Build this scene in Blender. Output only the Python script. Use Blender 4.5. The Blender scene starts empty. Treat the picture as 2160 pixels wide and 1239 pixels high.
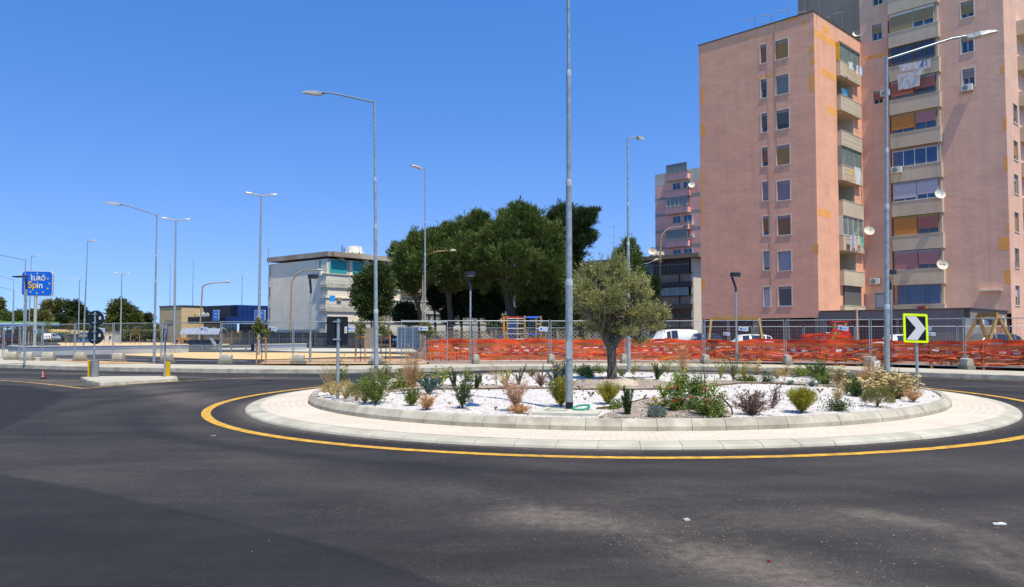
import bpy, math, random
import numpy as np
from mathutils import Vector, Matrix
R=math.radians
rng=np.random.default_rng(7); random.seed(7)
S=bpy.context.scene
C=S.collection
# ---------------------------------------------------------------- camera, world, sun, exposure
F=1650.0; HY=703.0; EYE=1.55; TP=2.6e-5*F; PITCH=math.atan(TP); PY=HY-TP*F
cam=bpy.data.objects.new('camera',bpy.data.cameras.new('camera')); C.objects.link(cam); S.camera=cam
cam.location=(0,0,EYE); cam.rotation_euler=(math.pi/2+PITCH,0,0)
cam.data.sensor_width=36; cam.data.lens=F/2160*36; cam.data.shift_y=(PY-619.5)/2160
cam.data.clip_end=8000; cam.data.clip_start=.05
SUN=Vector((.56,-.83,0)).normalized(); EL=R(66)
SUNV=Vector((SUN.x*math.cos(EL),SUN.y*math.cos(EL),math.sin(EL)))
W=bpy.data.worlds.new('World'); S.world=W; W.use_nodes=True
nt=W.node_tree; bg=nt.nodes['Background']; sky=nt.nodes.new('ShaderNodeTexSky')
sky.sky_type='NISHITA'; sky.sun_disc=False; sky.sun_elevation=EL; sky.sun_rotation=math.atan2(SUN.x,SUN.y)
sky.air_density=1.0; sky.dust_density=.15; sky.ozone_density=2.6; sky.altitude=0
hs=nt.nodes.new('ShaderNodeHueSaturation'); hs.inputs['Saturation'].default_value=1.22; hs.inputs['Hue'].default_value=.515
hs.inputs['Hue'].default_value=.505; hs.inputs['Saturation'].default_value=1.18
tcw=nt.nodes.new('ShaderNodeTexCoord'); ad=nt.nodes.new('ShaderNodeVectorMath'); ad.operation='ADD'; ad.inputs[1].default_value=(0,0,.20); nm_=nt.nodes.new('ShaderNodeVectorMath'); nm_.operation='NORMALIZE'
nt.links.new(tcw.outputs['Generated'],ad.inputs[0]); nt.links.new(ad.outputs[0],nm_.inputs[0]); nt.links.new(nm_.outputs[0],sky.inputs[0])
tn=nt.nodes.new('ShaderNodeMix'); tn.data_type='RGBA'; tn.blend_type='MULTIPLY'; tn.inputs[0].default_value=1; tn.inputs[7].default_value=(.66,1.03,1.30,1)
nt.links.new(sky.outputs[0],hs.inputs['Color']); nt.links.new(hs.outputs[0],tn.inputs[6]); 
sx=nt.nodes.new('ShaderNodeSeparateXYZ'); nt.links.new(tcw.outputs['Generated'],sx.inputs[0]); om=nt.nodes.new('ShaderNodeMath'); om.operation='SUBTRACT'; om.use_clamp=True; om.inputs[0].default_value=1; nt.links.new(sx.outputs[2],om.inputs[1])
pw=nt.nodes.new('ShaderNodeMath'); pw.operation='POWER'; pw.inputs[1].default_value=7; nt.links.new(om.outputs[0],pw.inputs[0])
hz=nt.nodes.new('ShaderNodeMix'); hz.data_type='RGBA'; hz.blend_type='ADD'; hz.inputs[7].default_value=(1.45,.95,.0,1); nt.links.new(pw.outputs[0],hz.inputs[0]); nt.links.new(tn.outputs[2],hz.inputs[6])
nt.links.new(hz.outputs[2],bg.inputs[0]); bg.inputs[1].default_value=.145
sl=bpy.data.lights.new('sun','SUN'); sl.energy=4.5; sl.angle=R(.53); sl.color=(1,.93,.82)
so=bpy.data.objects.new('sun',sl); C.objects.link(so); so.rotation_euler=(-SUNV).to_track_quat('-Z','Y').to_euler()
S.view_settings.view_transform='Standard'; S.view_settings.look='None'; S.view_settings.exposure=0.33; S.view_settings.gamma=1
S.cycles.max_bounces=6; S.cycles.diffuse_bounces=3; S.cycles.glossy_bounces=3; S.cycles.transparent_max_bounces=8; S.cycles.caustics_reflective=False; S.cycles.caustics_refractive=False

# ---------------------------------------------------------------- photograph pixel -> world
def ray(px,py):
    v=((px-1080)/F,1.0,-(py-PY)/F); c,s=math.cos(PITCH),math.sin(PITCH)
    return Vector((v[0],v[1]*c-v[2]*s,v[1]*s+v[2]*c))
def at(px,py,Y):
    v=ray(px,py); t=Y/v.y; return Vector((v.x*t,Y,EYE+v.z*t))
def gnd(px,py,z=0.0):
    v=ray(px,py); t=(z-EYE)/v.z; return Vector((v.x*t,v.y*t,z))
# ---------------------------------------------------------------- materials
MATS={}
def lin(c):
    return tuple(((x/12.92) if x<=.04045 else ((x+.055)/1.055)**2.4) for x in c)
def M(name,col,rough=.8,var=.12,scale=6.0,bump=0.0,bscale=None,metal=0.0,col2=None,mix_scale=None,spec=.3,streak=None,trans=0.0,island=0.0):
    if name in MATS: return MATS[name]
    if not(col[2]>col[0]*1.25): col=(min(1,col[0]*1.03),col[1],col[2]*.84)
    if col2: col2=(min(1,col2[0]*1.03),col2[1],col2[2]*.84)
    m=bpy.data.materials.new(name); m.use_nodes=True; n=m.node_tree; b=n.nodes['Principled BSDF']
    L=n.links; N=n.nodes.new
    b.inputs['Roughness'].default_value=rough; b.inputs['Metallic'].default_value=metal; b.inputs['Specular IOR Level'].default_value=spec
    tc=N('ShaderNodeTexCoord')
    src=tc.outputs['Object']
    if streak:
        mp=N('ShaderNodeMapping'); mp.inputs['Scale'].default_value=streak; L.new(src,mp.inputs[0]); src=mp.outputs[0]
    no=N('ShaderNodeTexNoise'); no.inputs['Scale'].default_value=scale; no.inputs['Detail'].default_value=5; no.inputs['Roughness'].default_value=.6; L.new(src,no.inputs['Vector'])
    mr=N('ShaderNodeMapRange'); mr.inputs[1].default_value=.3; mr.inputs[2].default_value=.7; mr.inputs[3].default_value=1-var; mr.inputs[4].default_value=1+var; L.new(no.outputs['Fac'],mr.inputs[0])
    mx=N('ShaderNodeMix'); mx.data_type='RGBA'; mx.blend_type='MULTIPLY'; mx.inputs[0].default_value=1
    mx.inputs[6].default_value=(*col,1); L.new(mr.outputs[0],mx.inputs[7])
    if col2:
        n2=N('ShaderNodeTexNoise'); n2.inputs['Scale'].default_value=mix_scale or scale*.25; n2.inputs['Detail'].default_value=4; L.new(src,n2.inputs['Vector'])
        r2=N('ShaderNodeMapRange'); r2.inputs[1].default_value=.42; r2.inputs[2].default_value=.6; L.new(n2.outputs['Fac'],r2.inputs[0])
        m2=N('ShaderNodeMix'); m2.data_type='RGBA'; m2.inputs[6].default_value=(*col,1); m2.inputs[7].default_value=(*col2,1); L.new(r2.outputs[0],m2.inputs[0]); L.new(m2.outputs[2],mx.inputs[6])
    out=mx.outputs[2]
    if island:
        g=N('ShaderNodeNewGeometry'); r3=N('ShaderNodeMapRange'); r3.inputs[3].default_value=1-island; r3.inputs[4].default_value=1+island; L.new(g.outputs['Random Per Island'],r3.inputs[0])
        m3=N('ShaderNodeMix'); m3.data_type='RGBA'; m3.blend_type='MULTIPLY'; m3.inputs[0].default_value=1; L.new(out,m3.inputs[6]); L.new(r3.outputs[0],m3.inputs[7]); out=m3.outputs[2]
    L.new(out,b.inputs['Base Color'])
    if bump:
        nb=N('ShaderNodeTexNoise'); nb.inputs['Scale'].default_value=bscale or scale*4; nb.inputs['Detail'].default_value=6; L.new(src,nb.inputs['Vector'])
        bp=N('ShaderNodeBump'); bp.inputs['Strength'].default_value=bump; bp.inputs['Distance'].default_value=.03; L.new(nb.outputs['Fac'],bp.inputs['Height']); L.new(bp.outputs[0],b.inputs['Normal'])
    if trans:
        tr=N('ShaderNodeBsdfTranslucent'); L.new(out,tr.inputs[0]); ms=N('ShaderNodeMixShader'); ms.inputs[0].default_value=trans
        L.new(b.outputs[0],ms.inputs[1]); L.new(tr.outputs[0],ms.inputs[2]); L.new(ms.outputs[0],n.nodes['Material Output'].inputs[0])
    MATS[name]=m; return m
def glass(name,col,rough=.08):
    if name in MATS: return MATS[name]
    m=M(name,col,rough,.25,1.2,spec=.7); return m
def leafmat(name,col,col2=None,isl=.35,trans=.3): return M(name,col,.62,.18,.9,col2=col2,mix_scale=.5,trans=trans,island=isl,spec=.25)

m_galv=M('galvanised_steel',(.36,.40,.44),.42,.14,9,metal=.35,col2=(.28,.32,.36),mix_scale=14,spec=.5)
m_galv_d=M('dark_galvanised_steel',(.20,.23,.26),.5,.15,9,metal=.3)
m_conc=M('kerb_concrete',(.43,.40,.345),.85,.16,5,bump=.25,bscale=60,col2=(.32,.295,.25),mix_scale=2.2,island=.07)
m_conc_d=M('old_concrete',(.26,.235,.195),.9,.22,4,bump=.4,bscale=30)
m_pave=M('pavement_concrete',(.47,.44,.37),.85,.10,1.2,bump=.15,bscale=40,col2=(.41,.38,.325),mix_scale=.6)
m_black=M('black_painted_metal',(.012,.014,.016),.45,.1,5)
m_white=M('white_plastic',(.72,.72,.72),.5,.05,5)
m_yel=M('yellow_paint_line',(.66,.36,.03),.7,.24,5,bump=.15,bscale=120,col2=(.44,.25,.045),mix_scale=7)
m_wood=M('treated_wood',(.34,.20,.065),.75,.25,3,streak=(6,6,1),bump=.2)
m_wood_s=M('stake_wood',(.46,.24,.07),.75,.25,3,streak=(6,6,1))
m_orange=M('orange_netting',(.95,.13,.02),.6,.2,2,trans=.3,col2=(.62,.05,.012),mix_scale=1.1)
m_orange_d=M('orange_netting_edge',(1,.17,.025),.6,.12,2,trans=.2)
m_soil=M('reddish_soil',(.42,.24,.12),.95,.3,2.5,bump=.7,bscale=18,col2=(.50,.34,.20))
m_sand=M('sandy_ground',(.66,.47,.23),.95,.12,1.5,bump=.3,bscale=12,col2=(.60,.43,.22))
m_bark=M('bark',(.085,.065,.05),.9,.4,3,streak=(3,3,.6),bump=1,bscale=8)
m_pinebark=M('pine_bark',(.10,.075,.055),.9,.4,3,streak=(3,3,.6),bump=1,bscale=6)

# ---------------------------------------------------------------- mesh helpers
class MB:
    def __init__(s): s.v=[]; s.f=[]; s.mi=[]; s.mats=[]; s.sm=[]
    def mid(s,m):
        if m not in s.mats: s.mats.append(m)
        return s.mats.index(m)
    def add(s,vs,fs,m,smooth=False):
        o=len(s.v); s.v+=[tuple(v) for v in vs]; k=s.mid(m)
        for f in fs: s.f.append(tuple(i+o for i in f)); s.mi.append(k); s.sm.append(smooth)
    def box(s,c,sz,m,rz=0,rx=0,ry=0):
        T=Matrix.Translation(c)@Matrix.Rotation(rz,4,'Z')@Matrix.Rotation(ry,4,'Y')@Matrix.Rotation(rx,4,'X')
        a,b,d=sz[0]/2,sz[1]/2,sz[2]/2
        vs=[T@Vector((x,y,z)) for z in(-d,d) for y in(-b,b) for x in(-a,a)]
        s.add(vs,[(0,2,3,1),(4,5,7,6),(0,1,5,4),(2,6,7,3),(0,4,6,2),(1,3,7,5)],m)
    def beam(s,p,q,w,h,m,up=(0,0,1)):
        p=Vector(p);q=Vector(q);d=(q-p).normalized(); upv=Vector(up)
        if abs(d.dot(upv))>.98: upv=Vector((1,0,0))
        a=d.cross(upv).normalized()*w/2; b=a.cross(d).normalized()*h/2
        vs=[r+i*a+j*b for r in(p,q) for j in(-1,1) for i in(-1,1)]
        s.add(vs,[(0,1,3,2),(4,6,7,5),(0,4,5,1),(2,3,7,6),(0,2,6,4),(1,5,7,3)],m)
    def tube(s,path,rad,m,seg=8,cap=True):
        path=[Vector(p) for p in path]; n=len(path)
        if not hasattr(rad,'__len__'): rad=[rad]*n
        vs=[];prev=None
        for i,p in enumerate(path):
            d=(path[min(i+1,n-1)]-path[max(i-1,0)]).normalized()
            if prev is None: a=d.cross(Vector((0,0,1)) if abs(d.z)<.9 else Vector((1,0,0))).normalized()
            else: a=(prev-d*prev.dot(d)).normalized()
            prev=a; b=d.cross(a)
            for k in range(seg):
                t=2*math.pi*k/seg; vs.append(p+(a*math.cos(t)+b*math.sin(t))*rad[i])
        fs=[(i*seg+k,i*seg+(k+1)%seg,(i+1)*seg+(k+1)%seg,(i+1)*seg+k) for i in range(n-1) for k in range(seg)]
        s.add(vs,fs,m,True)
        if cap: s.add(vs[:seg],[tuple(range(seg))[::-1]],m); s.add(vs[-seg:],[tuple(range(seg))],m)
    def lathe(s,c,prof,m,seg=16,ax=None):
        vs=[];c=Vector(c)
        for r,z in prof:
            for k in range(seg):
                t=2*math.pi*k/seg; v=Vector((r*math.cos(t),r*math.sin(t),z))
                if ax is not None: v=ax@v
                vs.append(c+v)
        n=len(prof)
        s.add(vs,[(i*seg+k,i*seg+(k+1)%seg,(i+1)*seg+(k+1)%seg,(i+1)*seg+k) for i in range(n-1) for k in range(seg)]+[tuple(range(seg))[::-1],tuple(range((n-1)*seg,n*seg))],m,False)
    def prism(s,poly,z0,z1,m):
        n=len(poly); vs=[(p[0],p[1],z0) for p in poly]+[(p[0],p[1],z1) for p in poly]
        s.add(vs,[tuple(range(n))[::-1],tuple(range(n,2*n))]+[(i,(i+1)%n,n+(i+1)%n,n+i) for i in range(n)],m)
    def ext(s,poly,fn,d0,d1,m):   # polygon in (a,b) mapped by fn(a,b,d)
        n=len(poly); vs=[fn(a,b,d0) for a,b in poly]+[fn(a,b,d1) for a,b in poly]
        s.add(vs,[tuple(range(n))[::-1],tuple(range(n,2*n))]+[(i,(i+1)%n,n+(i+1)%n,n+i) for i in range(n)],m)
    def build(s,name,parent=None,loc=None):
        me=bpy.data.meshes.new(name); me.from_pydata(s.v,[],s.f)
        for m in s.mats: me.materials.append(m)
        me.polygons.foreach_set('material_index',s.mi); me.polygons.foreach_set('use_smooth',s.sm); me.update()
        o=bpy.data.objects.new(name,me); C.objects.link(o)
        if parent: o.parent=parent
        if loc is not None: o.location=loc
        return o
def empty(name,loc=(0,0,0),rz=0):
    o=bpy.data.objects.new(name,None); o.empty_display_size=.3; C.objects.link(o); o.location=loc; o.rotation_euler=(0,0,rz); return o
def text_mesh(body,size,extrude,offset,mat,name,parent,loc,rot,scale):
    cu=bpy.data.curves.new(name,'FONT'); cu.body=body; cu.size=size; cu.extrude=extrude; cu.offset=offset; t=bpy.data.objects.new('tmp',cu); C.objects.link(t)
    dg=bpy.context.evaluated_depsgraph_get(); me=bpy.data.meshes.new_from_object(t.evaluated_get(dg)); bpy.data.objects.remove(t); me.materials.clear(); me.materials.append(mat)
    o=bpy.data.objects.new(name,me); C.objects.link(o); o.parent=parent; o.location=loc; o.rotation_euler=rot; o.scale=scale; return o
def tag(o,label=None,cat=None,group=None,kind=None):
    if label: o['label']=label
    if cat: o['category']=cat
    if group: o['group']=group
    if kind: o['kind']=kind
    return o
def struct(o): o['kind']='structure'; return o
def copy_tree(o,parent=None):
    c=o.copy(); C.objects.link(c)
    if parent: c.parent=parent
    for ch in list(o.children): copy_tree(ch,c)
    return c
def np_mesh(name,V,k,mats,parent=None,mi=None,smooth=False):
    """V: (n*k,3) vertices, n faces of k corners each"""
    V=np.asarray(V,dtype=np.float32).reshape(-1,3); n=len(V)//k
    me=bpy.data.meshes.new(name); me.vertices.add(len(V)); me.vertices.foreach_set('co',V.ravel())
    me.loops.add(n*k); me.loops.foreach_set('vertex_index',np.arange(n*k,dtype=np.int32))
    me.polygons.add(n); me.polygons.foreach_set('loop_start',np.arange(0,n*k,k,dtype=np.int32)); me.polygons.foreach_set('loop_total',np.full(n,k,dtype=np.int32))
    for m in mats: me.materials.append(m)
    if mi is not None: me.polygons.foreach_set('material_index',np.asarray(mi,dtype=np.int32))
    me.update(calc_edges=True); me.validate()
    o=bpy.data.objects.new(name,me); C.objects.link(o)
    if parent: o.parent=parent
    return o
def unit(n): 
    v=rng.normal(size=(n,3)); return v/np.linalg.norm(v,axis=1,keepdims=True)
def leaves(P,L,Wd,dirs=None,jit=.6):
    """diamond leaves at P (n,3); length L, width Wd (scalar or n)"""
    n=len(P); a=unit(n)
    if dirs is not None:
        a=dirs+jit*a; a/=np.linalg.norm(a,axis=1,keepdims=True)+1e-9
    b=np.cross(a,unit(n)); b/=np.linalg.norm(b,axis=1,keepdims=True)+1e-9
    L=np.broadcast_to(np.asarray(L,float).reshape(-1,1) if np.ndim(L) else np.full((n,1),L),(n,1)); Wd=np.broadcast_to(np.asarray(Wd,float).reshape(-1,1) if np.ndim(Wd) else np.full((n,1),Wd),(n,1))
    return np.stack([P-a*L*.5,P+b*Wd*.5+a*L*.05,P+a*L*.5,P-b*Wd*.5+a*L*.05],1).reshape(-1,3)

# ================================================================ GROUND
def grid_sheet(name,poly,z,m,parent=None):
    mb=MB(); vs=[(p[0],p[1],z) for p in poly]; mb.add(vs,[tuple(range(len(vs)))],m); o=mb.build(name); return struct(o)
m_far=M('dry_field',(.26,.21,.11),.95,.3,.05,col2=(.12,.13,.05),mix_scale=.02)
big=[(-3500,-60),(3500,-60),(3500,5000),(-3500,5000)]
grid_sheet('ground',big,-.05,m_far)
# asphalt with dirt masks kept in a vertex attribute
def asphalt_material():
    m=bpy.data.materials.new('asphalt'); m.use_nodes=True; n=m.node_tree; b=n.nodes['Principled BSDF']; L=n.links; N=n.nodes.new
    tc=N('ShaderNodeTexCoord'); O=tc.outputs['Object']
    def noise(sc,det=5,ro=.6,vec=None):
        t=N('ShaderNodeTexNoise'); t.inputs['Scale'].default_value=sc; t.inputs['Detail'].default_value=det; t.inputs['Roughness'].default_value=ro; L.new(vec or O,t.inputs['Vector']); return t.outputs['Fac']
    def rmp(v,a,b_,c,d):
        t=N('ShaderNodeMapRange'); t.inputs[1].default_value=a; t.inputs[2].default_value=b_; t.inputs[3].default_value=c; t.inputs[4].default_value=d; L.new(v,t.inputs[0]); return t.outputs[0]
    def mul(a,b_,op='MULTIPLY'):
        t=N('ShaderNodeMath'); t.operation=op
        for i,x in enumerate((a,b_)):
            if isinstance(x,(int,float)): t.inputs[i].default_value=x
            else: L.new(x,t.inputs[i])
        return t.outputs[0]
    def mix(f,a,b_,mode='MIX'):
        t=N('ShaderNodeMix'); t.data_type='RGBA'; t.blend_type=mode
        if isinstance(f,(int,float)): t.inputs[0].default_value=f
        else: L.new(f,t.inputs[0])
        for i,x in ((6,a),(7,b_)):
            if isinstance(x,tuple): t.inputs[i].default_value=(*x,1)
            else: L.new(x,t.inputs[i])
        return t.outputs[2]
    mp=N('ShaderNodeMapping'); mp.inputs['Scale'].default_value=(.35,1,1); mp.inputs['Rotation'].default_value=(0,0,R(-14)); L.new(O,mp.inputs[0])
    base=mix(rmp(noise(.35,6,.6,mp.outputs[0]),.35,.65,0,1),(.0205,.0182,.0150),(.038,.0340,.0285))
    base=mix(rmp(noise(.9,7,.68,mp.outputs[0]),.46,.72,0,.8),base,(.066,.058,.047))
    # aggregate grain
    vo=N('ShaderNodeTexVoronoi'); vo.inputs['Scale'].default_value=95; L.new(O,vo.inputs['Vector'])
    sep=N('ShaderNodeSeparateColor'); L.new(vo.outputs['Color'],sep.inputs[0])
    base=mix(1.0,base,rmp(sep.outputs[0],0,1,.72,1.3),'MULTIPLY')
    # sparse light chips of stone
    spk=mul(rmp(sep.outputs[1],.975,.995,0,.7),rmp(noise(.8,3),.45,.6,.15,1))
    base=mix(spk,base,(.20,.18,.15))
    at_=N('ShaderNodeAttribute'); at_.attribute_name='dirt'; sp=N('ShaderNodeSeparateColor'); L.new(at_.outputs['Color'],sp.inputs[0])
    dn=rmp(noise(9,7,.7),.30,.68,.15,.85); d=mul(sp.outputs[0],dn); 
    base=mix(d,base,(.21,.17,.125))
    base=mix(mul(sp.outputs[1],rmp(noise(3,5),.3,.7,.75,1)),base,(.0140,.0130,.0118))   # newer, darker asphalt
    # fine cracks
    base=mix(mul(sp.outputs[2],.8),base,(.008,.008,.008))
    L.new(base,b.inputs['Base Color']); b.inputs['Roughness'].default_value=.88; b.inputs['Specular IOR Level'].default_value=.25
    bp=N('ShaderNodeBump'); bp.inputs['Strength'].default_value=.5; bp.inputs['Distance'].default_value=.006; L.new(vo.outputs['Distance'],bp.inputs['Height'])
    L.new(bp.outputs[0],b.inputs['Normal']); return m
m_asph=asphalt_material()
CX,CY,EA,EB=2.698,19.167,-.011,.043
def ring(th,r):
    rr=r*(1+EA*math.cos(2*th)+EB*math.sin(2*th)); return (CX+rr*math.cos(th),CY+rr*math.sin(th))
def rnorm(x,y):
    th=np.arctan2(y-CY,x-CX); return np.hypot(x-CX,y-CY)/(1+EA*np.cos(2*th)+EB*np.sin(2*th))
def segd(x,y,pts):
    d=np.full(x.shape,1e9); 
    for (a,b) in zip(pts[:-1],pts[1:]):
        ax,ay=a; bx,by=b; t=np.clip(((x-ax)*(bx-ax)+(y-ay)*(by-ay))/((bx-ax)**2+(by-ay)**2+1e-9),0,1)
        d=np.minimum(d,np.hypot(x-ax-t*(bx-ax),y-ay-t*(by-ay)))
    return d
def G2(pts): return [tuple(gnd(*p).xy) for p in pts]
def road():
    xs=np.concatenate([np.linspace(-140,-24,30)[:-1],np.linspace(-24,-9,120)[:-1],np.linspace(-9,12,330)[:-1],np.linspace(12,22,70)[:-1],np.linspace(22,160,30)])
    ys=np.concatenate([np.linspace(-20,2.5,12)[:-1],np.linspace(2.5,14,240)[:-1],np.linspace(14,30,150)[:-1],np.linspace(30,62,50)])
    X,Y=np.meshgrid(xs,ys); nx,ny=len(xs),len(ys)
    V=np.stack([X,Y,np.zeros_like(X)],-1).reshape(-1,3).astype(np.float32)
    idx=np.arange(nx*ny).reshape(ny,nx); q=np.stack([idx[:-1,:-1],idx[:-1,1:],idx[1:,1:],idx[1:,:-1]],-1).reshape(-1,4)
    me=bpy.data.meshes.new('road'); me.vertices.add(len(V)); me.vertices.foreach_set('co',V.ravel())
    me.loops.add(q.size); me.loops.foreach_set('vertex_index',q.ravel().astype(np.int32)); me.polygons.add(len(q)); me.polygons.foreach_set('loop_start',np.arange(0,q.size,4,dtype=np.int32)); me.polygons.foreach_set('loop_total',np.full(len(q),4,dtype=np.int32)); me.update(calc_edges=True)
    x,y=V[:,0],V[:,1]
    g=lambda d,w: np.exp(-(d/w)**2)
    wob=.25*np.sin(x*1.7+y*.9)+.18*np.sin(x*3.1-y*2.3)+.1*np.sin(7*x+5*y)
    dirt=1.0*g(segd(x,y,G2([(1130,1085),(1350,1120),(1500,1165),(1700,1225),(1850,1300)]))+wob*.3,.42)
    dirt+=.36*g(segd(x,y,G2([(1120,1030),(1500,1080),(1900,1120),(2200,1110)]))+wob,.8)
    dirt+=.55*g(segd(x,y,G2([(1850,1085),(1960,1105),(2050,1125),(2200,1225)]))+wob*.3,.16)
    dirt+=.10*g(segd(x,y,G2([(1000,990),(1500,1000),(2000,985)]))+wob,.7)
    rn=rnorm(x,y); side=np.clip(.4+.6*np.sin(x*.9)+.3*np.sin(y*2),.2,1)
    dirt+=.75*g(rn-8.58+wob*.08,.13)*np.where(x<CX+1,1,.6)+.35*g(rn-8.8+wob*.2,.22)*np.where(x<CX-1,side,.15)
    dirt+=.6*g(segd(x,y,G2([(0,800),(90,803),(180,812),(300,815),(420,850)]))+wob*.5,.7)
    dirt+=.6*g(segd(x,y,G2([(0,785),(200,790),(460,798),(700,800)]))+wob*.4,.45)
    dirt+=.14*g(segd(x,y,G2([(330,840),(420,930),(700,1000),(1000,1060)]))+wob,.6)
    dirt+=.3*g(segd(x,y,G2([(1940,815),(2160,815)])),.35)
    dirt+=.08*np.clip(np.sin(x*.6+1.3)*np.sin(y*.5),0,1)
    new=np.zeros_like(x)
    P=lambda pts:G2(pts)
    def inside(poly):
        r=np.zeros(x.shape,bool)
        for (ax,ay),(bx,by) in zip(poly,poly[1:]+poly[:1]):
            c=((ay>y)!=(by>y))&(x<(bx-ax)*(y-ay)/(by-ay+1e-12)+ax); r^=c
        return r
    def soft(poly,w,v):
        ins=inside(poly); d=segd(x,y,poly+poly[:1]); return v*np.clip(.5+np.where(ins,d,-d)/w,0,1)
    new=np.maximum(new,soft(P([(-400,1030),(-60,990),(200,1035),(480,1100),(700,1150),(960,1240),(1100,1500),(-800,1500)]),.06,.75))
    new=np.maximum(new,soft(P([(-200,830),(0,812),(60,815),(150,832),(60,880),(0,905),(-200,960)]),.08,.85))
    new=np.maximum(new,soft(P([(1900,1118),(2060,1100),(2300,1092),(2400,1300),(2160,1210),(2040,1165)]),.15,.4))
    new=np.maximum(new,soft(P([(820,955),(1080,1000),(1400,1025),(1200,1060),(900,1020),(700,980)]),.6,.55))
    new=np.maximum(new,.55*g(rn-9.0,.35)*(y<20))
    for rr_,ww_,vv in ((10.3,.28,.75),(11.9,.30,.6),(13.1,.35,.5),(14.6,.3,.55),(16.2,.4,.4)): new=np.maximum(new,vv*g(rn-rr_+.12*np.sin(np.arctan2(y-CY,x-CX)*7+rr_),ww_)*np.clip(.65+.5*np.sin(np.arctan2(y-CY,x-CX)*3+rr_*2),0,1))
    seam=.9*g(segd(x,y,G2([(0,905),(60,880),(150,835),(190,826)]))+0*x,.022)+.7*g(segd(x,y,G2([(350,1075),(500,1105),(700,1160),(900,1225)])),.02)
    colr=np.stack([np.clip(dirt,0,1),np.clip(new,0,1),np.clip(seam,0,1),np.ones_like(x)],-1).astype(np.float32)
    ca=me.color_attributes.new('dirt','FLOAT_COLOR','POINT'); ca.data.foreach_set('color',colr.ravel())
    me.materials.append(m_asph); o=bpy.data.objects.new('road',me); C.objects.link(o); struct(o)
road()
def strip(name,pts,w,z,m,closed=False):
    pts=[Vector(p[:2]) for p in pts]; n=len(pts); vs=[]
    for i in range(n):
        a=pts[(i-1)%n] if closed or i>0 else pts[i]; b=pts[(i+1)%n] if closed or i<n-1 else pts[i]
        d=(b-a).normalized(); nn=Vector((-d.y,d.x)); vs+= [(*(pts[i]+nn*w/2),z),(*(pts[i]-nn*w/2),z)]
    k=n if closed else n-1
    mb=MB(); mb.add(vs,[(2*i,2*i+1,(2*((i+1)%n))+1,2*((i+1)%n)) for i in range(k)],m); return struct(mb.build(name))
TH=[2*math.pi*i/160 for i in range(160)]
strip('road_marking_ring',[ring(t,9.25) for t in TH],.17,.005,m_yel,True)
m_yel2=M('worn_yellow_line',(.50,.32,.08),.8,.3,6,col2=(.20,.15,.08),mix_scale=5)
strip('road_marking_yellow',G2([(-300,797),(0,803),(58,807),(120,813),(178,820.5)]),.13,.004,m_yel2)
strip('road_marking_yellow',G2([(178,820.5),(276,811),(440,801.5),(560,796)]),.12,.008,m_yel2)
strip('road_marking_yellow',G2([(60,804),(166,802.5)]),.10,.004,m_yel2)
strip('road_marking_yellow',G2([(1930,797.5),(2160,804.5),(2400,813)]),.10,.004,m_yel2)
strip('road_marking_yellow',G2([(1600,788),(1800,791),(1930,797.5)]),.10,.006,m_yel2)
m_wl=M('worn_white_line',(.30,.29,.27),.8,.3,6)
strip('road_marking_white',G2([(440,801),(560,798),(700,797)]),.06,.012,m_wl)
# ---- roundabout: outer flush kerb, block paving apron, planter kerb
def kerb_ring(name,r_out,prof,m,stone=.5,gap=.008,m_gap=m_conc_d):
    """prof: list of (inward offset, z) from outer edge; built as separate stones with open joints"""
    mb=MB(); L=2*math.pi*r_out; n=int(L/stone)
    for i in range(n):
        t0=2*math.pi*i/n+gap/2/r_out; t1=2*math.pi*(i+1)/n-gap/2/r_out; sub=3; k=len(prof); vs=[]
        jz=random.uniform(-.002,.002); jr=random.uniform(-.003,.003)
        for j in range(sub+1):
            t=t0+(t1-t0)*j/sub
            for o_,z in prof: x,y=ring(t,r_out-o_+jr); vs.append((x,y,z+(jz if z>.06 else 0)))
        fs=[(j*k+a,(j+1)*k+a,(j+1)*k+a+1,j*k+a+1) for j in range(sub) for a in range(k-1)]+[tuple(range(k))[::-1][::-1],tuple(range(sub*k,(sub+1)*k))[::-1]]
        mb.add(vs,fs,m)
    # mortar behind the joints
    kk=len(TH); vs=[]
    P2=[(o_+ (.012 if i==0 else 0),z-.012 if i else z) for i,(o_,z) in enumerate(prof)]
    P2=[(max(.012,o_),z-.01) for o_,z in prof]
    for t in TH:
        for o_,z in P2: x,y=ring(t,r_out-o_); vs.append((x,y,z))
    k=len(P2); mb.add(vs,[(j*k+a,((j+1)%kk)*k+a,((j+1)%kk)*k+a+1,j*k+a+1) for j in range(kk) for a in range(k-1)],m_gap)
    return mb.build(name)
m_ak=M('apron_kerb_concrete',(.48,.455,.40),.85,.14,4,bump=.2,bscale=60,col2=(.38,.36,.31),mix_scale=2,island=.05)
struct(kerb_ring('apron_kerb',8.554,[(0,-.01),(.02,.03),(.07,.055),(.30,.075)],m_ak,.55))
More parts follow.
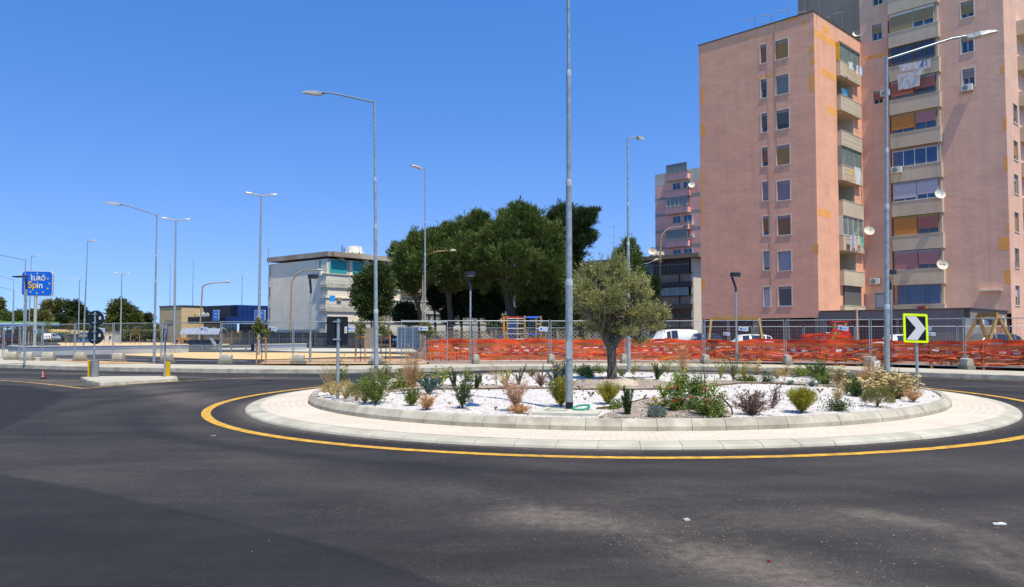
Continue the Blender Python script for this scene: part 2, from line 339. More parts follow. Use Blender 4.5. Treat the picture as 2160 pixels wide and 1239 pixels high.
def paver_mat():
    m=bpy.data.materials.new('block_paving'); m.use_nodes=True; n=m.node_tree; b=n.nodes['Principled BSDF']; L=n.links; N=n.nodes.new
    uv=N('ShaderNodeUVMap'); br=N('ShaderNodeTexBrick'); L.new(uv.outputs[0],br.inputs['Vector'])
    br.inputs['Scale'].default_value=1; br.inputs['Brick Width'].default_value=.21; br.inputs['Row Height'].default_value=.135; br.inputs['Mortar Size'].default_value=.005; br.inputs['Mortar Smooth'].default_value=.2
    br.inputs['Color1'].default_value=(.66,.56,.41,1); br.inputs['Color2'].default_value=(.61,.515,.37,1); br.inputs['Mortar'].default_value=(.42,.355,.255,1)
    tc=N('ShaderNodeTexCoord'); no=N('ShaderNodeTexNoise'); no.inputs['Scale'].default_value=.9; no.inputs['Detail'].default_value=7; L.new(tc.outputs['Object'],no.inputs['Vector'])
    mr=N('ShaderNodeMapRange'); mr.inputs[1].default_value=.3; mr.inputs[2].default_value=.7; mr.inputs[3].default_value=.88; mr.inputs[4].default_value=1.06; L.new(no.outputs['Fac'],mr.inputs[0])
    mx=N('ShaderNodeMix'); mx.data_type='RGBA'; mx.blend_type='MULTIPLY'; mx.inputs[0].default_value=1; L.new(br.outputs[0],mx.inputs[6]); L.new(mr.outputs[0],mx.inputs[7]); L.new(mx.outputs[2],b.inputs['Base Color'])
    bp=N('ShaderNodeBump'); bp.inputs['Strength'].default_value=.5; bp.inputs['Distance'].default_value=.004; bp.invert=True; L.new(br.outputs['Fac'],bp.inputs['Height']); L.new(bp.outputs[0],b.inputs['Normal']); b.inputs['Roughness'].default_value=.85
    return m
def apron():
    me=bpy.data.meshes.new('apron'); N_=240; vs=[];fs=[];uv=[]
    rs=[8.262,7.8,7.2]; zs=[.076,.082,.088]
    for i in range(N_+1):
        t=2*math.pi*i/N_
        for r,z in zip(rs,zs): x,y=ring(t,r); vs.append((x,y,z))
    k=3
    for i in range(N_):
        for a in range(2): fs.append((i*k+a,(i+1)*k+a,(i+1)*k+a+1,i*k+a+1))
    me.from_pydata(vs,[],fs); ul=me.uv_layers.new(name='UVMap')
    for p in me.polygons:
        for li in p.loop_indices:
            vi=me.loops[li].vertex_index; i,a=divmod(vi,k); ul.data[li].uv=(2*math.pi*i/N_*7.8,rs[a])
    me.materials.append(paver_mat()); o=bpy.data.objects.new('block_paving_apron',me); C.objects.link(o); struct(o)
apron()
pk=kerb_ring('planter_kerb',7.318,[(0,.08),(0,.155),(.075,.25),(.10,.258),(.20,.258),(.20,.15)],m_conc,.52)
struct(pk)
# ---- planter gravel
def surf(x,y):
    q=min(1,max(0,rnorm(np.array(x),np.array(y))/7.1)); return .225+.14*(1-float(q)**2)+.018*math.sin(1.7*x+.5)*math.sin(1.3*y)
def onbed(px,py):
    z=.27
    for _ in range(6): p=gnd(px,py,z); z=surf(p.x,p.y)
    return Vector((p.x,p.y,z))
def gravel_mat(name,a,b_,sc,bump=1.0):
    m=bpy.data.materials.new(name); m.use_nodes=True; n=m.node_tree; b=n.nodes['Principled BSDF']; L=n.links; N=n.nodes.new
    tc=N('ShaderNodeTexCoord'); vo=N('ShaderNodeTexVoronoi'); vo.inputs['Scale'].default_value=sc; L.new(tc.outputs['Object'],vo.inputs['Vector'])
    sp=N('ShaderNodeSeparateColor'); L.new(vo.outputs['Color'],sp.inputs[0]); mx=N('ShaderNodeMix'); mx.data_type='RGBA'; mx.inputs[6].default_value=(*a,1); mx.inputs[7].default_value=(*b_,1); L.new(sp.outputs[0],mx.inputs[0])
    m2=N('ShaderNodeMix'); m2.data_type='RGBA'; m2.blend_type='MULTIPLY'; m2.inputs[0].default_value=1; mr=N('ShaderNodeMapRange'); mr.inputs[1].default_value=0; mr.inputs[2].default_value=.65; mr.inputs[3].default_value=1.05; mr.inputs[4].default_value=.72; L.new(vo.outputs['Distance'],mr.inputs[0]); L.new(mx.outputs[2],m2.inputs[6]); L.new(mr.outputs[0],m2.inputs[7])
    no=N('ShaderNodeTexNoise'); no.inputs['Scale'].default_value=1.4; no.inputs['Detail'].default_value=5; L.new(tc.outputs['Object'],no.inputs['Vector']); mr2=N('ShaderNodeMapRange'); mr2.inputs[1].default_value=.3; mr2.inputs[2].default_value=.7; mr2.inputs[3].default_value=.9; mr2.inputs[4].default_value=1.08; L.new(no.outputs['Fac'],mr2.inputs[0])
    m3=N('ShaderNodeMix'); m3.data_type='RGBA'; m3.blend_type='MULTIPLY'; m3.inputs[0].default_value=1; L.new(m2.outputs[2],m3.inputs[6]); L.new(mr2.outputs[0],m3.inputs[7])
    L.new(m3.outputs[2],b.inputs['Base Color']); b.inputs['Roughness'].default_value=.9; b.inputs['Specular IOR Level'].default_value=.15
    bp=N('ShaderNodeBump'); bp.inputs['Strength'].default_value=bump; bp.inputs['Distance'].default_value=.012; bp.invert=True; L.new(vo.outputs['Distance'],bp.inputs['Height']); L.new(bp.outputs[0],b.inputs['Normal']); return m
m_wg=gravel_mat('white_gravel',(.86,.80,.71),(.52,.47,.41),30)
m_bg=gravel_mat('brown_gravel',(.50,.42,.33),(.24,.20,.165),34)
def bed():
    mb=MB(); nr,na=26,120; vs=[(CX,CY,surf(CX,CY))]
    for i in range(1,nr+1):
        for j in range(na):
            x,y=ring(2*math.pi*j/na,7.15*i/nr); vs.append((x,y,surf(x,y)+random.uniform(-.006,.006)))
    fs=[(0,1+j,1+(j+1)%na) for j in range(na)]
    for i in range(nr-1):
        for j in range(na): a=1+i*na; fs.append((a+j,a+na+j,a+na+(j+1)%na,a+(j+1)%na))
    mb.add(vs,fs,m_wg,True); tag(mb.build('white_gravel'),'bright white gravel covering the planted roundabout centre','gravel',kind='stuff')
bed()
def patch(name,pxpoly,m,dz,label):
    """gravel patch following the bed surface; polygon from photo pixels"""
    pts=[onbed(*p) for p in pxpoly]; xs=[p.x for p in pts]; ys=[p.y for p in pts]; st=.16
    poly=[(p.x,p.y) for p in pts]
    def ins(x,y):
        r=False
        for (ax,ay),(bx,by) in zip(poly,poly[1:]+poly[:1]):
            if (ay>y)!=(by>y) and x<(bx-ax)*(y-ay)/(by-ay)+ax: r=not r
        return r
    # clip each grid row into spans -> quads following the surface
    mb=MB(); y=min(ys)
    def spans(y):
        xs_=[]
        for (ax,ay),(bx,by) in zip(poly,poly[1:]+poly[:1]):
            if (ay>y)!=(by>y): xs_.append((bx-ax)*(y-ay)/(by-ay)+ax)
        return sorted(xs_)
    e=1e-4
    while y<max(ys)-e:
        y1=min(y+st,max(ys)); s0,s1=spans(y+e),spans(y1-e)
        if len(s0)==len(s1):
            for k in range(0,len(s0)-1,2):
                n=max(1,int((s0[k+1]-s0[k])/st)); a=[(s0[k]+(s0[k+1]-s0[k])*i/n,y) for i in range(n+1)]; b=[(s1[k]+(s1[k+1]-s1[k])*i/n,y1) for i in range(n+1)]
                vs=[(x,yy,surf(x,yy)+dz) for x,yy in a+b]; mb.add(vs,[(i,i+1,n+2+i,n+1+i) for i in range(n)],m,True)
        y=y1
    return tag(mb.build(name),label,'gravel',kind='stuff')
brown_polys=[[(1255,884),(1340,849),(1372,840),(1470,835),(1520,838),(1545,880),(1500,883),(1400,885)],
 [(1160,821),(1215,803),(1290,797),(1340,799),(1420,808),(1425,822),(1300,824),(1210,823)],
 [(790,822),(840,812),(960,813),(1130,815),(1160,821),(1000,822),(880,824),(800,829)],
 [(1420,808),(1560,804),(1700,808),(1850,815),(1850,820),(1700,814),(1560,810),(1425,816)]]
for bp_,lb in zip(brown_polys,['brown pebbles around the roses at the front kerb','brown pebbles under the olive tree','thin strip of brown pebbles crossing the white gravel on the left','thin strip of brown pebbles crossing the white gravel on the right']):
    patch('brown_gravel',bp_,m_bg,.014,lb)
def rocks(name,pts,size,m,label,flat=.6):
    P=np.array(pts); n=len(P); base=np.array([[1,0,-.4],[-.5,.87,-.4],[-.5,-.87,-.4],[.3,.2,.75]])
    V=[]
    ang=rng.uniform(0,6.28,n); sz=size*rng.uniform(.5,1.5,n)
    F_=[(0,1,3),(1,2,3),(2,0,3)]
    c,s=np.cos(ang),np.sin(ang)
    B=base[None]*(1+rng.uniform(-.35,.35,(n,4,3))); X=B[:,:,0]*c[:,None]-B[:,:,1]*s[:,None]; Y=B[:,:,0]*s[:,None]+B[:,:,1]*c[:,None]; Z=B[:,:,2]*flat
    Q=np.stack([X,Y,Z],-1)*sz[:,None,None]+P[:,None,:]
    V=np.stack([Q[:,list(f),:] for f in F_],1).reshape(-1,3)
    o=np_mesh(name,V,3,[m]); return tag(o,label,'gravel',kind='stuff')
m_wstone=M('white_stone_chips',(.74,.71,.67),.85,.15,4,island=.4)
m_bstone=M('brown_stone_chips',(.42,.35,.28),.85,.2,4,island=.5)
m_rstone=M('road_stone_chips',(.20,.17,.135),.9,.25,4,island=.5)
def ptin(poly,x,y):
    r=False
    for (ax,ay),(bx,by) in zip(poly,poly[1:]+poly[:1]):
        if (ay>y)!=(by>y) and x<(bx-ax)*(y-ay)/(by-ay)+ax: r=not r
    return r
bpolyw=[[tuple(onbed(*p).xy) for p in q] for q in brown_polys]
wp=[];bpnt=[]
while len(wp)<16000:
    t=random.uniform(0,2*math.pi); r=7.1*math.sqrt(random.random()); x,y=ring(t,r)
    if y>CY+2 and random.random()<.6: continue
    if any(ptin(q,x,y) for q in bpolyw): bpnt.append((x,y,surf(x,y)+.014)); continue
    wp.append((x,y,surf(x,y)))
for q in bpolyw:
    xs=[p[0] for p in q]; ys=[p[1] for p in q]
    for _ in range(2600):
        x=random.uniform(min(xs),max(xs)); y=random.uniform(min(ys),max(ys))
        if ptin(q,x,y): bpnt.append((x,y,surf(x,y)+.014))
rocks('loose_white_gravel',wp,.017,m_wstone,'loose white stone chips lying on the planted bed')
rocks('loose_brown_gravel',bpnt,.018,m_bstone,'loose brown pebbles lying on the brown parts of the bed')
rp=[]
def scatter(line,w,n):
    pts=G2(line); seg=[(Vector(a),Vector(b)) for a,b in zip(pts[:-1],pts[1:])]; ln=[(b-a).length for a,b in seg]
    for _ in range(n):
        a,b=random.choices(seg,ln)[0]; p=a.lerp(b,random.random()); rp.append((p.x+random.gauss(0,w),p.y+random.gauss(0,w),.002))
scatter([(1130,1085),(1350,1120),(1500,1165),(1700,1225),(1850,1300)],.3,800)
scatter([(1500,1100),(1900,1120),(2200,1200)],.55,500)
scatter([(0,800),(180,812),(330,815)],.5,500); scatter([(0,785),(200,790),(460,798)],.4,500)
scatter([(300,900),(1000,1050),(2000,1050)],1.2,120)
for _ in range(1500):
    t=random.uniform(math.pi*.8,math.pi*1.9); x,y=ring(t,8.6+abs(random.gauss(0,.16))); rp.append((x,y,.002))
rocks('road_gravel',rp,.0055,m_rstone,'loose stone chips swept along the asphalt and kerbs')
# ---- far pavement with kerb
front=[(-900,758),(-300,768),(0,776),(150,781),(250,783.6),(440,786.7),(560,788),(695,788),(800,786.5),(940,784),(1040,781),(1180,779.5),(1300,779),(1500,781.5),(1667,785),(1800,789.5),(1933,795),(2050,799),(2160,803),(2400,815),(2900,850)]
fp=[Vector(p) for p in G2(front)]
def offs(pts,d):
    out=[]
    for i,p in enumerate(pts):
        t=(pts[min(i+1,len(pts)-1)]-pts[max(i-1,0)]).normalized(); out.append(p+Vector((-t.y,t.x))*d)
    return out
def far_kerb():
    mb=MB(); n=len(fp)
    # resample
    P=[]; 
    for a,b in zip(fp[:-1],fp[1:]):
        k=max(1,int((b-a).length/1.0)); P+=[a.lerp(b,i/k) for i in range(k)]
    P.append(fp[-1]); prof=[(0,-.02),(.02,.15),(.05,.165),(.28,.165),(.28,.1)]
    rows=[offs(P,o_) for o_,z in prof]
    for i in range(len(P)-1):
        g=.006/max(.01,(P[i+1]-P[i]).length)
        vs=[];k=len(prof)
        for e in (g,1-g):
            for r_,(o_,z) in zip(rows,prof): q=r_[i].lerp(r_[i+1],e); vs.append((q.x,q.y,z))
        mb.add(vs,[(a,k+a,k+a+1,a+1) for a in range(k-1)]+[tuple(range(k)),tuple(range(k,2*k))[::-1]],m_conc)
    struct(mb.build('pavement_kerb'))
    a=offs(P,.275); b=offs(P,3.4); mb=MB()
    mb.add([(p.x,p.y,.158) for p in a]+[(p.x,p.y,.158) for p in b],[(i,i+1,len(a)+i+1,len(a)+i) for i in range(len(a)-1)],m_pave)
    mb.add([(p.x,p.y,.158) for p in b]+[(p.x,p.y,-.02) for p in b],[(i,i+1,len(a)+i+1,len(a)+i) for i in range(len(a)-1)],m_pave)
    struct(mb.build('pavement'))
far_kerb()
# ---- splitter island
def island():
    top=[(170,795.5),(205,794),(372,793),(375,799),(300,803),(212,807.5),(186,803)]
    P=[gnd(x,y,.09) for x,y in top]; c=sum((p for p in P),Vector())/len(P); mb=MB(); n=len(P)
    inn=[c+(p-c)*.93 for p in P]; out=[c+(p-c)*1.015 for p in P]
    vs=[(p.x,p.y,.095) for p in inn]+[(p.x,p.y,.083) for p in P]+[(p.x,p.y,-.01) for p in out]
    mb.add(vs,[tuple(range(n))],m_pave); mb.add(vs,[(i,(i+1)%n,n+(i+1)%n,n+i) for i in range(n)]+[(n+i,n+(i+1)%n,2*n+(i+1)%n,2*n+i) for i in range(n)],m_conc)
    o=mb.build('traffic_island'); struct(o)
island()
# ---- ground sheets beyond the fence
def sheet(name,px,z,m,kind='structure'):
    return grid_sheet(name,[gnd(x,y,z) for x,y in px],z,m)
m_asph2=M('car_park_asphalt',(.05,.05,.055),.9,.15,.6,bump=.2,bscale=30)
m_pale=M('pale_car_park_concrete',(.50,.48,.43),.9,.12,.5)
sheet('car_park',[(-600,730),(440,715),(900,717),(905,756),(700,757),(560,757),(200,757),(-600,757)],.012,m_asph2)
sheet('sandy_ground',[(130,729),(480,727.5),(500,723.5),(300,723),(120,723.5)],.020,m_sand)
sheet('sandy_ground',[(228,748),(395,743),(620,744),(790,746.5),(860,748.5),(864,751),(700,754),(560,758.5),(430,757),(300,751)],.024,m_sand)
sheet('footpath',[(430,733.5),(640,735),(870,735.5),(880,742),(640,742),(450,736.5)],.028,m_pale)
sheet('footpath',[(-50,766),(-40,738),(30,737),(60,752),(140,757),(240,763),(120,769)],.166,m_pave)
sheet('verge_soil',[(545,768),(560,759.5),(700,757),(880,757),(905,760),(900,768)],.172,m_soil)
sheet('verge_soil',[(75,757),(200,761),(330,766),(210,768),(130,762)],.170,m_soil)
sheet('verge_soil',[(905,760),(1480,757),(2200,764),(2300,780),(2040,770),(1500,765),(905,768)],.168,M('playground_edge',(.34,.27,.22),.95,.25,2))
sheet('playground_floor',[(880,749),(900,726),(2400,724),(2500,770),(2200,764),(1480,757),(905,760)],.030,M('rubber_paving',(.22,.13,.12),.9,.2,1))
m_dust=M('dusty_verge',(.30,.25,.19),.95,.25,.4)
sheet('street_behind_playground',[(880,727),(890,716),(2600,712),(2600,727)],.036,m_asph2)
# ================================================================ BUILDINGS
class Fac:
    def __init__(s,o,u): s.o=Vector(o); s.u=Vector(u).normalized(); s.n=Vector((s.u.y,-s.u.x))
    def P(s,u,z,d=0): p=s.o+s.u*u+s.n*d; return Vector((p.x,p.y,z))
    def uz(s,px,py,off=0):
        r=ray(px,py); n=s.n; t=(s.o.dot(n)+off)/(r.x*n.x+r.y*n.y); p=Vector((r.x*t,r.y*t)); return (p-s.o).dot(s.u),EYE+r.z*t
    def box(s,mb,u0,u1,z0,z1,d0,d1,m):
        vs=[s.P(u,z,d) for d in(d0,d1) for z in(z0,z1) for u in(u0,u1)]
        mb.add(vs,[(0,2,3,1),(4,5,7,6),(0,1,5,4),(2,6,7,3),(0,4,6,2),(1,3,7,5)],m)
    def quad(s,mb,u0,u1,z0,z1,d,m): mb.add([s.P(u0,z0,d),s.P(u1,z0,d),s.P(u1,z1,d),s.P(u0,z1,d)],[(0,1,2,3)],m)
    def wall(s,mb,u0,u1,z0,z1,holes,m,depth=.22,mr=None):
        us=sorted({u0,u1,*[h[0] for h in holes],*[h[1] for h in holes]}); zs=sorted({z0,z1,*[h[2] for h in holes],*[h[3] for h in holes]})
        us=[u for u in us if u0<=u<=u1]; zs=[z for z in zs if z0<=z<=z1]
        for a,b in zip(us[:-1],us[1:]):
            run=None
            for c,d in zip(zs[:-1],zs[1:]):
                uc,zc=(a+b)/2,(c+d)/2
                if any(h[0]<uc<h[1] and h[2]<zc<h[3] for h in holes):
                    if run: s.quad(mb,a,b,run[0],run[1],0,m); run=None
                else: run=(run[0],d) if run else (c,d)
            if run: s.quad(mb,a,b,run[0],run[1],0,m)
        mr=mr or m
        for h in holes:
            a,b,c,d=h[:4]; dd=h[4] if len(h)>4 else depth
            mb.add([s.P(a,c,0),s.P(a,c,-dd),s.P(a,d,-dd),s.P(a,d,0)],[(0,1,2,3)],mr); mb.add([s.P(b,c,0),s.P(b,c,-dd),s.P(b,d,-dd),s.P(b,d,0)],[(3,2,1,0)],mr)
            mb.add([s.P(a,d,0),s.P(a,d,-dd),s.P(b,d,-dd),s.P(b,d,0)],[(0,1,2,3)],mr); mb.add([s.P(a,c,0),s.P(a,c,-dd),s.P(b,c,-dd),s.P(b,c,0)],[(3,2,1,0)],mr)
def stucco(name,col,col2,bump=.55):
    
    m=M(name,col,.9,.10,.7,bump=bump*.75,bscale=1.7,col2=col2,mix_scale=.35,streak=(.8,.8,1.6))
    n=m.node_tree; L=n.links; b=n.nodes['Principled BSDF']; src=b.inputs['Base Color'].links[0].from_socket; tc=n.nodes.new('ShaderNodeTexCoord'); out=src
    for sc_,k0,k1,lo,hi in (((2.2,2.2,.12),.45,.72,1.0,.91),((.5,.5,.5),.5,.75,1.0,.92),((9,9,9),.3,.7,.96,1.04)):
        mp=n.nodes.new('ShaderNodeMapping'); mp.inputs['Scale'].default_value=sc_; L.new(tc.outputs['Object'],mp.inputs[0]); no=n.nodes.new('ShaderNodeTexNoise'); no.inputs['Scale'].default_value=1; no.inputs['Detail'].default_value=6; L.new(mp.outputs[0],no.inputs['Vector'])
        mr=n.nodes.new('ShaderNodeMapRange'); mr.inputs[1].default_value=k0; mr.inputs[2].default_value=k1; mr.inputs[3].default_value=lo; mr.inputs[4].default_value=hi; L.new(no.outputs['Fac'],mr.inputs[0])
        mx=n.nodes.new('ShaderNodeMix'); mx.data_type='RGBA'; mx.blend_type='MULTIPLY'; mx.inputs[0].default_value=1; L.new(out,mx.inputs[6]); L.new(mr.outputs[0],mx.inputs[7]); out=mx.outputs[2]
    L.new(out,b.inputs['Base Color']); return m
m_or=stucco('orange_pink_render',(.82,.43,.30),(.78,.405,.285))
m_pk=stucco('dull_pink_render',(.77,.47,.37),(.73,.445,.345))
m_patch=M('ochre_repair_patch',(.84,.38,.11),.9,.08,1.5,bump=.3,bscale=3)
m_shade_gry=stucco('shade_grey_render',(.235,.205,.195),(.20,.175,.165))  # wall shade put into a darker grey base colour
m_beige=stucco('beige_balcony_render',(.58,.49,.39),(.54,.45,.36),.2)
m_podium=stucco('grey_brown_podium_render',(.26,.225,.20),(.24,.21,.19),.2)
m_trim=M('pale_stone_trim',(.64,.59,.52),.8,.12,3)
m_cap=M('roof_edge_metal',(.10,.095,.08),.6,.2,2)
m_roof=M('flat_roof_felt',(.25,.24,.23),.9,.2,.5)
m_dark=M('dark_interior',(.02,.018,.017),.9,.2,1)
m_gl=glass('dark_window_glass',(.045,.055,.07)); m_glb=glass('blue_window_glass',(.035,.075,.16)); m_glg=glass('green_grey_glass',(.16,.21,.20)); m_cur=M('net_curtain_glass',(.22,.24,.25),.25,.15,2)
m_alu=M('white_aluminium',(.62,.63,.64),.45,.05,4); m_bfr=M('brown_window_frame',(.16,.10,.065),.6,.1,4); m_gfr=M('grey_window_frame',(.24,.25,.26),.5,.1,4)
SH={}
def shut(name,col):
    if name in SH: return SH[name]
    m=bpy.data.materials.new(name+'_roller_shutter'); m.use_nodes=True; n=m.node_tree; b=n.nodes['Principled BSDF']; L=n.links; N=n.nodes.new
    tc=N('ShaderNodeTexCoord'); w=N('ShaderNodeTexWave'); w.bands_direction='Z'; w.inputs['Scale'].default_value=5.5; w.inputs['Distortion'].default_value=0; L.new(tc.outputs['Object'],w.inputs['Vector'])
    mr=N('ShaderNodeMapRange'); mr.inputs[3].default_value=.8; mr.inputs[4].default_value=1.08; L.new(w.outputs['Fac'],mr.inputs[0]); mx=N('ShaderNodeMix'); mx.data_type='RGBA'; mx.blend_type='MULTIPLY'; mx.inputs[0].default_value=1; mx.inputs[6].default_value=(*col,1); L.new(mr.outputs[0],mx.inputs[7])
    L.new(mx.outputs[2],b.inputs['Base Color']); b.inputs['Roughness'].default_value=.65; SH[name]=m; return m
sh_gold=shut('ochre',(.42,.22,.06)); sh_brown=shut('brown',(.30,.135,.055)); sh_pur=shut('faded_mauve',(.30,.22,.23)); sh_gr=shut('grey',(.33,.34,.35)); sh_red=shut('red_brown',(.40,.14,.10)); sh_or=shut('bright_orange',(.55,.22,.04)); sh_kh=shut('khaki',(.30,.225,.10)); sh_pink=shut('dusty_pink',(.42,.20,.19)); sh_wh=shut('pale_grey',(.50,.50,.53)); sh_teal=shut('turquoise',(.03,.36,.32)); sh_dk=shut('dark_grey',(.13,.12,.11)); sh_gar=shut('dark_garage_red',(.10,.035,.028)); sh_garb=shut('garage_brown',(.16,.075,.05)); sh_garo=shut('garage_orange',(.42,.14,.06))
def window(fac,u0,u1,z0,z1,par,shm=None,frac=1.0,gl=None,fr=None,cols=2,trim=True,box=True,rec=.2,rows=1):
    fr=fr or m_trim; gl=gl or m_gl; mb=MB(); w=.055
    if trim:
        t=.085; fac.box(mb,u0-t,u1+t,z0-t,z0,-rec,.05,m_trim); fac.box(mb,u0-t,u0,z0,z1+t,-.01,.02,m_trim); fac.box(mb,u1,u1+t,z0,z1+t,-.01,.02,m_trim); fac.box(mb,u0,u1,z1,z1+t,-.01,.018,m_trim)
    d=-rec-.04
    for a,b in ((u0,u0+w),(u1-w,u1)): fac.box(mb,a,b,z0,z1,d,d+.07,fr)
    fac.box(mb,u0+w,u1-w,z0,z0+w,d,d+.066,fr); fac.box(mb,u0+w,u1-w,z1-w,z1,d,d+.066,fr)
    for i in range(1,cols): 
        u=u0+(u1-u0)*i/cols; fac.box(mb,u-w*.55,u+w*.55,z0+w,z1-w,d,d+.062,fr)
    for i in range(1,rows):
        z=z0+(z1-z0)*i/rows; fac.box(mb,u0+w,u1-w,z-w*.45,z+w*.45,d,d+.055,fr)
    ztop=z1
    if box: fac.box(mb,u0+.003,u1-.003,z1-.22,z1-.003,d-.02,d+.085,sh_gr if box is True else box); ztop=z1-.22
    o=mb.build('window',par)
    g=MB(); fac.box(g,u0+.01,u1-.01,z0+.01,z1-.01,d-.06,d+.02,gl); g.build('pane',o)
    if shm: q=MB(); fac.box(q,u0+w*.6,u1-w*.6,ztop-(ztop-z0-.02)*frac,ztop,d+.072,d+.10,shm); q.build('shutter',o)
    return o
def ac_unit(fac,u,z,par,d=0):
    mb=MB(); fac.box(mb,u-.42,u+.42,z-.28,z+.28,d+.12,d+.44,m_white); fac.box(mb,u-.35,u-.3,z-.36,z-.28,d,d+.4,m_gfr); fac.box(mb,u+.3,u+.35,z-.36,z-.28,d,d+.4,m_gfr)
    o=mb.build('air_conditioner',par); f=MB(); c=fac.P(u-.1,z,d+.445); ax=Matrix(((fac.u.x,0,fac.n.x),(fac.u.y,0,fac.n.y),(0,1,0)))
    f.lathe(c,[(.23,0),(.23,.012),(.2,.02),(.05,.02)],m_gfr,16,ax); f.build('fan_grille',o); return o
def dish(p,aim,r,par,rust=False):
    a=Vector(aim).normalized(); x=a.cross(Vector((0,0,1))).normalized(); y=x.cross(a); ax=Matrix((x,y,a)).transposed(); mb=MB()
    mb.lathe(p,[(r*.15,.0),(r*.5,.05*r*2),(r*.8,.13*r*2),(r,.2*r*2),(r*.99,.22*r*2),(r*.78,.15*r*2),(r*.45,.07*r*2),(.02,.03*r)],M('dish_paint',(.66,.65,.60),.5,.08,5,col2=(.66,.62,.55)),20,ax)
    if rust: mb.lathe(Vector(p)+ax@Vector((.1,.12,.16*r)),[(.09,0),(.08,.01)],M('rust_spot',(.55,.22,.08),.8,.2,9),8,ax); mb.lathe(Vector(p)+ax@Vector((-.12,.1,.16*r)),[(.07,0),(.06,.01)],MATS['rust_spot'],8,ax)
    o=mb.build('satellite_dish',par); b=MB(); q=Vector(p); b.tube([q-y*r*.85+a*.3*r,q-y*r*.45+a*1.1*r],.015,m_gfr,6); b.box(q-y*r*.4+a*1.15*r,(.07,.07,.12),m_gfr); b.tube([q-a*.02,q-a*.25,q-a*.28-Vector((0,0,.4))],.02,m_gfr,6); b.build('feed_arm',o); return o
def antenna(p,h,els,par,ang=2.9):
    mb=MB(); p=Vector(p); mb.tube([p,p+Vector((0,0,h))],.025,m_galv_d,6); d=Vector((math.cos(ang),math.sin(ang),.0)); s=Vector((-d.y,d.x,0))
    for fz,ln in els:
        c=p+Vector((0,0,h*fz)); mb.tube([c-d*.15,c+d*ln],.022,m_galv,5)
        for k in range(9): q=c+d*(ln*k/8.5); mb.tube([q-s*.2-Vector((0,0,.0)),q+s*.2],.012,m_galv,4)
    return mb.build('antenna',par)
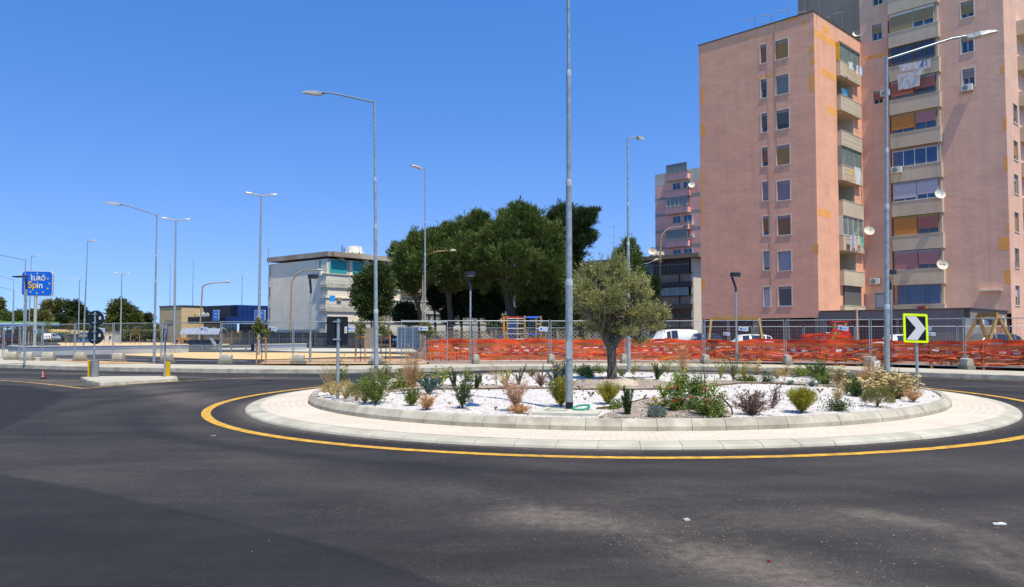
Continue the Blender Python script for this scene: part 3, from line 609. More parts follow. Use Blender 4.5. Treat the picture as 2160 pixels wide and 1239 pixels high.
# ---- orange tower (low block) and big pink tower
UA=Vector((.70,-.714)).normalized(); UB=Vector((.714,.70)).normalized()
C0=at(1727.5,690,65.6); FA=Fac((C0.x,C0.y),UA)     # u negative to the left of the corner
FB=Fac((C0.x,C0.y),UB)
uA0=FA.uz(1480,690)[0]; zt=FA.uz(1716,24)[1]; zc=2.85; uB1=FB.uz(1826,690)[0]
def tower():
    T=empty('apartment_tower',(C0.x,C0.y,0)); T.location=(0,0,0)
    tag(T,'orange-pink apartment tower, lower of the joined pair, with roof antennas','apartment tower')
    holes=[];W_=[]
    bigc=[104,178.5,252,327,402,475.5,550.5,625]; smc=[114,187,259,331,403.5,476.5,550,626]
    bs=[(sh_gold,.96),(None,0,m_cur),(sh_dk,.72),(sh_gold,.95),(sh_pur,1),(sh_brown,.97),(sh_gr,1),(sh_dk,.9)]
    ss=[(sh_brown,.97),(sh_dk,.5),(sh_dk,.72),(sh_brown,.75),(sh_pur,.95),(sh_brown,.78),(sh_gr,.85),(sh_wh,1)]
    for i in range(8):
        xb=1648.5+i*1.05; u,z=FA.uz(xb,bigc[i]); W_.append((u-.60,u+.60,z-.84,z+.84,bs[i]))
        xs=1610+i*1.1; u,z=FA.uz(xs,smc[i]); W_.append((u-.29,u+.29,z-.84,z+.84,ss[i]))
    mb=MB(); FA.wall(mb,uA0,0,zc,zt,[w[:4] for w in W_],m_or)
    # loggia openings on face B
    levels=[130,201.6,275.5,348,421.7,495.6,569.4,644.5]
    ub0,_=FB.uz(1777.5,400,.4); ub1,_=FB.uz(1821,400,.4); ztops=[FB.uz(1777.5,y,.4)[1] for y in levels]
    pitch=(ztops[0]-ztops[-1])/7; hl=[]
    for i,z in enumerate(ztops):
        if i in (1,2,4,6): hl.append((ub0+.05,ub1-1.0,z-.95,z+pitch-1.38,1.5))
    FB.wall(mb,0,uB1,zc,zt,hl,m_or,mr=m_beige)
    for h in hl: FB.quad(mb,h[0],h[1],h[2],h[3],-1.5,m_beige)
    # hidden sides + roof
    D=14; pts=[FA.P(uA0,0),FA.P(0,0),FB.P(uB1,0),]
    bl=FA.P(uA0,0)+Vector((UB.x,UB.y,0))*uB1
    for a,b in ((FB.P(uB1,0),bl),(bl,FA.P(uA0,0))): mb.add([(a.x,a.y,zc),(b.x,b.y,zc),(b.x,b.y,zt),(a.x,a.y,zt)],[(0,1,2,3)],m_or)
    rp_=[FA.P(uA0,0),FA.P(0,0),FB.P(uB1,0),bl]; mb.add([(p.x,p.y,zt-.3) for p in rp_],[(0,1,2,3)],m_roof); mb.add([(p.x,p.y,zc) for p in rp_],[(3,2,1,0)],m_or)
    mb.build('wall',T)
    cp=MB(); FA.box(cp,uA0-.06,.06,zt-.02,zt+.07,-.25,.07,m_cap); FB.box(cp,.0,uB1,zt-.018,zt+.072,-.25,.068,m_cap)
    cp.build('roof_edge',T)
    for w in W_:
        s=w[4]; gl=s[2] if len(s)>2 else m_gl; window(FA,*w[:4],T,s[0],s[1] or 1,gl,cols=1 if w[1]-w[0]<.8 else 1,rows=2 if s[0] is sh_dk else 1)
    # ochre repair patches in the render, a few mm proud
    def pa(fac,x0,y0,x1,y1,d=.004):
        pm=MB(); u0,z0=fac.uz(x0,y1); u1,z1=fac.uz(x1,y0); fac.box(pm,u0,u1,z0,z1,-.02,d,m_patch); pm.build('render_patch',T)
    for r_ in [(1570,72,1600,84),(1690,43,1700,56),(1657,40,1686,42),(1597,158,1640,165),(1706,95,1717.5,112),(1708,123,1718,138),(1707,156,1718,195),(1476,103,1481,108),(1476,120,1479,134),(1477.5,188,1484,222),(1478,262,1487,290),(1479,362,1483,405),(1479,418,1483,476),(1480,590,1487,615),(1715,516,1726,536)]: pa(FA,*r_)
    for x0,yl,x1,yb in [(1718,60,1767,95-22),(1733,142,1765,158),(1745,222,1767,231),(1725,439,1753,460),(1735,51,1749,62)]:
        u0,_=FB.uz(x0,yl); z1=FB.uz(x0,yl)[1]; z0=z1-.62; u1,_=FB.uz(x1,yl); pm=MB(); FB.box(pm,max(u0,.01),u1,z0,z1,-.02,.004,m_patch); pm.build('render_patch',T)
    # cables and pipes
    cb=MB()
    for x,y0,y1,rr in ((1634.5,48,320,.02),(1618,70,340,.012),(1622,330,600,.018)):
        p0=FA.uz(x,y0); p1=FA.uz(x+6,y1); z=p0[1]; path=[]
        for k in range(7): t=k/6; path.append(FA.P(p0[0]+(p1[0]-p0[0])*t+random.uniform(-.04,.04),p0[1]+(p1[1]-p0[1])*t,.03))
        cb.tube(path,rr,M('wall_cable',(.42,.27,.21),.8,.1,4),5)
    cb.build('wall_cables',T)
    # balconies
    for i,z in enumerate(ztops):
        b=MB(); pz=.40
        FB.box(b,ub0,ub1,z-1.32,z,pz-.12,pz,m_beige); FB.box(b,ub0,ub0+.12,z-1.32,z,0,pz-.12,m_beige); FB.box(b,ub1-.12,ub1,z-1.32,z,0,pz-.12,m_beige)
        FB.box(b,ub0+.12,ub1-.12,z-1.32,z-1.12,-.0,pz-.12,m_beige); FB.box(b,ub0-.02,ub1+.02,z,z+.04,pz-.16,pz+.03,m_trim)
        if i in (1,2,4,6): FB.box(b,ub0+.07,ub1-1.02,z-1.30,z-1.12,-1.48,0,m_beige)
        o=b.build('balcony',T)
        if i in(1,2,3,0,5):
            rk=MB()
            for uu in (ub0+.5,ub1-.3): 
                rk.tube([FB.P(uu,z-.1,pz),FB.P(uu,z+.12,pz+.75)],.012,m_galv_d,5)
            for dd in (.15,.35,.55,.75): rk.tube([FB.P(ub0+.3,z+.02+dd*.13,pz+dd),FB.P(ub1+.1,z+.02+dd*.13,pz+dd)],.007,m_galv,4)
            rk.build('drying_rack',o)
        z0,z1=z+.04,z+pitch-1.33
        if i==0: window(FB,ub0+.02,ub1-.05,z0,zt-1.05 if z1>zt-1 else z1,T,None,1,m_glg,m_gfr,4,False,sh_dk,rec=-.30); s_=MB(); FB.box(s_,ub0-.01,ub0+.02,z0,z1-.1,-.1,.36,M('yellow_side_panel',(.62,.40,.05),.5,.1,3)); s_.build('side_panel',T)
        if i==3: window(FB,ub0+.05,ub1-.08,z0,z1,T,None,1,m_glg,m_gfr,4,False,False,rec=-.30); s_=MB(); FB.box(s_,ub0+.0,ub0+.04,z0,z1,-.1,.36,m_gfr); s_.build('side_panel',T)
        if i==5: window(FB,ub0+.05,ub1-.05,z0,z1,T,None,1,m_glg,m_alu,4,False,False,rec=-.32); s_=MB(); FB.box(s_,ub0+.0,ub0+.04,z0,z1,-.1,.38,m_alu); s_.build('side_panel',T)
        if i==7: window(FB,ub0+.6,ub1-.25,z0,z1,T,sh_dk,1,m_gl,m_bfr,2,False,False,rec=-.1)
        if i in(1,2,4,6):
            q=MB(); u0=ub0+.8; FB.box(q,u0,u0+1.6,z-1.1,z+pitch-1.75,-1.49,-1.42,[m_bfr,m_gfr][i%2]); FB.box(q,u0+.12,u0+1.48,z-1.0,z+pitch-1.9,-1.42,-1.40,m_dark); q.build('balcony_door',T)
    # open roof antennas
    for px,py,yb,els in ((1587,30,60,[(.85,1.0)]),(1622,27,48,[(.95,1.0),(.45,1.0)]),(1657,14,40,[(.9,1.0),(.2,1.0)]),(1692,0,27,[(.4,.95)]),(1723,-8,24,[(1.0,.3)])):
        u,z=FA.uz(px,yb+2); h=FA.uz(px,py)[1]-z+.3; antenna(FA.P(u,z-.3,-.5),h,els,T)
    for px,py,yb in ((1786,22,62),(1758,33,48)):
        u,z=FB.uz(px,yb+3); h=FB.uz(px,py)[1]-z+.3; antenna(FB.P(u,z-.3,-.4),h,[(.95,.9)],T,2.75)
    u,z=FB.uz(1815,72); dish(FB.P(u,z,-.3),(-.35,-.8,.5),.42,T)
    dish(FB.P(ub1+.15,FB.uz(1829,494)[1],.75),(-.1,-.9,.45),.47,T)
    # ground floor: piers and garage doors, tower A part
    g=MB(); pr=[(1480,1487),(1532.5,1538.5),(1588,1606),(1660,1664.7),(1719,1744)]
    us=[(FA.uz(a,690)[0],FA.uz(b,690)[0]) for a,b in pr]; us[-1]=(us[-1][0],0.0)
    for a,b in us: FA.box(g,a,b,0,zc,-.5,-.03,m_podium)
    FA.box(g,uA0+.1,-.02,0,zc-.01,-3.0,-2.6,m_dark)
    FA.box(g,uA0+.01,uA0+.3,0,zc-.01,-6,-.5,m_podium)
    g.build('ground_floor_piers',T)
    for i in range(4):
        a,b=us[i][1],us[i+1][0]; q=MB(); FA.box(q,a,b,0,zc-.35,-.3,-.2,[sh_gar,sh_gar,m_dark,sh_garb][i] if i!=2 else sh_gar); FA.box(q,a,b,zc-.35,zc-.3,-.3,-.12,m_bfr)
        n=int((b-a)/.28)
        for k in range(1,n): uu=a+(b-a)*k/n; FA.box(q,uu-.02,uu+.02,0,zc-.35,-.2,-.17,sh_garb)
        q.build('garage_door',T)
    return T
TOWER=tower()
E1=FB.P(uB1,0); FC=Fac((E1.x,E1.y),UA)   # plane of the taller tower
def big_tower():
    T=empty('apartment_tower'); tag(T,'taller dull pink apartment tower rising out of the top right of the picture','apartment tower')
    uR=FC.uz(2134.5,690)[0]; ZT=44.0; uL=-6.0; zp=3.36
    w=[]
    for x0,x1,y0,y1,sh,fr_,gl in [(2026,2053,3,37,sh_kh,.74,m_glb),(2027,2053,80,111,sh_red,.1,m_glb),(2030,2055,145,183,sh_pur,.45,m_gl),
        (1840,1861,-30,11,sh_red,.55,m_gl),(1839,1860,51,85,sh_kh,.5,m_glb),(1842,1862,192,219,sh_red,.62,m_gl),(1845,1866,618,652,sh_wh,.92,m_gl),
        (2022,2050,-75,-40,sh_gold,.8,m_gl),(1839,1860,-100,-66,sh_gold,.8,m_gl)]:
        u0,z1=FC.uz(x0,y0+1.5); u1,_=FC.uz(x1,y0); z0=FC.uz((x0+x1)/2,y1)[1]; z1=FC.uz((x0+x1)/2,y0)[1]; w.append((u0,u1,z0,z1,sh,fr_,gl))
    FD=Fac(FC.P(uR,0).xy,UB); w2=[]
    for y0,y1,sh,fr_ in [(219,261,sh_dk,.7),(294,341,sh_gold,.7),(365,412,sh_wh,.2),(370+77,490,sh_gold,1),(523,566,sh_dk,.6),(603,644,sh_wh,.5)]:
        x0,x1=2136.5+(y0-219)*.012,2145.5+(y0-219)*.012; u0=FD.uz(x0,y0)[0]; u1=FD.uz(x1,y0)[0]; zc_=FD.uz((x0+x1)/2,(y0+y1)/2)[1]; w2.append((u0,u1,zc_-.82,zc_+.82,sh,fr_))
    mb=MB(); FC.wall(mb,0,uR,zp-.2,ZT,[q[:4] for q in w],m_pk); FC.wall(mb,uL,0,20,ZT,[],m_shade_gry)  # section left of the joint: its shade is painted in as grey
    FD.wall(mb,0,14,.0,ZT,[q[:4] for q in w2],m_pk)
    a=FC.P(uL,0); b=FC.P(0,0)+Vector((UB.x,UB.y,0))*14; a2=a+Vector((UB.x,UB.y,0))*14; c=FD.P(14,0)
    for p,q in ((c,a2),(a2,a)): mb.add([(p.x,p.y,0),(q.x,q.y,0),(q.x,q.y,ZT),(p.x,p.y,ZT)],[(0,1,2,3)],m_pk)
    mb.add([(p.x,p.y,ZT-.3) for p in (a,FC.P(uR,0),c,a2)],[(0,1,2,3)],m_roof)
    mb.build('wall',T)
    for q in w: window(FC,*q[:4],T,q[4],q[5],q[6],cols=1 if q[5]>.9 else 2)
    for q in w2: window(FD,*q[:4],T,q[4],q[5],m_gl,cols=1)
    def pa(fac,x0,y0,x1,y1):
        pm=MB(); u0,z0=fac.uz(x0,y1); u1,z1=fac.uz(x1,y0); fac.box(pm,u0,u1,z0,z1,-.02,.004,m_patch); pm.build('render_patch',T)
    for r_ in [(1856,42,1874,46),(1824,118,1866,122),(2111,138,2119,156),(2115,248,2122.8,276),(2119,330,2125,361),(2124,473,2129,491),(2107,500,2129,528),(2119,570,2131.5,599)]: pa(FC,*r_)
    # enclosed balcony stack
    b0=FC.uz(1883.7,572,.5)[0]; b1=FC.uz(1991,572,.5)[0]; zt7=FC.uz(1884,572,.5)[1]; zt0=FC.uz(1884,70,.5)[1]; pit=(zt0-zt7)/7
    spec=[(m_alu,[(sh_kh,1.0),(sh_kh,.72)],m_glb),(m_bfr,[(None,0),(None,0)],m_glb),(m_bfr,[(sh_red,.8),(sh_red,.62)],m_gl),(M('ochre_window_frame',(.34,.25,.10),.6,.1,4),[(sh_or,.78),(sh_pink,.6)],m_glb),
        (m_alu,[(None,0),(None,0)],m_glb),(m_alu,[(sh_wh,.85),(sh_wh,.72)],m_glb),(MATS['ochre_window_frame'],[(sh_or,1),(sh_red,.68)],m_gl),(m_gfr,[(sh_pink,1),(sh_pink,.72)],m_gl),(M('taupe_window_frame',(.26,.19,.15),.6,.1,4),[(None,0),(None,0)],m_glb)]
    um=(b0+b1)/2
    for i in range(-3,9):
        z=zt7+pit*(7-i); hgt=1.30 if i<8 else .35; p=.5
        b=MB(); FC.box(b,b0,b1,z-hgt,z,p-.12,p,m_beige); FC.box(b,b0,b0+.12,z-hgt,z,0,p-.12,m_beige); FC.box(b,b1-.12,b1,z-hgt,z,0,p-.12,m_beige); FC.box(b,b0+.12,b1-.12,z-hgt,z-hgt+.15,0,p-.12,m_beige); FC.box(b,b0-.02,b1+.02,z,z+.035,p-.16,p+.025,m_trim)
        FC.box(b,b1-.35,b1-.12,z,z+pit-hgt,0,.2,m_beige)
        o=b.build('balcony',T)
        if i in (1,2,4,6,7):
            rk=MB()
            for uu in (b0+.5,b1-.4): rk.tube([FC.P(uu,z-.15,p),FC.P(uu,z+.05,p+.6)],.012,m_galv_d,5)
            for dd in (.2,.4,.6): rk.tube([FC.P(b0+.3,z-.07+dd*.2,p+dd),FC.P(b1-.2,z-.07+dd*.2,p+dd)],.006,m_galv,4)
            rk.build('drying_rack',o)
        fr,sp,gl=spec[max(0,i)]
        top=z+pit-hgt-.02 if i<8 else z+pit-1.3
        zb=z+.035
        if i==4: window(FC,b0+.1,b1-.3,zb,top-.25,T,None,1,gl,fr,4,False,False,rec=-.36)
        elif i==8: 
            window(FC,b0+.25,b1-.35,zb,top-.0,T,None,1,gl,fr,5,False,False,rec=-.30)
        else:
            for k,(s_,f_) in enumerate(sp):
                a,c_=(b0+.12,um-.02) if k==0 else (um+.02,b1-.35)
                window(FC,a,c_,zb,top-.02,T,s_,f_ or 1,gl if not(i==1) else m_gl,fr,2,False,(fr if i in(0,3,6) else sh_gr if i!=1 else False),rec=-.34)
    ac_unit(FC,FC.uz(1898,359)[0],FC.uz(1898,359,.5)[1],T,.5); ac_unit(FC,FC.uz(1848,594)[0],FC.uz(1848,594)[1],T); ac_unit(FC,FC.uz(2042,187)[0],FC.uz(2042,187)[1],T); ac_unit(FC,FC.uz(1871,198)[0],FC.uz(1871,198)[1],T)
    dish(FC.P(b1-.1,FC.uz(1986,411,.9)[1],.85),(-.1,-.9,.35),.45,T); dish(FC.P(b1-.05,FC.uz(1992,560,.9)[1],.9),(-.1,-.9,.35),.47,T,True)
    # drainpipe
    dp=MB(); dp.tube([FC.P(b0-.12,zp,.08),FC.P(b0-.12,FC.uz(1876,45)[1],.08)],.045,M('rusty_downpipe',(.12,.07,.05),.7,.2,3),7); dp.build('downpipe',T)
    sb=MB(); u,z=FC.uz(2093,613); FC.box(sb,u-.85,u+.75,z-.06,z+.06,0,.5,m_trim); sb.build('wall_bracket',T)
    # right-hand balconies that just enter the picture
    for k in range(11):
        z=zt7+pit*(7-k)-.1; b=MB(); ua=FD.uz(2153+k*.6,400)[0]; FD.box(b,ua,13.5,z-1.25,z,0,.7,m_beige); b.build('balcony',T)
    # podium
    uG=FA.uz(2047,680)[0]; gp=FA.P(uG,0); FG=Fac(gp.xy,UB); lG=11.6
    pd=MB(); FA.box(pd,.05,uG,2.62,3.36,-.4,0,m_podium); FG.box(pd,0,lG,2.62,3.36,-.4,-.004,m_podium)
    q0=FA.P(.05,0); q2=FG.P(lG,0); q3=FB.P(uB1,0)
    pd.add([(p.x,p.y,3.30) for p in (q0,gp,q2,FC.P(uR,0),q3,)],[(0,1,2,3,4)],m_roof)
    FA.box(pd,.05,uG+.12,3.36,3.42,-.3,.12,m_cap); FG.box(pd,0,lG,3.361,3.421,-.3,.12,m_cap)
    piers=[(1727.5,1744),(1806,1812),(1890,1896),(1958,2047)]
    us=[(FA.uz(a,690)[0],FA.uz(b,690)[0]) for a,b in piers]; us[0]=(.05,us[0][1]); us[-1]=(us[-1][0],uG-.002)
    for a,b in us: FA.box(pd,a,b,0,2.62,-.4,-.02,m_podium)
    FG.box(pd,.0,.35,0,2.62,-.4,-.02,m_trim); u1=FG.uz(2075,690)[0]
    for x0,x1 in ((2073,2077),(2098,2101),(2118,2124)):
        a,b=FG.uz(x0,690)[0],FG.uz(x1,690)[0]; FG.box(pd,a,b,0,2.62,-.4,-.02,m_trim)
    FG.box(pd,FG.uz(2124,690)[0],lG,0,2.62,-.4,-.05,m_pk)
    pd.build('podium',T)
    gd=[]
    for (a,b),mm in zip(((us[0][1],us[1][0]),(us[1][1],us[2][0]),(us[2][1],us[3][0])),(sh_garb,sh_gar,sh_garb)):
        q=MB(); FA.box(q,a,b,0,2.6,-.3,-.2,mm); n=int((b-a)/.3)
        for k in range(1,n): uu=a+(b-a)*k/n; FA.box(q,uu-.02,uu+.02,0,2.4,-.2,-.17,sh_gar)
        q.build('garage_door',T)
    for (x0,x1),mm in zip(((2053,2073),(2077,2098),(2101,2118)),(m_gfr,sh_kh,sh_garo)):
        q=MB(); a,b=FG.uz(x0,690)[0],FG.uz(x1,690)[0]; FG.box(q,a,b,0,2.2,-.3,-.2,mm); FG.box(q,a,b,2.2,2.6,-.3,-.22,m_gl); q.build('garage_door',T)
    vp=MB(); p=FA.P(FA.uz(1809,690)[0],0,.1); vp.tube([(p.x,p.y,0),(p.x,p.y,3.3)],.09,M('pink_vent_pipe',(.62,.42,.36),.6,.1,3),10); vp.tube([(p.x,p.y,3.3),(p.x,p.y,3.5)],.12,MATS['pink_vent_pipe'],10); vp.build('vent_pipe',T)
    p=FG.P(FG.uz(2116,690)[0],0,.12); vp=MB(); vp.tube([(p.x,p.y,0),(p.x,p.y,2.7),(p.x-.1,p.y,2.85),(p.x-.25,p.y,2.85)],.06,m_trim,8); vp.build('vent_pipe',T)
    return T
big_tower()
# ---- laundry
def cloth_piece(mb,fac,u,z,w,h,d,m,wav=.04,tilt=0):
    nx,nz=5,6; vs=[]
    for j in range(nz+1):
        for i in range(nx+1):
            a=i/nx; b=j/nz; vs.append(fac.P(u+w*(a-.5)*(1-.12*b)+tilt*b,z-h*b+.02*math.sin(a*9),d+wav*math.sin(a*8+b*3+u*5)*(.3+b)))
    mb.add(vs,[(j*(nx+1)+i,j*(nx+1)+i+1,(j+1)*(nx+1)+i+1,(j+1)*(nx+1)+i) for j in range(nz) for i in range(nx)],m,True)
def laundry(label,fac,items,off):
    e=empty('laundry'); tag(e,label,'laundry','washing hung out on the tower balconies')
    cn={'w':M('white_cotton',(.70,.70,.76),.9,.06,5,trans=.2),'b':M('light_blue_cotton',(.14,.42,.66),.9,.1,5,trans=.2),'d':M('denim_cotton',(.13,.18,.33),.9,.15,5),'p':M('pale_pink_cotton',(.62,.45,.52),.9,.15,12),'g':M('green_cotton',(.10,.42,.33),.9,.1,5),'y':M('yellow_cotton',(.70,.48,.05),.9,.1,5),'m':M('magenta_cotton',(.40,.03,.12),.9,.1,5)}
    for px,py,w,h,c in items:
        u,z=fac.uz(px,py,off); mb=MB(); cloth_piece(mb,fac,u,z,w,h,off+random.uniform(-.12,.12),cn[c]); mb.build('garment',e)
laundry('white shirts and underwear hanging under the top balcony of the orange tower',FB,[(1793,131,.5,.55,'w'),(1799,131,.5,.7,'w'),(1805,135,.4,.6,'d'),(1809,138,.5,.8,'w'),(1814,141,.5,.8,'w'),(1818,143,.4,.7,'d')],1.0)
laundry('one large white sheet hanging from a middle balcony of the orange tower',FB,[(1806,354,1.3,1.5,'w'),(1799,356,.5,.5,'y')],.9)
laundry('coloured clothes in pink, blue, green and yellow hanging beside a round dish',FB,[(1797,496,.45,1.4,'p'),(1801,495,.4,1.0,'b'),(1806,497,.45,1.2,'p'),(1811,498,.4,.7,'w'),(1817,500,.45,.85,'g'),(1822,500,.4,.5,'y')],.85)
laundry('blue towel over the rail of an open balcony of the orange tower',FB,[(1781,188,1.2,.6,'b')],.05)
laundry('row of white laundry with a long patterned sheet below the lamp arm',FC,[(1906,136,.75,.62,'w'),(1916,135,.7,.62,'w'),(1926,133,.7,.6,'w'),(1935,131,.7,.6,'w'),(1946,128,.7,.5,'d'),(1955,126,.6,.75,'w'),(1916,152,2.0,1.45,'w'),(1938,145,.9,.6,'w')],1.2)
laundry('magenta and ochre cloths on the lowest balcony rack behind the chevron sign',FC,[(1943,646,.7,.3,'m'),(1952,645,.5,.28,'y')],1.0)
# ---- far pink tower
def pink_far():
    T=empty('apartment_tower'); tag(T,'distant rose pink apartment tower with grey floor bands','apartment tower')
    c=at(1384,690,146); Fp=Fac(c.xy,UA); uR=Fp.uz(1500,600)[0]; zt_=Fp.uz(1384,369)[1]
    mp=stucco('rose_render',(.88,.45,.42),(.84,.42,.39),.5); mb=MB()
    lv=[Fp.uz(1470,y)[1] for y in (409,444.6,481,516.4)]; pit=(lv[0]-lv[-1])/3
    zs=[lv[0]+pit*k for k in (1,0,-1,-2,-3,-4,-5,-6,-7,-8,-9)]
    Fp.box(mb,0,uR,0,zt_-2.2,-14,0,mp); Fp.box(mb,0,uR,zt_-2.2,zt_,-14,.01,M('grey_roof_band',(.55,.52,.48),.9,.15,.4))
    for z in zs:
        if 0<z<zt_-2.3: Fp.box(mb,-.01,uR,z-.28,z+.28,-14,.02,M('grey_band',(.34,.32,.31),.9,.1,.5))
    mb.build('wall',T); b0,b1=Fp.uz(1405,450,.6)[0],Fp.uz(1453,450,.6)[0]
    for i,z in enumerate(zs):
        if z<2: continue
        z=z+.15
        b=MB(); Fp.box(b,b0,b1,z-.3,z+.9,0,.9,mp); Fp.box(b,b0-.1,b1+.1,z+.9,z+1.0,0,1.0,MATS['grey_band']); b.build('balcony',T)
        if i%2==0: window(Fp,b0+.2,b1-.2,z+1.0,z+pit-.35,T,None,1,m_cur,m_alu if i%4 else m_gfr,5,False,False,rec=-.8)
        else:
            window(Fp,b0+1.1,b0+2.8,z+1.0,z+pit-.7,T,None,1,m_glb,m_alu,2,False,False,rec=-.05); window(Fp,b0+3.4,b0+5.2,z+1.0,z+pit-.7,T,None,1,m_glb,m_alu,2,False,False,rec=-.05)
    dish(Fp.P(b1+.6,Fp.uz(1460,393)[1],.6),(-.1,-.9,.4),.6,T)
    ac_unit(Fp,b1+.3,Fp.uz(1457,472)[1],T); ac_unit(Fp,b1+.4,Fp.uz(1457,499)[1],T)
pink_far()
# ---- generic three-storey block facades
def slab_block():
    # white block on the left
    T=empty('apartment_block'); tag(T,'pale grey three-storey apartment block with turquoise shutters behind the pines','apartment block')
    c=at(690.5,690,99); U1=Vector((.768,-.64)); U2=Vector((.64,.768)); FL=Fac(c.xy,U1); FR=Fac(c.xy,U2)
    uL=FL.uz(570,650)[0]; zt_=FL.uz(690,531)[1]
    m_w=stucco('warm_grey_render',(.90,.80,.68),(.86,.765,.65),.35); m_w2=M('white_balcony_paint',(.70,.68,.62),.85,.1,.8,col2=(.52,.50,.46)); m_fa=M('roof_fascia_concrete',(.42,.38,.32),.9,.25,1,col2=(.30,.24,.19))
    mb=MB(); FL.box(mb,uL,-.02,2.0,zt_-.9,-12,0,m_w)
    L2=34.0; pit=3.05; zw=FR.uz(690,577.4)[1]   # top floor window-sill level
    FR.box(mb,.06,L2,1.6,zt_-.92,-11.9,-1.3,m_w2)
    FR.box(mb,L2+.01,L2+14,1.6,zt_-.93,-11.8,-3.5,m_w2)
    FL.box(mb,uL+.4,-.3,0,2.0,-11.6,-.4,M('dark_plinth',(.10,.09,.08),.9,.2,1))
    mb.build('wall',T)
    r=MB(); FL.box(r,uL-.5,.30,zt_-.62,zt_,-13,.28,m_fa); FR.box(r,.32,L2+.5,zt_-.622,zt_-.002,-13,.75,m_fa); FR.box(r,L2+.5,L2+14,zt_-.62,zt_-.004,-13,-2.6,m_fa)
    for k in range(9): FR.box(r,1.5+k*4,2.1+k*4,zt_-1.0,zt_-.62,.0,.6,m_fa)
    r.build('roof',T)
    # end columns at the far left of the gable
    ec=MB()
    for k in range(3):
        z=zt_-.95-k*pit; FL.box(ec,uL-.55,uL-.0,z-2.9,z-1.6,-1.2,-.02,m_w2); FL.box(ec,uL-.62,uL,z-1.6,z-1.45,-1.2,.03,m_trim)
        FL.box(ec,uL-.5,uL-.02,z-1.45,z,-1.0,-.1,m_gfr)
    ec.build('stair_windows',T)
    for k in range(4):
        zb=zw-k*pit   # sill level of floor k
        b=MB(); FR.box(b,-.25,L2,zb-1.35,zb-.05,-1.3,0,m_w2); FR.box(b,-.35,L2,zb-.05,zb+.06,-1.3,.12,m_trim); FR.box(b,-.35,L2,zb-1.75,zb-1.35,-1.3,.15,M('balcony_slab_concrete',(.50,.47,.41),.9,.15,.6))
        for j in range(10): FR.box(b,j*3.4,j*3.4+.12,zb-1.35,zb-.05,0,.05,m_trim)
        for j in range(17): FR.box(b,j*2+.4,j*2+.43,zb-1.6,zb-.9,.14,.17,m_galv)
        FR.box(b,-.2,L2,zb-.92,zb-.88,.14,.17,m_galv)
        FR.box(b,L2,L2+14,zb-1.5,zb,-3.5,-2.8,m_shade_gry)  # recessed end: shade painted into the balcony colour
        b.build('balcony',T)
        top=zb+pit-1.8 if k else zt_-.95
        if k==0:
            bays=[(.2,3.0,sh_teal,1,m_gl,m_alu,1),(3.9,5.8,sh_teal,1,m_gl,m_alu,1),(6.9,8.7,None,0,m_cur,m_alu,2),(8.75,11.6,None,0,m_gl,m_alu,4),(12.5,14,sh_teal,.5,m_glg,m_alu,2),(15,17,sh_teal,.8,m_gl,m_alu,2),(18,20.5,None,0,m_gl,m_gfr,3),(22,24,sh_teal,.6,m_gl,m_alu,2),(26,30,None,0,m_cur,m_alu,4)]
        elif k==1: bays=[(2.5,4.2,sh_teal,1,m_gl,m_gfr,1),(4.7,5.3,None,0,m_gl,m_gfr,1),(8.5,11,sh_teal,.7,m_gl,m_gfr,2),(16,18.5,None,0,m_glg,m_alu,2),(20,23,None,0,m_cur,m_alu,3),(25,30,None,0,m_cur,m_alu,4)]
        elif k==2: bays=[(3.0,4.8,None,0,m_dark,m_gfr,1),(5.6,6.3,sh_wh,1,m_gl,m_alu,1),(7.4,10.6,None,0,m_cur,m_bfr,2),(14,17.5,None,0,m_cur,m_alu,3),(18.5,24,None,0,m_cur,m_alu,6),(25,31,None,0,m_cur,m_alu,6)]
        else: bays=[]
        for a,b_,sm,f_,g_,fr,cl in bays:
            rec=.0 if k==0 or a>7 else 1.15
            window(FR,a,b_,zb+.08,top-.05,T,sm,f_ or 1,g_,fr,cl,False,False,rec=rec)
        if k==0:
            window(FL,-1.7,-.35,zb+.05,top-.05,T,sh_teal,.5,m_cur,m_alu,1,False,False,rec=-.06)
            q=MB(); 
            for a in (0,3.3,6.3,12,14.5,21,25): (q:=MB(),FR.box(q,a-.15,a+.15,zb,top,-1.3,-.02,m_w2),q.build('pier',T))
        else:
            [(q:=MB(),FR.box(q,a,b2,zb,top,-1.3,-.02,m_w2),q.build('pier',T)) for a,b2 in ((6.9,7.15),(12,12.3),(18.2,18.4),(L2-.3,L2))]
    ac_unit(FL,-1.3,FL.uz(677,578)[1],T); ac_unit(FL,-.8,FL.uz(681,607)[1],T,-.2)
    q=MB(); u=FR.uz(720,629)[0]; FR.box(q,u-.8,u-.1,zw-pit-.35,zw-pit+.08,.13,.2,M('small_printed_towel',(.35,.30,.22),.9,.5,8)); q.build('towel',T)
    # roof vent drum
    p=FR.P(8.3,zt_,-5); v=MB(); v.lathe(p,[(1.28,-.3),(1.26,.15),(1.12,.8),(.95,1.62),(.9,1.66)],M('white_roof_tank',(.72,.70,.66),.8,.08,1),24)
    for k in range(8):
        t=k*math.pi/4+.3; v.tube([p+Vector((1.0*math.cos(t),1.0*math.sin(t),.75)),p+Vector((1.32*math.cos(t),1.32*math.sin(t),.75))],.13,MATS['white_roof_tank'],8)
        v.box(p+Vector((1.12*math.cos(t+.4),1.12*math.sin(t+.4),.6)),(.22,.22,.28),m_dark,t+.4)
    v.build('roof_vent_drum',T)
    ch=MB(); 
    for dx,h in ((0,2.3),(.45,1.9),(-.6,.6),(-.9,.45)): ch.tube([FR.P(6.1+dx*.8,zt_-.1,-5),FR.P(6.1+dx*.8,zt_+h*.72,-5)],.10,m_galv_d,8)
    ch.build('chimney_pipe',T)
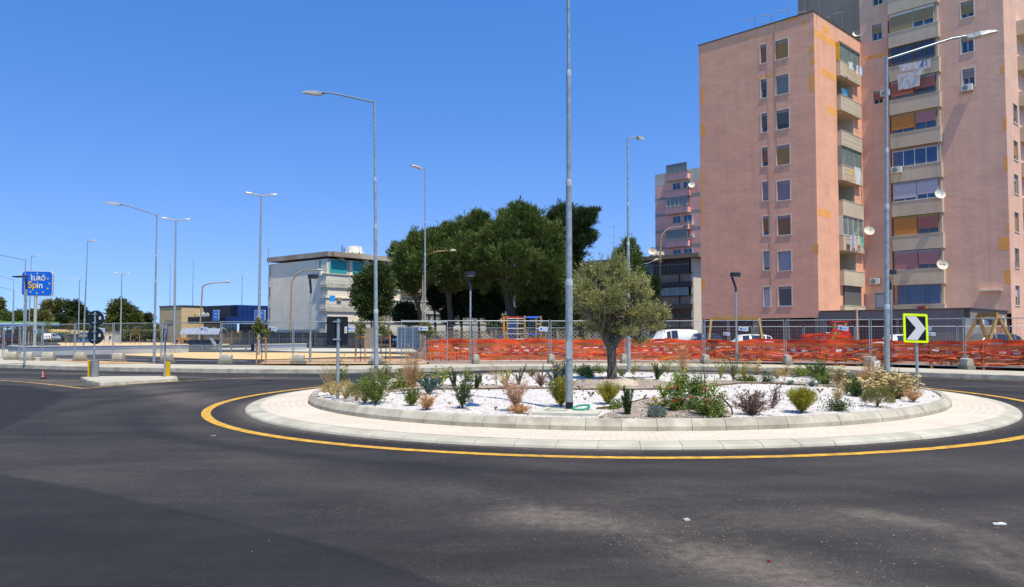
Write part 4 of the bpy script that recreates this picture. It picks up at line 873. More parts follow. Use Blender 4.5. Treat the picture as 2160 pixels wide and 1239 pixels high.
    antenna(FR.P(10.5,zt_,-3),2.4,[(.9,.8)],T); antenna(FR.P(7.5,zt_,-3),1.6,[(.9,.8)],T)
    return T
slab_block()
def towel_thing():
    c=at(701,630,98.2); mb=MB(); mb.box((c.x,c.y,c.z),(.85,.06,.75),M('bright_blue_towel',(.03,.33,.70),.9,.08,3),R(50)); tag(mb.build('towel'),'bright blue towel over a balcony edge of the pale grey block','towel')
towel_thing()
def dark_block():
    T=empty('apartment_block'); tag(T,'dark grey three-storey apartment block behind the olive tree','apartment block')
    c=at(1463,690,105); Fd=Fac(c.xy,Vector((.74,-.67))); pit=3.05; zt_=Fd.uz(1462,535)[1]; uL=Fd.uz(1195,600)[0]
    m_d=M('dark_grey_cladding',(.075,.07,.075),.85,.2,1); m_p=M('stained_panel',(.30,.27,.23),.9,.25,.8,col2=(.22,.2,.17)); m_f=M('stained_fascia',(.20,.17,.14),.9,.3,1)
    mb=MB(); Fd.box(mb,uL,0,0,zt_-.6,-12,-1.2,m_p); U=Fd.P(0,0); FE=Fac(U.xy,Vector((-Fd.n.x,-Fd.n.y))); FE.box(mb,0,12,0,zt_-.62,-.3,.05,m_trim)
    mb.build('wall',T)
    r=MB(); Fd.box(r,uL,1.2,zt_-.55,zt_,-12.5,.7,m_f)
    for k in range(8): Fd.box(r,-5-k*5.5,-4.3-k*5.5,zt_-1.0,zt_-.55,0,.65,m_f)
    r.build('roof',T)
    for k in range(4):
        zb=Fd.uz(1450,577)[1]-k*pit; b=MB(); Fd.box(b,uL,-.3,zb-1.1,zb,-1.2,0,m_p); Fd.box(b,uL,-.1,zb,zb+.14,-1.2,.15,m_d); Fd.box(b,uL,-.1,zb-1.75,zb-1.1,-1.2,.2,m_d)
        for j in range(14): Fd.box(b,-2.2-j*3.4,-1.95-j*3.4,zb-1.1,zb,0,.05,m_d)
        b.build('balcony',T)
        z0,z1=zb+.14,zb+pit-1.75
        if k==0:
            q=MB(); j=0; u=-.6
            while u>uL:
                if not(-8.4<u<-6.3 or -14.6<u<-12): Fd.box(q,u-.10,u,z0,zt_-.6,-.06,0,M('grey_railing_bars',(.17,.17,.18),.6,.1,4))
                u-=.22
            Fd.box(q,uL,-.5,z0+(zt_-z0)*.45,z0+(zt_-z0)*.45+.1,-.06,.02,m_gfr); Fd.box(q,uL,-.5,z0,zt_-.6,-1.15,-1.1,m_dark); q.build('window_grille',T)
            window(Fd,-8.4,-6.2,z0,z0+1.5,T,None,1,m_gl,m_gfr,2,False,False,rec=-.05); window(Fd,-14.6,-12,z0,z0+1.5,T,None,1,m_gl,m_gfr,2,False,False,rec=-.05)
        elif k==1: 
            for a,b_,cc in ((-5.6,-.7,3),(-10.6,-5.9,4),(-15.6,-11.2,3),(-22,-17,4),(-30,-25,4)): window(Fd,a,b_,z0,z1-.1,T,None,1,m_glg if cc==3 else m_gl,m_alu,cc,False,False,rec=-.02)
        elif k==2:
            q=MB(); Fd.box(q,-8,-5.8,z0-1,z1-.1,-1.2,-1.05,m_dark); q.build('balcony_door',T)
            for a,b_,cc in ((-15,-11,3),(-25,-20,4)): window(Fd,a,b_,z0,z1-.1,T,None,1,m_gl,m_alu,cc,False,False,rec=.9)
    p=Fd.P(-9.2,zt_,-6); v=MB(); v.lathe(p,[(1.25,-.3),(1.2,.1),(1.05,.8),(.92,1.25),(.88,1.3)],M('grey_roof_tank',(.40,.38,.35),.85,.2,1),22)
    for k in range(8): t=k*math.pi/4+.5; v.box(p+Vector((1.08*math.cos(t),1.08*math.sin(t),.6)),(.25,.25,.3),m_dark,t)
    v.build('roof_vent_drum',T)
    c_=at(1376,531,104); dish(c_,(-.1,-.95,.3),.55,T,True); antenna(Fd.P(-13.5,zt_,-1),5.2,[(.95,.9),(.7,.8),(.5,.6)],T); antenna(Fd.P(-12.2,zt_,-2),2.6,[(.9,.7)],T)
dark_block()
# ---- supermarket
def supermarket():
    T=empty('supermarket'); tag(T,'low supermarket with sandy brick end and dark blue cladding beyond the car park','shop')
    c=at(382.3,690,148); Fl=Fac(c.xy,Vector((.80,-.60))); Fr=Fac(c.xy,Vector((.60,.80)))
    mbk=M('sandy_brick',(.62,.46,.27),.9,.12,.8,bump=.2,bscale=8,streak=(1,1,5)); mnv=M('navy_cladding',(.012,.04,.15),.5,.15,.3); mch=M('charcoal_cladding',(.035,.034,.04),.55,.15,.3)
    u0=Fl.uz(336,690)[0]; zt_=Fl.uz(382,647)[1]; u1=Fr.uz(430,690)[0]
    mb=MB(); Fl.box(mb,u0,0,-.1,zt_,-u1,0,mbk); mb.build('brick_wall',T)
    e=MB(); Fl.box(e,u0-.1,.1,zt_,zt_+.25,-u1,.1,m_cap); Fr.box(e,.1,u1,zt_+.002,zt_+.252,-.3,.1,m_cap); e.build('roof_edge',T)
    c2=at(500.5,690,138); F2=Fac(c2.xy,Vector((.80,-.60))); F3=Fac(c2.xy,Vector((.60,.80))); ua=F2.uz(428,690)[0]; z2=F2.uz(500,643.5)[1]; ub=F3.uz(600,690)[0]
    q=MB(); F2.box(q,ua,0,3.6,z2,-14,0,mch); F3.box(q,0.0,ub,3.6,z2-.02,-2,.01,mnv)
    for k in range(1,9): F2.box(q,ua*k/9-.03,ua*k/9+.03,3.6,z2,0,.02,mnv)
    for k in range(1,10): F3.box(q,ub*k/10-.03,ub*k/10+.03,3.6,z2,0.01,.03,m_black)
    q.build('cladding',T)
    ca=MB(); F2.box(ca,F2.uz(398,690,2)[0],0,3.3,4.5,-2,2.2,mch); F3.box(ca,-2.2,ub,3.302,4.4,-2,2.2,mnv); ca.build('canopy',T)
    g=MB(); F2.box(g,ua,-6,0,3.3,-1,-.1,mbk); g.build('entrance_wall',T)
    for k in range(5): window(F3,.5+k*3.2,3.5+k*3.2,.1,3.2,T,None,1,[glass('shop_glass',(.03,.06,.06)),m_cur][k%2],m_black,3,False,False,rec=.1)
    window(F2,-5.8,-.4,.1,3.2,T,None,1,MATS['shop_glass'],m_black,5,False,False,rec=.1)
    w=MB(); Fl.box(w,u0+2,-2.5,4.0-.9,4.0,.0,.03,M('strip_window',(.30,.24,.15),.5,.2,1)); Fl.box(w,u0+1.6,u0+2.8,0,2.6,0,.03,m_black); w.build('strip_window',T)
    # lettering over the canopy
    for txt,col,px in (('sp',M('gold_letters',(.75,.50,.03),.5,.05,5),409),('esa intelligente',M('white_letters',(.75,.75,.72),.5,.05,5),415)):
        text_mesh(txt,1.15,.05,.01,col,'lettering',T,F2.P(F2.uz(px,671,2.2)[0],4.55,2.15),(R(90),0,math.atan2(F2.u.y,F2.u.x)),(.55 if txt!='sp' else .7,1,1))
    cm=MB(); Fr.box(cm,4,4.7,5.2-.6,5.2,0,.3,m_gfr); cm.build('wall_lamp',T)
    pn=MB(); 
    for k in range(3): Fr.box(pn,5.8,8.5,2.7-k*.95,3.5-k*.95,0,.1,M('blue_notice_panel',(.03,.09,.22),.5,.6,.8))
    pn.build('notice_panel',T)
supermarket()
# ================================================================ LAMP POSTS
def led_head(par,tip,ax,up=.12,s=1.0,name='lamp_head'):
    """flat LED head starting at 'tip' and pointing along ax (2D)"""
    a=Vector((ax[0],ax[1],up)).normalized(); sd=Vector((-a.y,a.x,0)).normalized(); n=a.cross(sd)*-1
    n=sd.cross(a)*-1 if n.z<0 else n
    P=lambda x,y,z: tip+a*x*s+sd*y*s+n*z*s
    mb=MB(); prof=[(-.08,.05,.03,-.05),(.06,.075,.055,-.075),(.22,.15,.075,-.06),(.45,.17,.065,-.035),(.62,.15,.045,-.02),(.72,.10,.02,-.01)]
    vs=[]
    for x,w,t,b in prof: vs+=[P(x,-w,b),P(x,-w*.8,t*.7),P(x,0,t),P(x,w*.8,t*.7),P(x,w,b)]
    k=5; fs=[(i*k+j,i*k+(j+1)%k,(i+1)*k+(j+1)%k,(i+1)*k+j) for i in range(len(prof)-1) for j in range(k)]+[tuple(range(k))[::-1],tuple(range((len(prof)-1)*k,len(prof)*k))]
    mb.add(vs,fs,M('lamp_head_aluminium',(.42,.43,.44),.45,.08,5,metal=.2)); o=mb.build(name,par)
    l=MB(); l.add([P(.28,-.13,-.055),P(.66,-.11,-.027),P(.66,.11,-.027),P(.28,.13,-.055),P(.28,-.13,-.045),P(.66,-.11,-.017),P(.66,.11,-.017),P(.28,.13,-.045)],[(0,1,2,3),(4,7,6,5),(0,4,5,1),(1,5,6,2),(2,6,7,3),(3,7,4,0)],M('lamp_lens',(.50,.46,.38),.2,.3,30,spec=.8)); l.build('lens',o)
    return o
def lamp_stepped(base,top,arm_dir,arm,rise,label,r0=.062,group='stepped steel lamps of the roundabout',hatch=False,head=.88,steps=(.25,.55,.72)):
    base=Vector(base); H=(top.z-base.z); e=empty('street_lamp',base); tag(e,label,'street lamp',group)
    dx,dy=top.x-base.x,top.y-base.y; L_=lambda z: Vector((dx*z/H,dy*z/H,z))
    mb=MB(); rr=r0; zs=[0]+[H*s for s in steps]+[H]
    for i in range(len(zs)-1):
        r=r0*(1-.17*i); r2=r*.97; mb.tube([L_(zs[i]),L_(zs[i+1])],[r,r2],m_galv,16)
        if i<len(zs)-2: mb.tube([L_(zs[i+1]-.07),L_(zs[i+1]-.01),L_(zs[i+1]+.05)],[r*1.005,r*1.10,r*.90],M('pole_collar',(.50,.53,.56),.4,.08,8,metal=.3),16,False)
    mb.build('pole',e)
    a=Vector((arm_dir[0],arm_dir[1],0)).normalized(); ra=r0*.42; p0=L_(H); am=MB()
    am.tube([p0-Vector((0,0,.45)),p0-Vector((0,0,.02)),p0+Vector((0,0,.02))],ra*1.25,m_galv,10)
    am.tube([p0-Vector((0,0,.03)),p0+a*arm*.86+Vector((0,0,rise*.93)),p0+a*arm+Vector((0,0,rise))],[ra,ra,ra],m_galv,10); am.tube([p0+a*(arm-.04)+Vector((0,0,rise)),p0+a*(arm+.1)+Vector((0,0,rise+.01))],ra*1.4,m_galv,10)
    am.build('arm',e); led_head(e,p0+a*(arm+.14)+Vector((0,0,rise+.02)),a,.12,head)
    if hatch:
        h=MB(); v=Vector((.25-0,-1,0)).normalized(); 
        q=Vector((0,0,1.02))+Vector((-.01,-r0-.001,0)); w=.045; pts=[]
        prof=[(math.cos(t)*w,math.sin(t)*.05+(.11 if math.sin(t)>=0 else -.11)) for t in [i*2*math.pi/16 for i in range(16)]]
        h.ext(prof,lambda a_,b_,d: q+Vector((a_+.0,d,b_+.0)),-.008,.03,M('hatch_steel',(.42,.46,.50),.4,.08,8,metal=.3)); o=h.build('access_hatch',e)
        b=MB(); b.tube([(0,0,-.02),(0,0,.14)],r0*1.03,m_black,16); b.build('base_sleeve',e)
    return e
zc_=onbed(1201,866)
lamp_stepped(zc_,at(1199,-66,zc_.y),(.15,-1),1.75,.5,'tall steel lamp post standing nearest, in the front of the planted bed',.063,hatch=True,steps=(.285,.51,.76))
def bedlamp(px,pytop,pxt,Y,d,label):
    x=(px-1080)/F*Y; b=Vector((x,Y,surf(x,Y)-.02)); t=at(pxt,pytop,Y); return lamp_stepped(b,t,d,1.75,.47,label)
bedlamp(795,214,790,21.5,(-.90,.43),'steel lamp in the left of the planted bed, its arm pointing left')
bedlamp(1868,123,1870,18.0,(1,-.05),'steel lamp in the right of the planted bed, arm reaching right over the tall tower')
bedlamp(1326,293,1324,26.0,(.35,.95),'steel lamp at the back of the planted bed beyond the olive tree')
def lamp_far(xb,yb,xt,yt,z,d,arm,rise,label,r0=.062,double=False,group='steel lamps along the streets and car park',Y=None,head=1.0):
    b=gnd(xb,yb,z) if Y is None else Vector(((xb-1080)/F*Y,Y,0)); t=at(xt,yt,b.y); t.z=max(t.z,2)
    if not double: return lamp_stepped(b,t,d,arm,rise,label,r0,group,head=head)
    e=empty('car_park_lamp',b); tag(e,label,'street lamp',group); H=t.z-b.z; dx=t.x-b.x; mb=MB()
    mb.tube([(0,0,0),(dx*.5,0,H*.5),(dx,0,H)],[r0*1.3,r0,r0*.6],m_galv,10); mb.build('pole',e)
    for s in(-1,1):
        a=Vector((s*.92,s*.38,0)); q=MB(); q.tube([(dx,0,H-.05),Vector((dx,0,H))+a*.35+Vector((0,0,.06))],r0*.5,m_galv,8); q.build('arm',e); led_head(e,Vector((dx,0,H))+a*.4+Vector((0,0,.06)),a,.15,1.0)
    return e
G_='steel lamps along the streets and car park'
lamp_far(325,766,331,453,.158,(-1,.1),1.75,.5,'street lamp on the far pavement with its arm reaching left, right of the round signs')
lamp_far(49,752,54,548,.1,(-1,.0),1.75,.3,'street lamp in front of the blue starred sign with its arm to the left')
lamp_far(25,732,29,590,0,(-1,0),1.75,.4,'street lamp at the left edge, left of the blue starred sign')
lamp_far(28,729,30,613,0,(-1,0),1.75,.4,'shorter looking street lamp right behind the one at the left edge')
lamp_far(896,757,897,358,0,(-.8,-.6),.12,.03,'tall slim lamp in front of the left pine crowns',.072)
lamp_far(545,750,551,413,0,(1,0),0,0,'tall twin-headed lamp in front of the white wall left of the pale block',.085,True)
lamp_far(367,744,371,465,0,(1,0),0,0,'twin-headed lamp by the left end of the trolley shelter',.085,True)
lamp_far(176,731,185,509,0,(.9,.3),.12,.03,'tall lamp with one head, just left of the round signs',.10)
lamp_far(60,727,66,541,0,(.9,.3),.12,.03,'tall lamp behind the blue starred sign',.10)
lamp_far(165,722,168,591,0,(1,0),0,0,'twin-headed lamp far off, left of the round signs',.10,True)
lamp_far(254,725,257,578,0,(1,0),0,0,'twin-headed lamp in front of the round pine on the left',.10,True)
lamp_far(358,720,359,561,0,(-.9,.3),.12,.03,'slim far lamp in front of the sandy brick wall corner',.10)
lamp_far(405,720,408,550,0,(-.9,.3),.12,.03,'slim far lamp beside the gold letters of the shop',.10)
lamp_far(509,718,511,580,0,(1,0),0,0,'small twin-headed lamp in front of the navy cladding',.10,True)
lamp_far(566,727,567,526,0,(-.9,.3),.12,.03,'slim lamp at the left corner of the pale block',.10)
lamp_far(212,712,212,653,0,(-.9,.3),.8,.2,'tiny distant lamp beside the round signs',.10)
def lamp_curved(xb,yb,xm,ym,xa,ya,xh,yh,Y,label,m):
    B=at(xb,yb,Y) if Y else gnd(xb,yb); Y=B.y; B.z=0; m1=at(xm,ym,Y); ap=at(xa,ya,Y); h=at(xh,yh,Y); e=empty('curved_street_lamp',B); tag(e,label,'street lamp','old tan street lamps with a curved arm')
    L_=lambda v: v-B; mb=MB(); P0=Vector((0,0,0)); P1=L_(m1); path=[P0,P1]
    c1=P1+(P1-P0).normalized()*(ap.z-m1.z)*.75; A=L_(ap)
    for k in range(1,9):
        t=k/8; c2=A-Vector((A.x-P1.x,0,0))*.5; path.append(P1*(1-t)**3+c1*3*t*(1-t)**2+c2*3*t*t*(1-t)+A*t**3)
    H=L_(h); path.append(A+(H-A)*.8)
    n=len(path); mb.tube(path,[.10-.045*i/n for i in range(n)],m,9); mb.build('pole',e)
    d=(H-A).normalized(); q=MB(); ln=.75; ww=.14; r=[.05,.12,.16,.15,.09,.03]; q.tube([A+(H-A)*.75+d*ln*k/5 for k in range(6)],r,M('old_lamp_head',(.48,.45,.38),.5,.1,4),9); q.build('lamp_head',e)
m_tan=M('tan_painted_pole',(.40,.27,.14),.6,.15,3)
lamp_curved(420,717,427,608,462,597,479,595,105,'old tan curved lamp in front of the shop front',m_tan)
lamp_curved(611,727,615,604,655,570,672,570,95,'old tan curved lamp in front of the pale end wall',m_tan)
lamp_curved(891,712,892,562,934,530,953,529,84,'old tan curved lamp in front of the pines',m_tan)
lamp_curved(1391,715,1393,517,1425,480,1441,479,84,'old tan curved lamp in front of the dark grey block',m_tan)
lamp_curved(1338,715,1340,585,1367,556,1381,550,88,'thin grey curved lamp half hidden by the olive tree',m_galv_d)
def park_lamp(xb,yb,yt,xh,label,d=(1,0)):
    b=gnd(xb,yb,.16); H=at(xb,yt,b.y).z-b.z; hx=(xh-xb)/F*b.y; e=empty('park_lamp',b); tag(e,label,'park lamp','black flat-headed lamps around the playground'); m=M('charcoal_lamp_paint',(.025,.027,.032),.5,.1,4)
    mb=MB(); mb.tube([(0,0,0),(0,0,1.0)],.06,m_galv,10); mb.tube([(0,0,1.0),(0,0,H-.75)],.045,m_galv,10); mb.build('pole',e)
    q=MB(); q.tube([(0,0,H-.78),(0,0,H-.6),(hx*.55-.12,0,H-.15),(hx*.55-.12,0,H-.08)],.055,m,8); q.build('neck',e)
    h=MB(); w=.24; poly=[(w*math.cos(t)*1.0,w*.75*math.sin(t)) for t in [k*2*math.pi/16 for k in range(16)]]; h.ext([(a+hx*.55+.02,b_) for a,b_ in poly],lambda a,b_,d_: Vector((a,b_,d_)),H-.09,H+.1,m); h.ext([((a)*.8+hx*.55+.02,b_*.8) for a,b_ in poly],lambda a,b_,d_: Vector((a,b_,d_)),H-.11,H-.09,MATS['lamp_lens']); h.build('lamp_head',e)
park_lamp(654,766,584,660,'black flat-headed lamp in front of the pale end wall')
park_lamp(992,766,578,989,'black flat-headed lamp in front of the pines')
park_lamp(1554,767,580,1551,'black flat-headed lamp in front of the left face of the orange tower')
park_lamp(1882,768,575,1883,'black flat-headed lamp right of the steel lamp pole at the tower corner')
b=gnd(51.5,770,.16); e=empty('park_lamp',b); tag(e,'dark flat lamp head sticking out left of the blue starred sign','park lamp','black flat-headed lamps around the playground'); H=at(52,584,b.y).z-b.z
q=MB(); q.tube([(0,0,0),(0,0,H-.55)],.045,m_galv,10); q.tube([(0,0,H-.56),(-.03,0,H-.05)],.05,MATS['charcoal_lamp_paint'],8); q.build('pole',e); q=MB(); q.box((-.28,0,H),(.50,.36,.055),MATS['charcoal_lamp_paint'],0,0,R(-2)); q.build('lamp_head',e)
# ================================================================ ROAD SIGNS
def signpost(base,H,label,cat,r=.03): 
    e=empty('road_sign',base); tag(e,label,cat); mb=MB(); mb.tube([(0,0,-.05),(0,0,H)],r,m_galv,12); mb.build('pole',e); return e
m_sback=M('dark_sign_back',(.012,.020,.026),.45,.15,4)
def clamp(e,z,y=-.035):
    c=MB(); c.box((0,y*0,z),(.09,.085,.03),m_galv); c.box((-.06,.03,z),(.10,.03,.025),m_galv); c.build('clamp',e)
def sticker(e,x,y,z,w,h):
    s=MB(); s.box((x,y,z),(w,.004,h),m_white); s.box((x,y-.003,z),(w*.45,.004,h*.62),M('sticker_print',(.38,.40,.42),.7,.4,60)); s.build('sticker',e)
b=gnd(197.5,795,.095); e=signpost(b,at(197,658,b.y).z-b.z,'grey pole with the dark backs of two round signs, one above the other','road sign')
sc=b.y/F
for yy in (672.5,709):
    z=at(197,yy,b.y).z-b.z; mb=MB(); ax=Matrix(((1,0,0),(0,0,-1),(0,1,0))); mb.lathe((.0,.055,z),[(.265,-.012),(.275,-.012),(.278,0),(.27,.012),(.25,.006)],m_sback,36,ax); mb.build('sign_disc',e); clamp(e,z+.14); clamp(e,z-.14); sticker(e,.15,.035,z+.02,.07,.10)
b=gnd(347,795,.095); e=signpost(b,at(348,686,b.y).z-b.z,'thin pole with a round sign seen edge-on, right end of traffic island','road sign')
z=at(350,700,b.y).z-b.z; mb=MB(); rz=R(96); ax=(Matrix.Rotation(rz-math.pi/2,3,'Z')@Matrix(((1,0,0),(0,0,-1),(0,1,0)))); ax=Matrix.Rotation(R(109),3,'Z')@Matrix(((1,0,0),(0,0,-1),(0,1,0))); mb.lathe((.06,0,z),[(.28,-.01),(.28,.01)],M('blue_grey_sign_face',(.12,.16,.30),.4,.1,4),30,ax); mb.build('sign_disc',e); clamp(e,z+.12)
def keep_marker(px,py,w,label,face):
    b=gnd(px,py+3,.096); e=empty('road_marker',b); tag(e,label,'road marker','yellow and grey upright markers on the traffic island'); z1=.5
    if face:
        q=MB(); q.box((0,0,.24),(.15,.03,.52),M('marker_yellow',(.62,.37,.01),.5,.08,5)); q.box((-.09,.03,.24),(.03,.12,.5),m_galv); q.build('panel',e)
    else:
        q=MB(); q.box((-.14,0,.26),(.05,.12,.56),MATS['marker_yellow']); q.build('panel',e)
        q=MB(); q.tube([(.04,0,0),(.04,0,.54)],.13,M('marker_grey',(.20,.22,.25),.5,.15,4),18); q.build('half_round_back',e)
keep_marker(354,791,.15,'yellow marker panel facing us beside the thin pole on the island',True)
keep_marker(197,792,.15,'grey half-round marker with yellow edge low on the double sign pole',False)
b=gnd(92,799.5,0); e=empty('flexible_bollard',b); tag(e,'broken red and white stub of a flexible bollard standing on the asphalt','bollard')
q=MB(); q.lathe((0,0,0),[(.10,0),(.10,.025),(.06,.04)],m_black,14); q.build('foot',e); q=MB(); q.tube([(0,0,.03),(-.015,0,.26)],.045,M('bollard_red',(.55,.03,.06),.5,.1,5),12)
for z in (.09,.17): q.box((-.005,-.046,z),(.04,.01,.05),m_white)
q.box((-.01,-.046,.235),(.04,.01,.03),m_white); q.build('tube',e)
b=onbed(712,842); e=signpost(b,at(711,673,b.y).z-b.z,'black back of a rectangular sign on a pole, left end of the planted bed','road sign',.032)
zA=at(708,668,b.y).z-b.z; zB=at(708,729,b.y).z-b.z
mb=MB(); w2=.205; x0=-.03
poly=[(x0-w2+.02,zB),(x0+w2-.02,zB),(x0+w2,zB+.02),(x0+w2,zA-.02),(x0+w2-.02,zA),(x0-w2+.02,zA),(x0-w2,zA-.02),(x0-w2,zB+.02)]
mb.ext(poly,lambda a,b_,d: Vector((a,d+a*.10,b_)),.045,.075,m_black); mb.ext([(x0+(a-x0)*.94,(zA+zB)/2+(b_-(zA+zB)/2)*.95) for a,b_ in poly],lambda a,b_,d: Vector((a,d+a*.10,b_)),.052,.06,m_sback); mb.build('sign_panel',e); clamp(e,zB+.12); clamp(e,zA-.10); sticker(e,.14,.05,(zA+zB)/2+.02,.05,.13)
# white chevron sign facing us
Yc=18.4; xc=(1932-1080)/F*Yc; b=Vector((xc,Yc,surf(xc,Yc))); e=signpost(b,at(1929,664,Yc).z-b.z,'black and white chevron sign with fluorescent yellow border, right of the planted bed','road sign',.034)
S4=[at(*p,Yc)-b for p in ((1902,722),(1957,724),(1954.5,663),(1900.5,661.5))]
def quadmap(a,b_,d): 
    p=S4[0]*(1-a)*(1-b_)+S4[1]*a*(1-b_)+S4[2]*a*b_+S4[3]*(1-a)*b_; return Vector((p.x,-.05+d+(a-.5)*.06,p.z))
q=MB(); r_=.04; q.ext([(r_,0),(1-r_,0),(1,r_),(1,1-r_),(1-r_,1),(r_,1),(0,1-r_),(0,r_)],quadmap,-.02,.0,M('fluorescent_yellow',(.72,.95,.0),.5,.03,3)); q.build('sign_panel',e)
q=MB(); q.ext([(.095,.085),(.905,.085),(.905,.915),(.095,.915)],quadmap,-.024,-.018,M('sign_black',(.008,.009,.010),.5,.1,5)); q.build('black_field',e)
q=MB(); q.ext([(.10,.905),(.53,.905),(.90,.50),(.55,.09),(.11,.09),(.50,.50)],quadmap,-.028,-.022,M('reflective_white',(.60,.61,.66),.45,.05,30)); q.build('chevron',e)
# ================================================================ STARRED SHOP SIGNS
def star_sign(cx,cy,wpx,hpx,Y,polebase,label,yaw=0,polepx=None,thick=.35):
    c=at(cx,cy,Y); w=wpx/F*Y; h=hpx/F*Y; e=empty('shop_sign',(c.x,c.y,0)); e.rotation_euler=(0,0,yaw); tag(e,label,'shop sign','blue starred shop signs')
    def rr(w,h,r): return [(x+r*math.cos(t),y+r*math.sin(t)) for (x,y,t0) in ((w/2-r,h/2-r,0),(-w/2+r,h/2-r,90),(-w/2+r,-h/2+r,180),(w/2-r,-h/2+r,270)) for t in [R(t0+k*22.5) for k in range(5)]]
    f=lambda a,b_,d: Vector((a,d,c.z+b_)); mb=MB(); mb.ext(rr(w,h,.12*w),f,-thick/2,thick/2,M('sign_white_edge',(.66,.64,.58),.5,.05,3)); mb.build('sign_case',e)
    q=MB(); mbl=M('sign_blue',(.004,.13,.58),.4,.06,1); q.ext(rr(w*.95,h*.95,.11*w),f,-thick/2-.02,-thick/2,mbl); fc=q.build('blue_face',e)
    y=-thick/2-.035; q=MB(); gold=M('sign_gold',(.80,.52,.02),.5,.04,3); 
    for k in range(12):
        t=math.pi/2+k*math.pi/6; 
        ps=[]
        for j in range(10): rr_=(.042 if j%2==0 else .018)*w; a=math.pi/2+j*math.pi/5; ps.append((.39*w*math.cos(t)+rr_*math.cos(a),.39*h*math.sin(t)+rr_*math.sin(a)))
        q.ext(ps,f,y,y+.02,gold)
    q.build('stars',e)
    whm=M('sign_letter_white',(.80,.80,.82),.5,.03,3); shm=M('sign_letter_shadow',(.002,.03,.17),.6,.03,3)
    for txt,x,z,sz,mm,sx in (('EURO',-.20,.12,.22,whm,.80),('Sp',-.28,-.185,.34,gold,.82),('in',-.02,-.185,.31,whm,.95)):
        for (ox,oz,oy,m2) in ((0,0,-.012,mm),(.009,-.009,.0,shm)):
            text_mesh(txt,sz*w,.008,.004*w,m2,'lettering' if m2 is mm else 'letter_shadow',e,((x+ox)*w,y+oy,c.z+(z+oz)*h),(R(90),0,0),(sx,1,1))
    if polepx:
        q=MB(); px=(polepx-cx)/F*Y; q.tube([(px,0,0),(px,0,c.z-h/2)],.165,M('cream_pole',(.50,.48,.42),.6,.06,2),16); q.build('pole',e)
    return e
star_sign(79.5,598.5,60,53,85,0,'large blue sign with gold stars on a cream pole, at the left edge',R(14),76.5)
star_sign(456,666,12,23,137,0,'small blue starred sign seen at an angle on the shop front',R(0))
star_sign(548.5,666,22,23,134,0,'small blue starred sign on the navy side of the shop',R(0))
# ================================================================ FENCE PANELS
m_wire=M('fence_wire',(.30,.33,.36),.5,.05,5,metal=.3)
def fence_panel(p,q,z,h,label,plate=None,post_in=None):
    p=Vector(p);q=Vector(q); L=(q-p).length; e=empty('fence_panel',(p.x,p.y,z),math.atan2(q.y-p.y,q.x-p.x)); tag(e,label,'fence panel','mesh site-fence panels around the roundabout')
    f=MB(); r=.021
    for x in (0,L): f.tube([(x,0,0),(x,0,h)],r,m_galv,8)
    for zz in (.09,h-.05): f.tube([(0,0,zz),(L,0,zz)],r*.9,m_galv,8)
    f.build('frame',e); g=MB(); n=int(L/.12)
    for i in range(1,n): g.beam((L*i/n,.0,.09),(L*i/n,0,h-.05),.0035,.0035,m_wire)
    for k in range(1,9): g.beam((0,.0,.09+(h-.14)*k/9),(L,0,.09+(h-.14)*k/9),.0035,.0035,m_wire)
    g.build('wire_mesh',e)
    if plate:
        s=MB(); s.box((L*plate[0],-.03,h-plate[1]),(.42,.01,.2),M('fence_plate_white',(.55,.60,.68),.5,.08,5),0,0,R(plate[2])); s.box((L*plate[0]-.10,-.037,h-plate[1]),(.10,.006,.09),M('plate_blue',(.02,.12,.5),.5,.05,5)); s.box((L*plate[0]+.07,-.037,h-plate[1]-.005),(.18,.006,.05),M('plate_light_blue',(.25,.38,.62),.5,.3,40)); s.build('name_plate',e)
    return e
proto_block=[None]
def block_foot(x,y,z,rz,tall,label):
    if proto_block[0] is None:
        e=empty('concrete_foot'); q=MB(); q.box((0,0,.07),(.30,.68,.14),m_conc_d); q.build('base_block',e)
        q=MB(); prof=[(-.13,0),(.13,0),(.13,.12),(.10,.24),(.04,.28),(-.04,.28),(-.10,.24),(-.13,.12)]; q.ext(prof,lambda a,b_,d: Vector((a,d,.142+b_)),-.27,.27,m_conc); q.build('rounded_block',e); proto_block[0]=e
    else: e=copy_tree(proto_block[0])
    e.location=(x,y,z); e.rotation_euler=(0,0,rz); tag(e,label,'concrete foot','concrete feet holding the site fence'); return e
def FZ(x,Y): return Vector(((x-1080)/F*Y,Y))
fl=[(-60,43.5,1.75),(9,42,1.78),(43,41.3,1.8),(91,40,1.85),(159,39.2,1.9),(240,38.3,1.9),(342,37.2,1.92),(467,36.2,1.95),(619,35.8,1.95),(788,35.6,1.95),(945,36.0,1.95)]
desc=['at the left edge of the picture','under the starred sign pole','just right of the starred sign pole','left of the round sign backs','behind the round sign backs','between the island and the shop','in front of the trolley shelter','in front of the pale end wall','behind the black sign back','behind the left bed lamp']
for i in range(10):
    a,b_=fl[i],fl[i+1]; p=FZ(a[0]+1.5,a[1]); q=FZ(b_[0]-1.5,b_[1]); fence_panel(p,q,.165,(a[2]+b_[2])/2,'grey mesh fence panel '+desc[i],(.72,.36,6) if i in (2,4,6,7,8) else None)
fl2=[(845,35.9),(1002,36.1),(1160,36.6),(1320,36.6),(1484,36.0),(1655,34.8),(1835,33.2),(2033,30.6),(2255,28.2),(2500,26)]
d2=['left of the climbing frame, partly doubling its neighbour','in front of the climbing frame','behind the olive trunk','between the olive tree and the dark red garage doors','in front of the wooden swing on the left','in front of the slide','behind the chevron sign','in front of the wooden swing on the right','beyond the right edge of the picture']
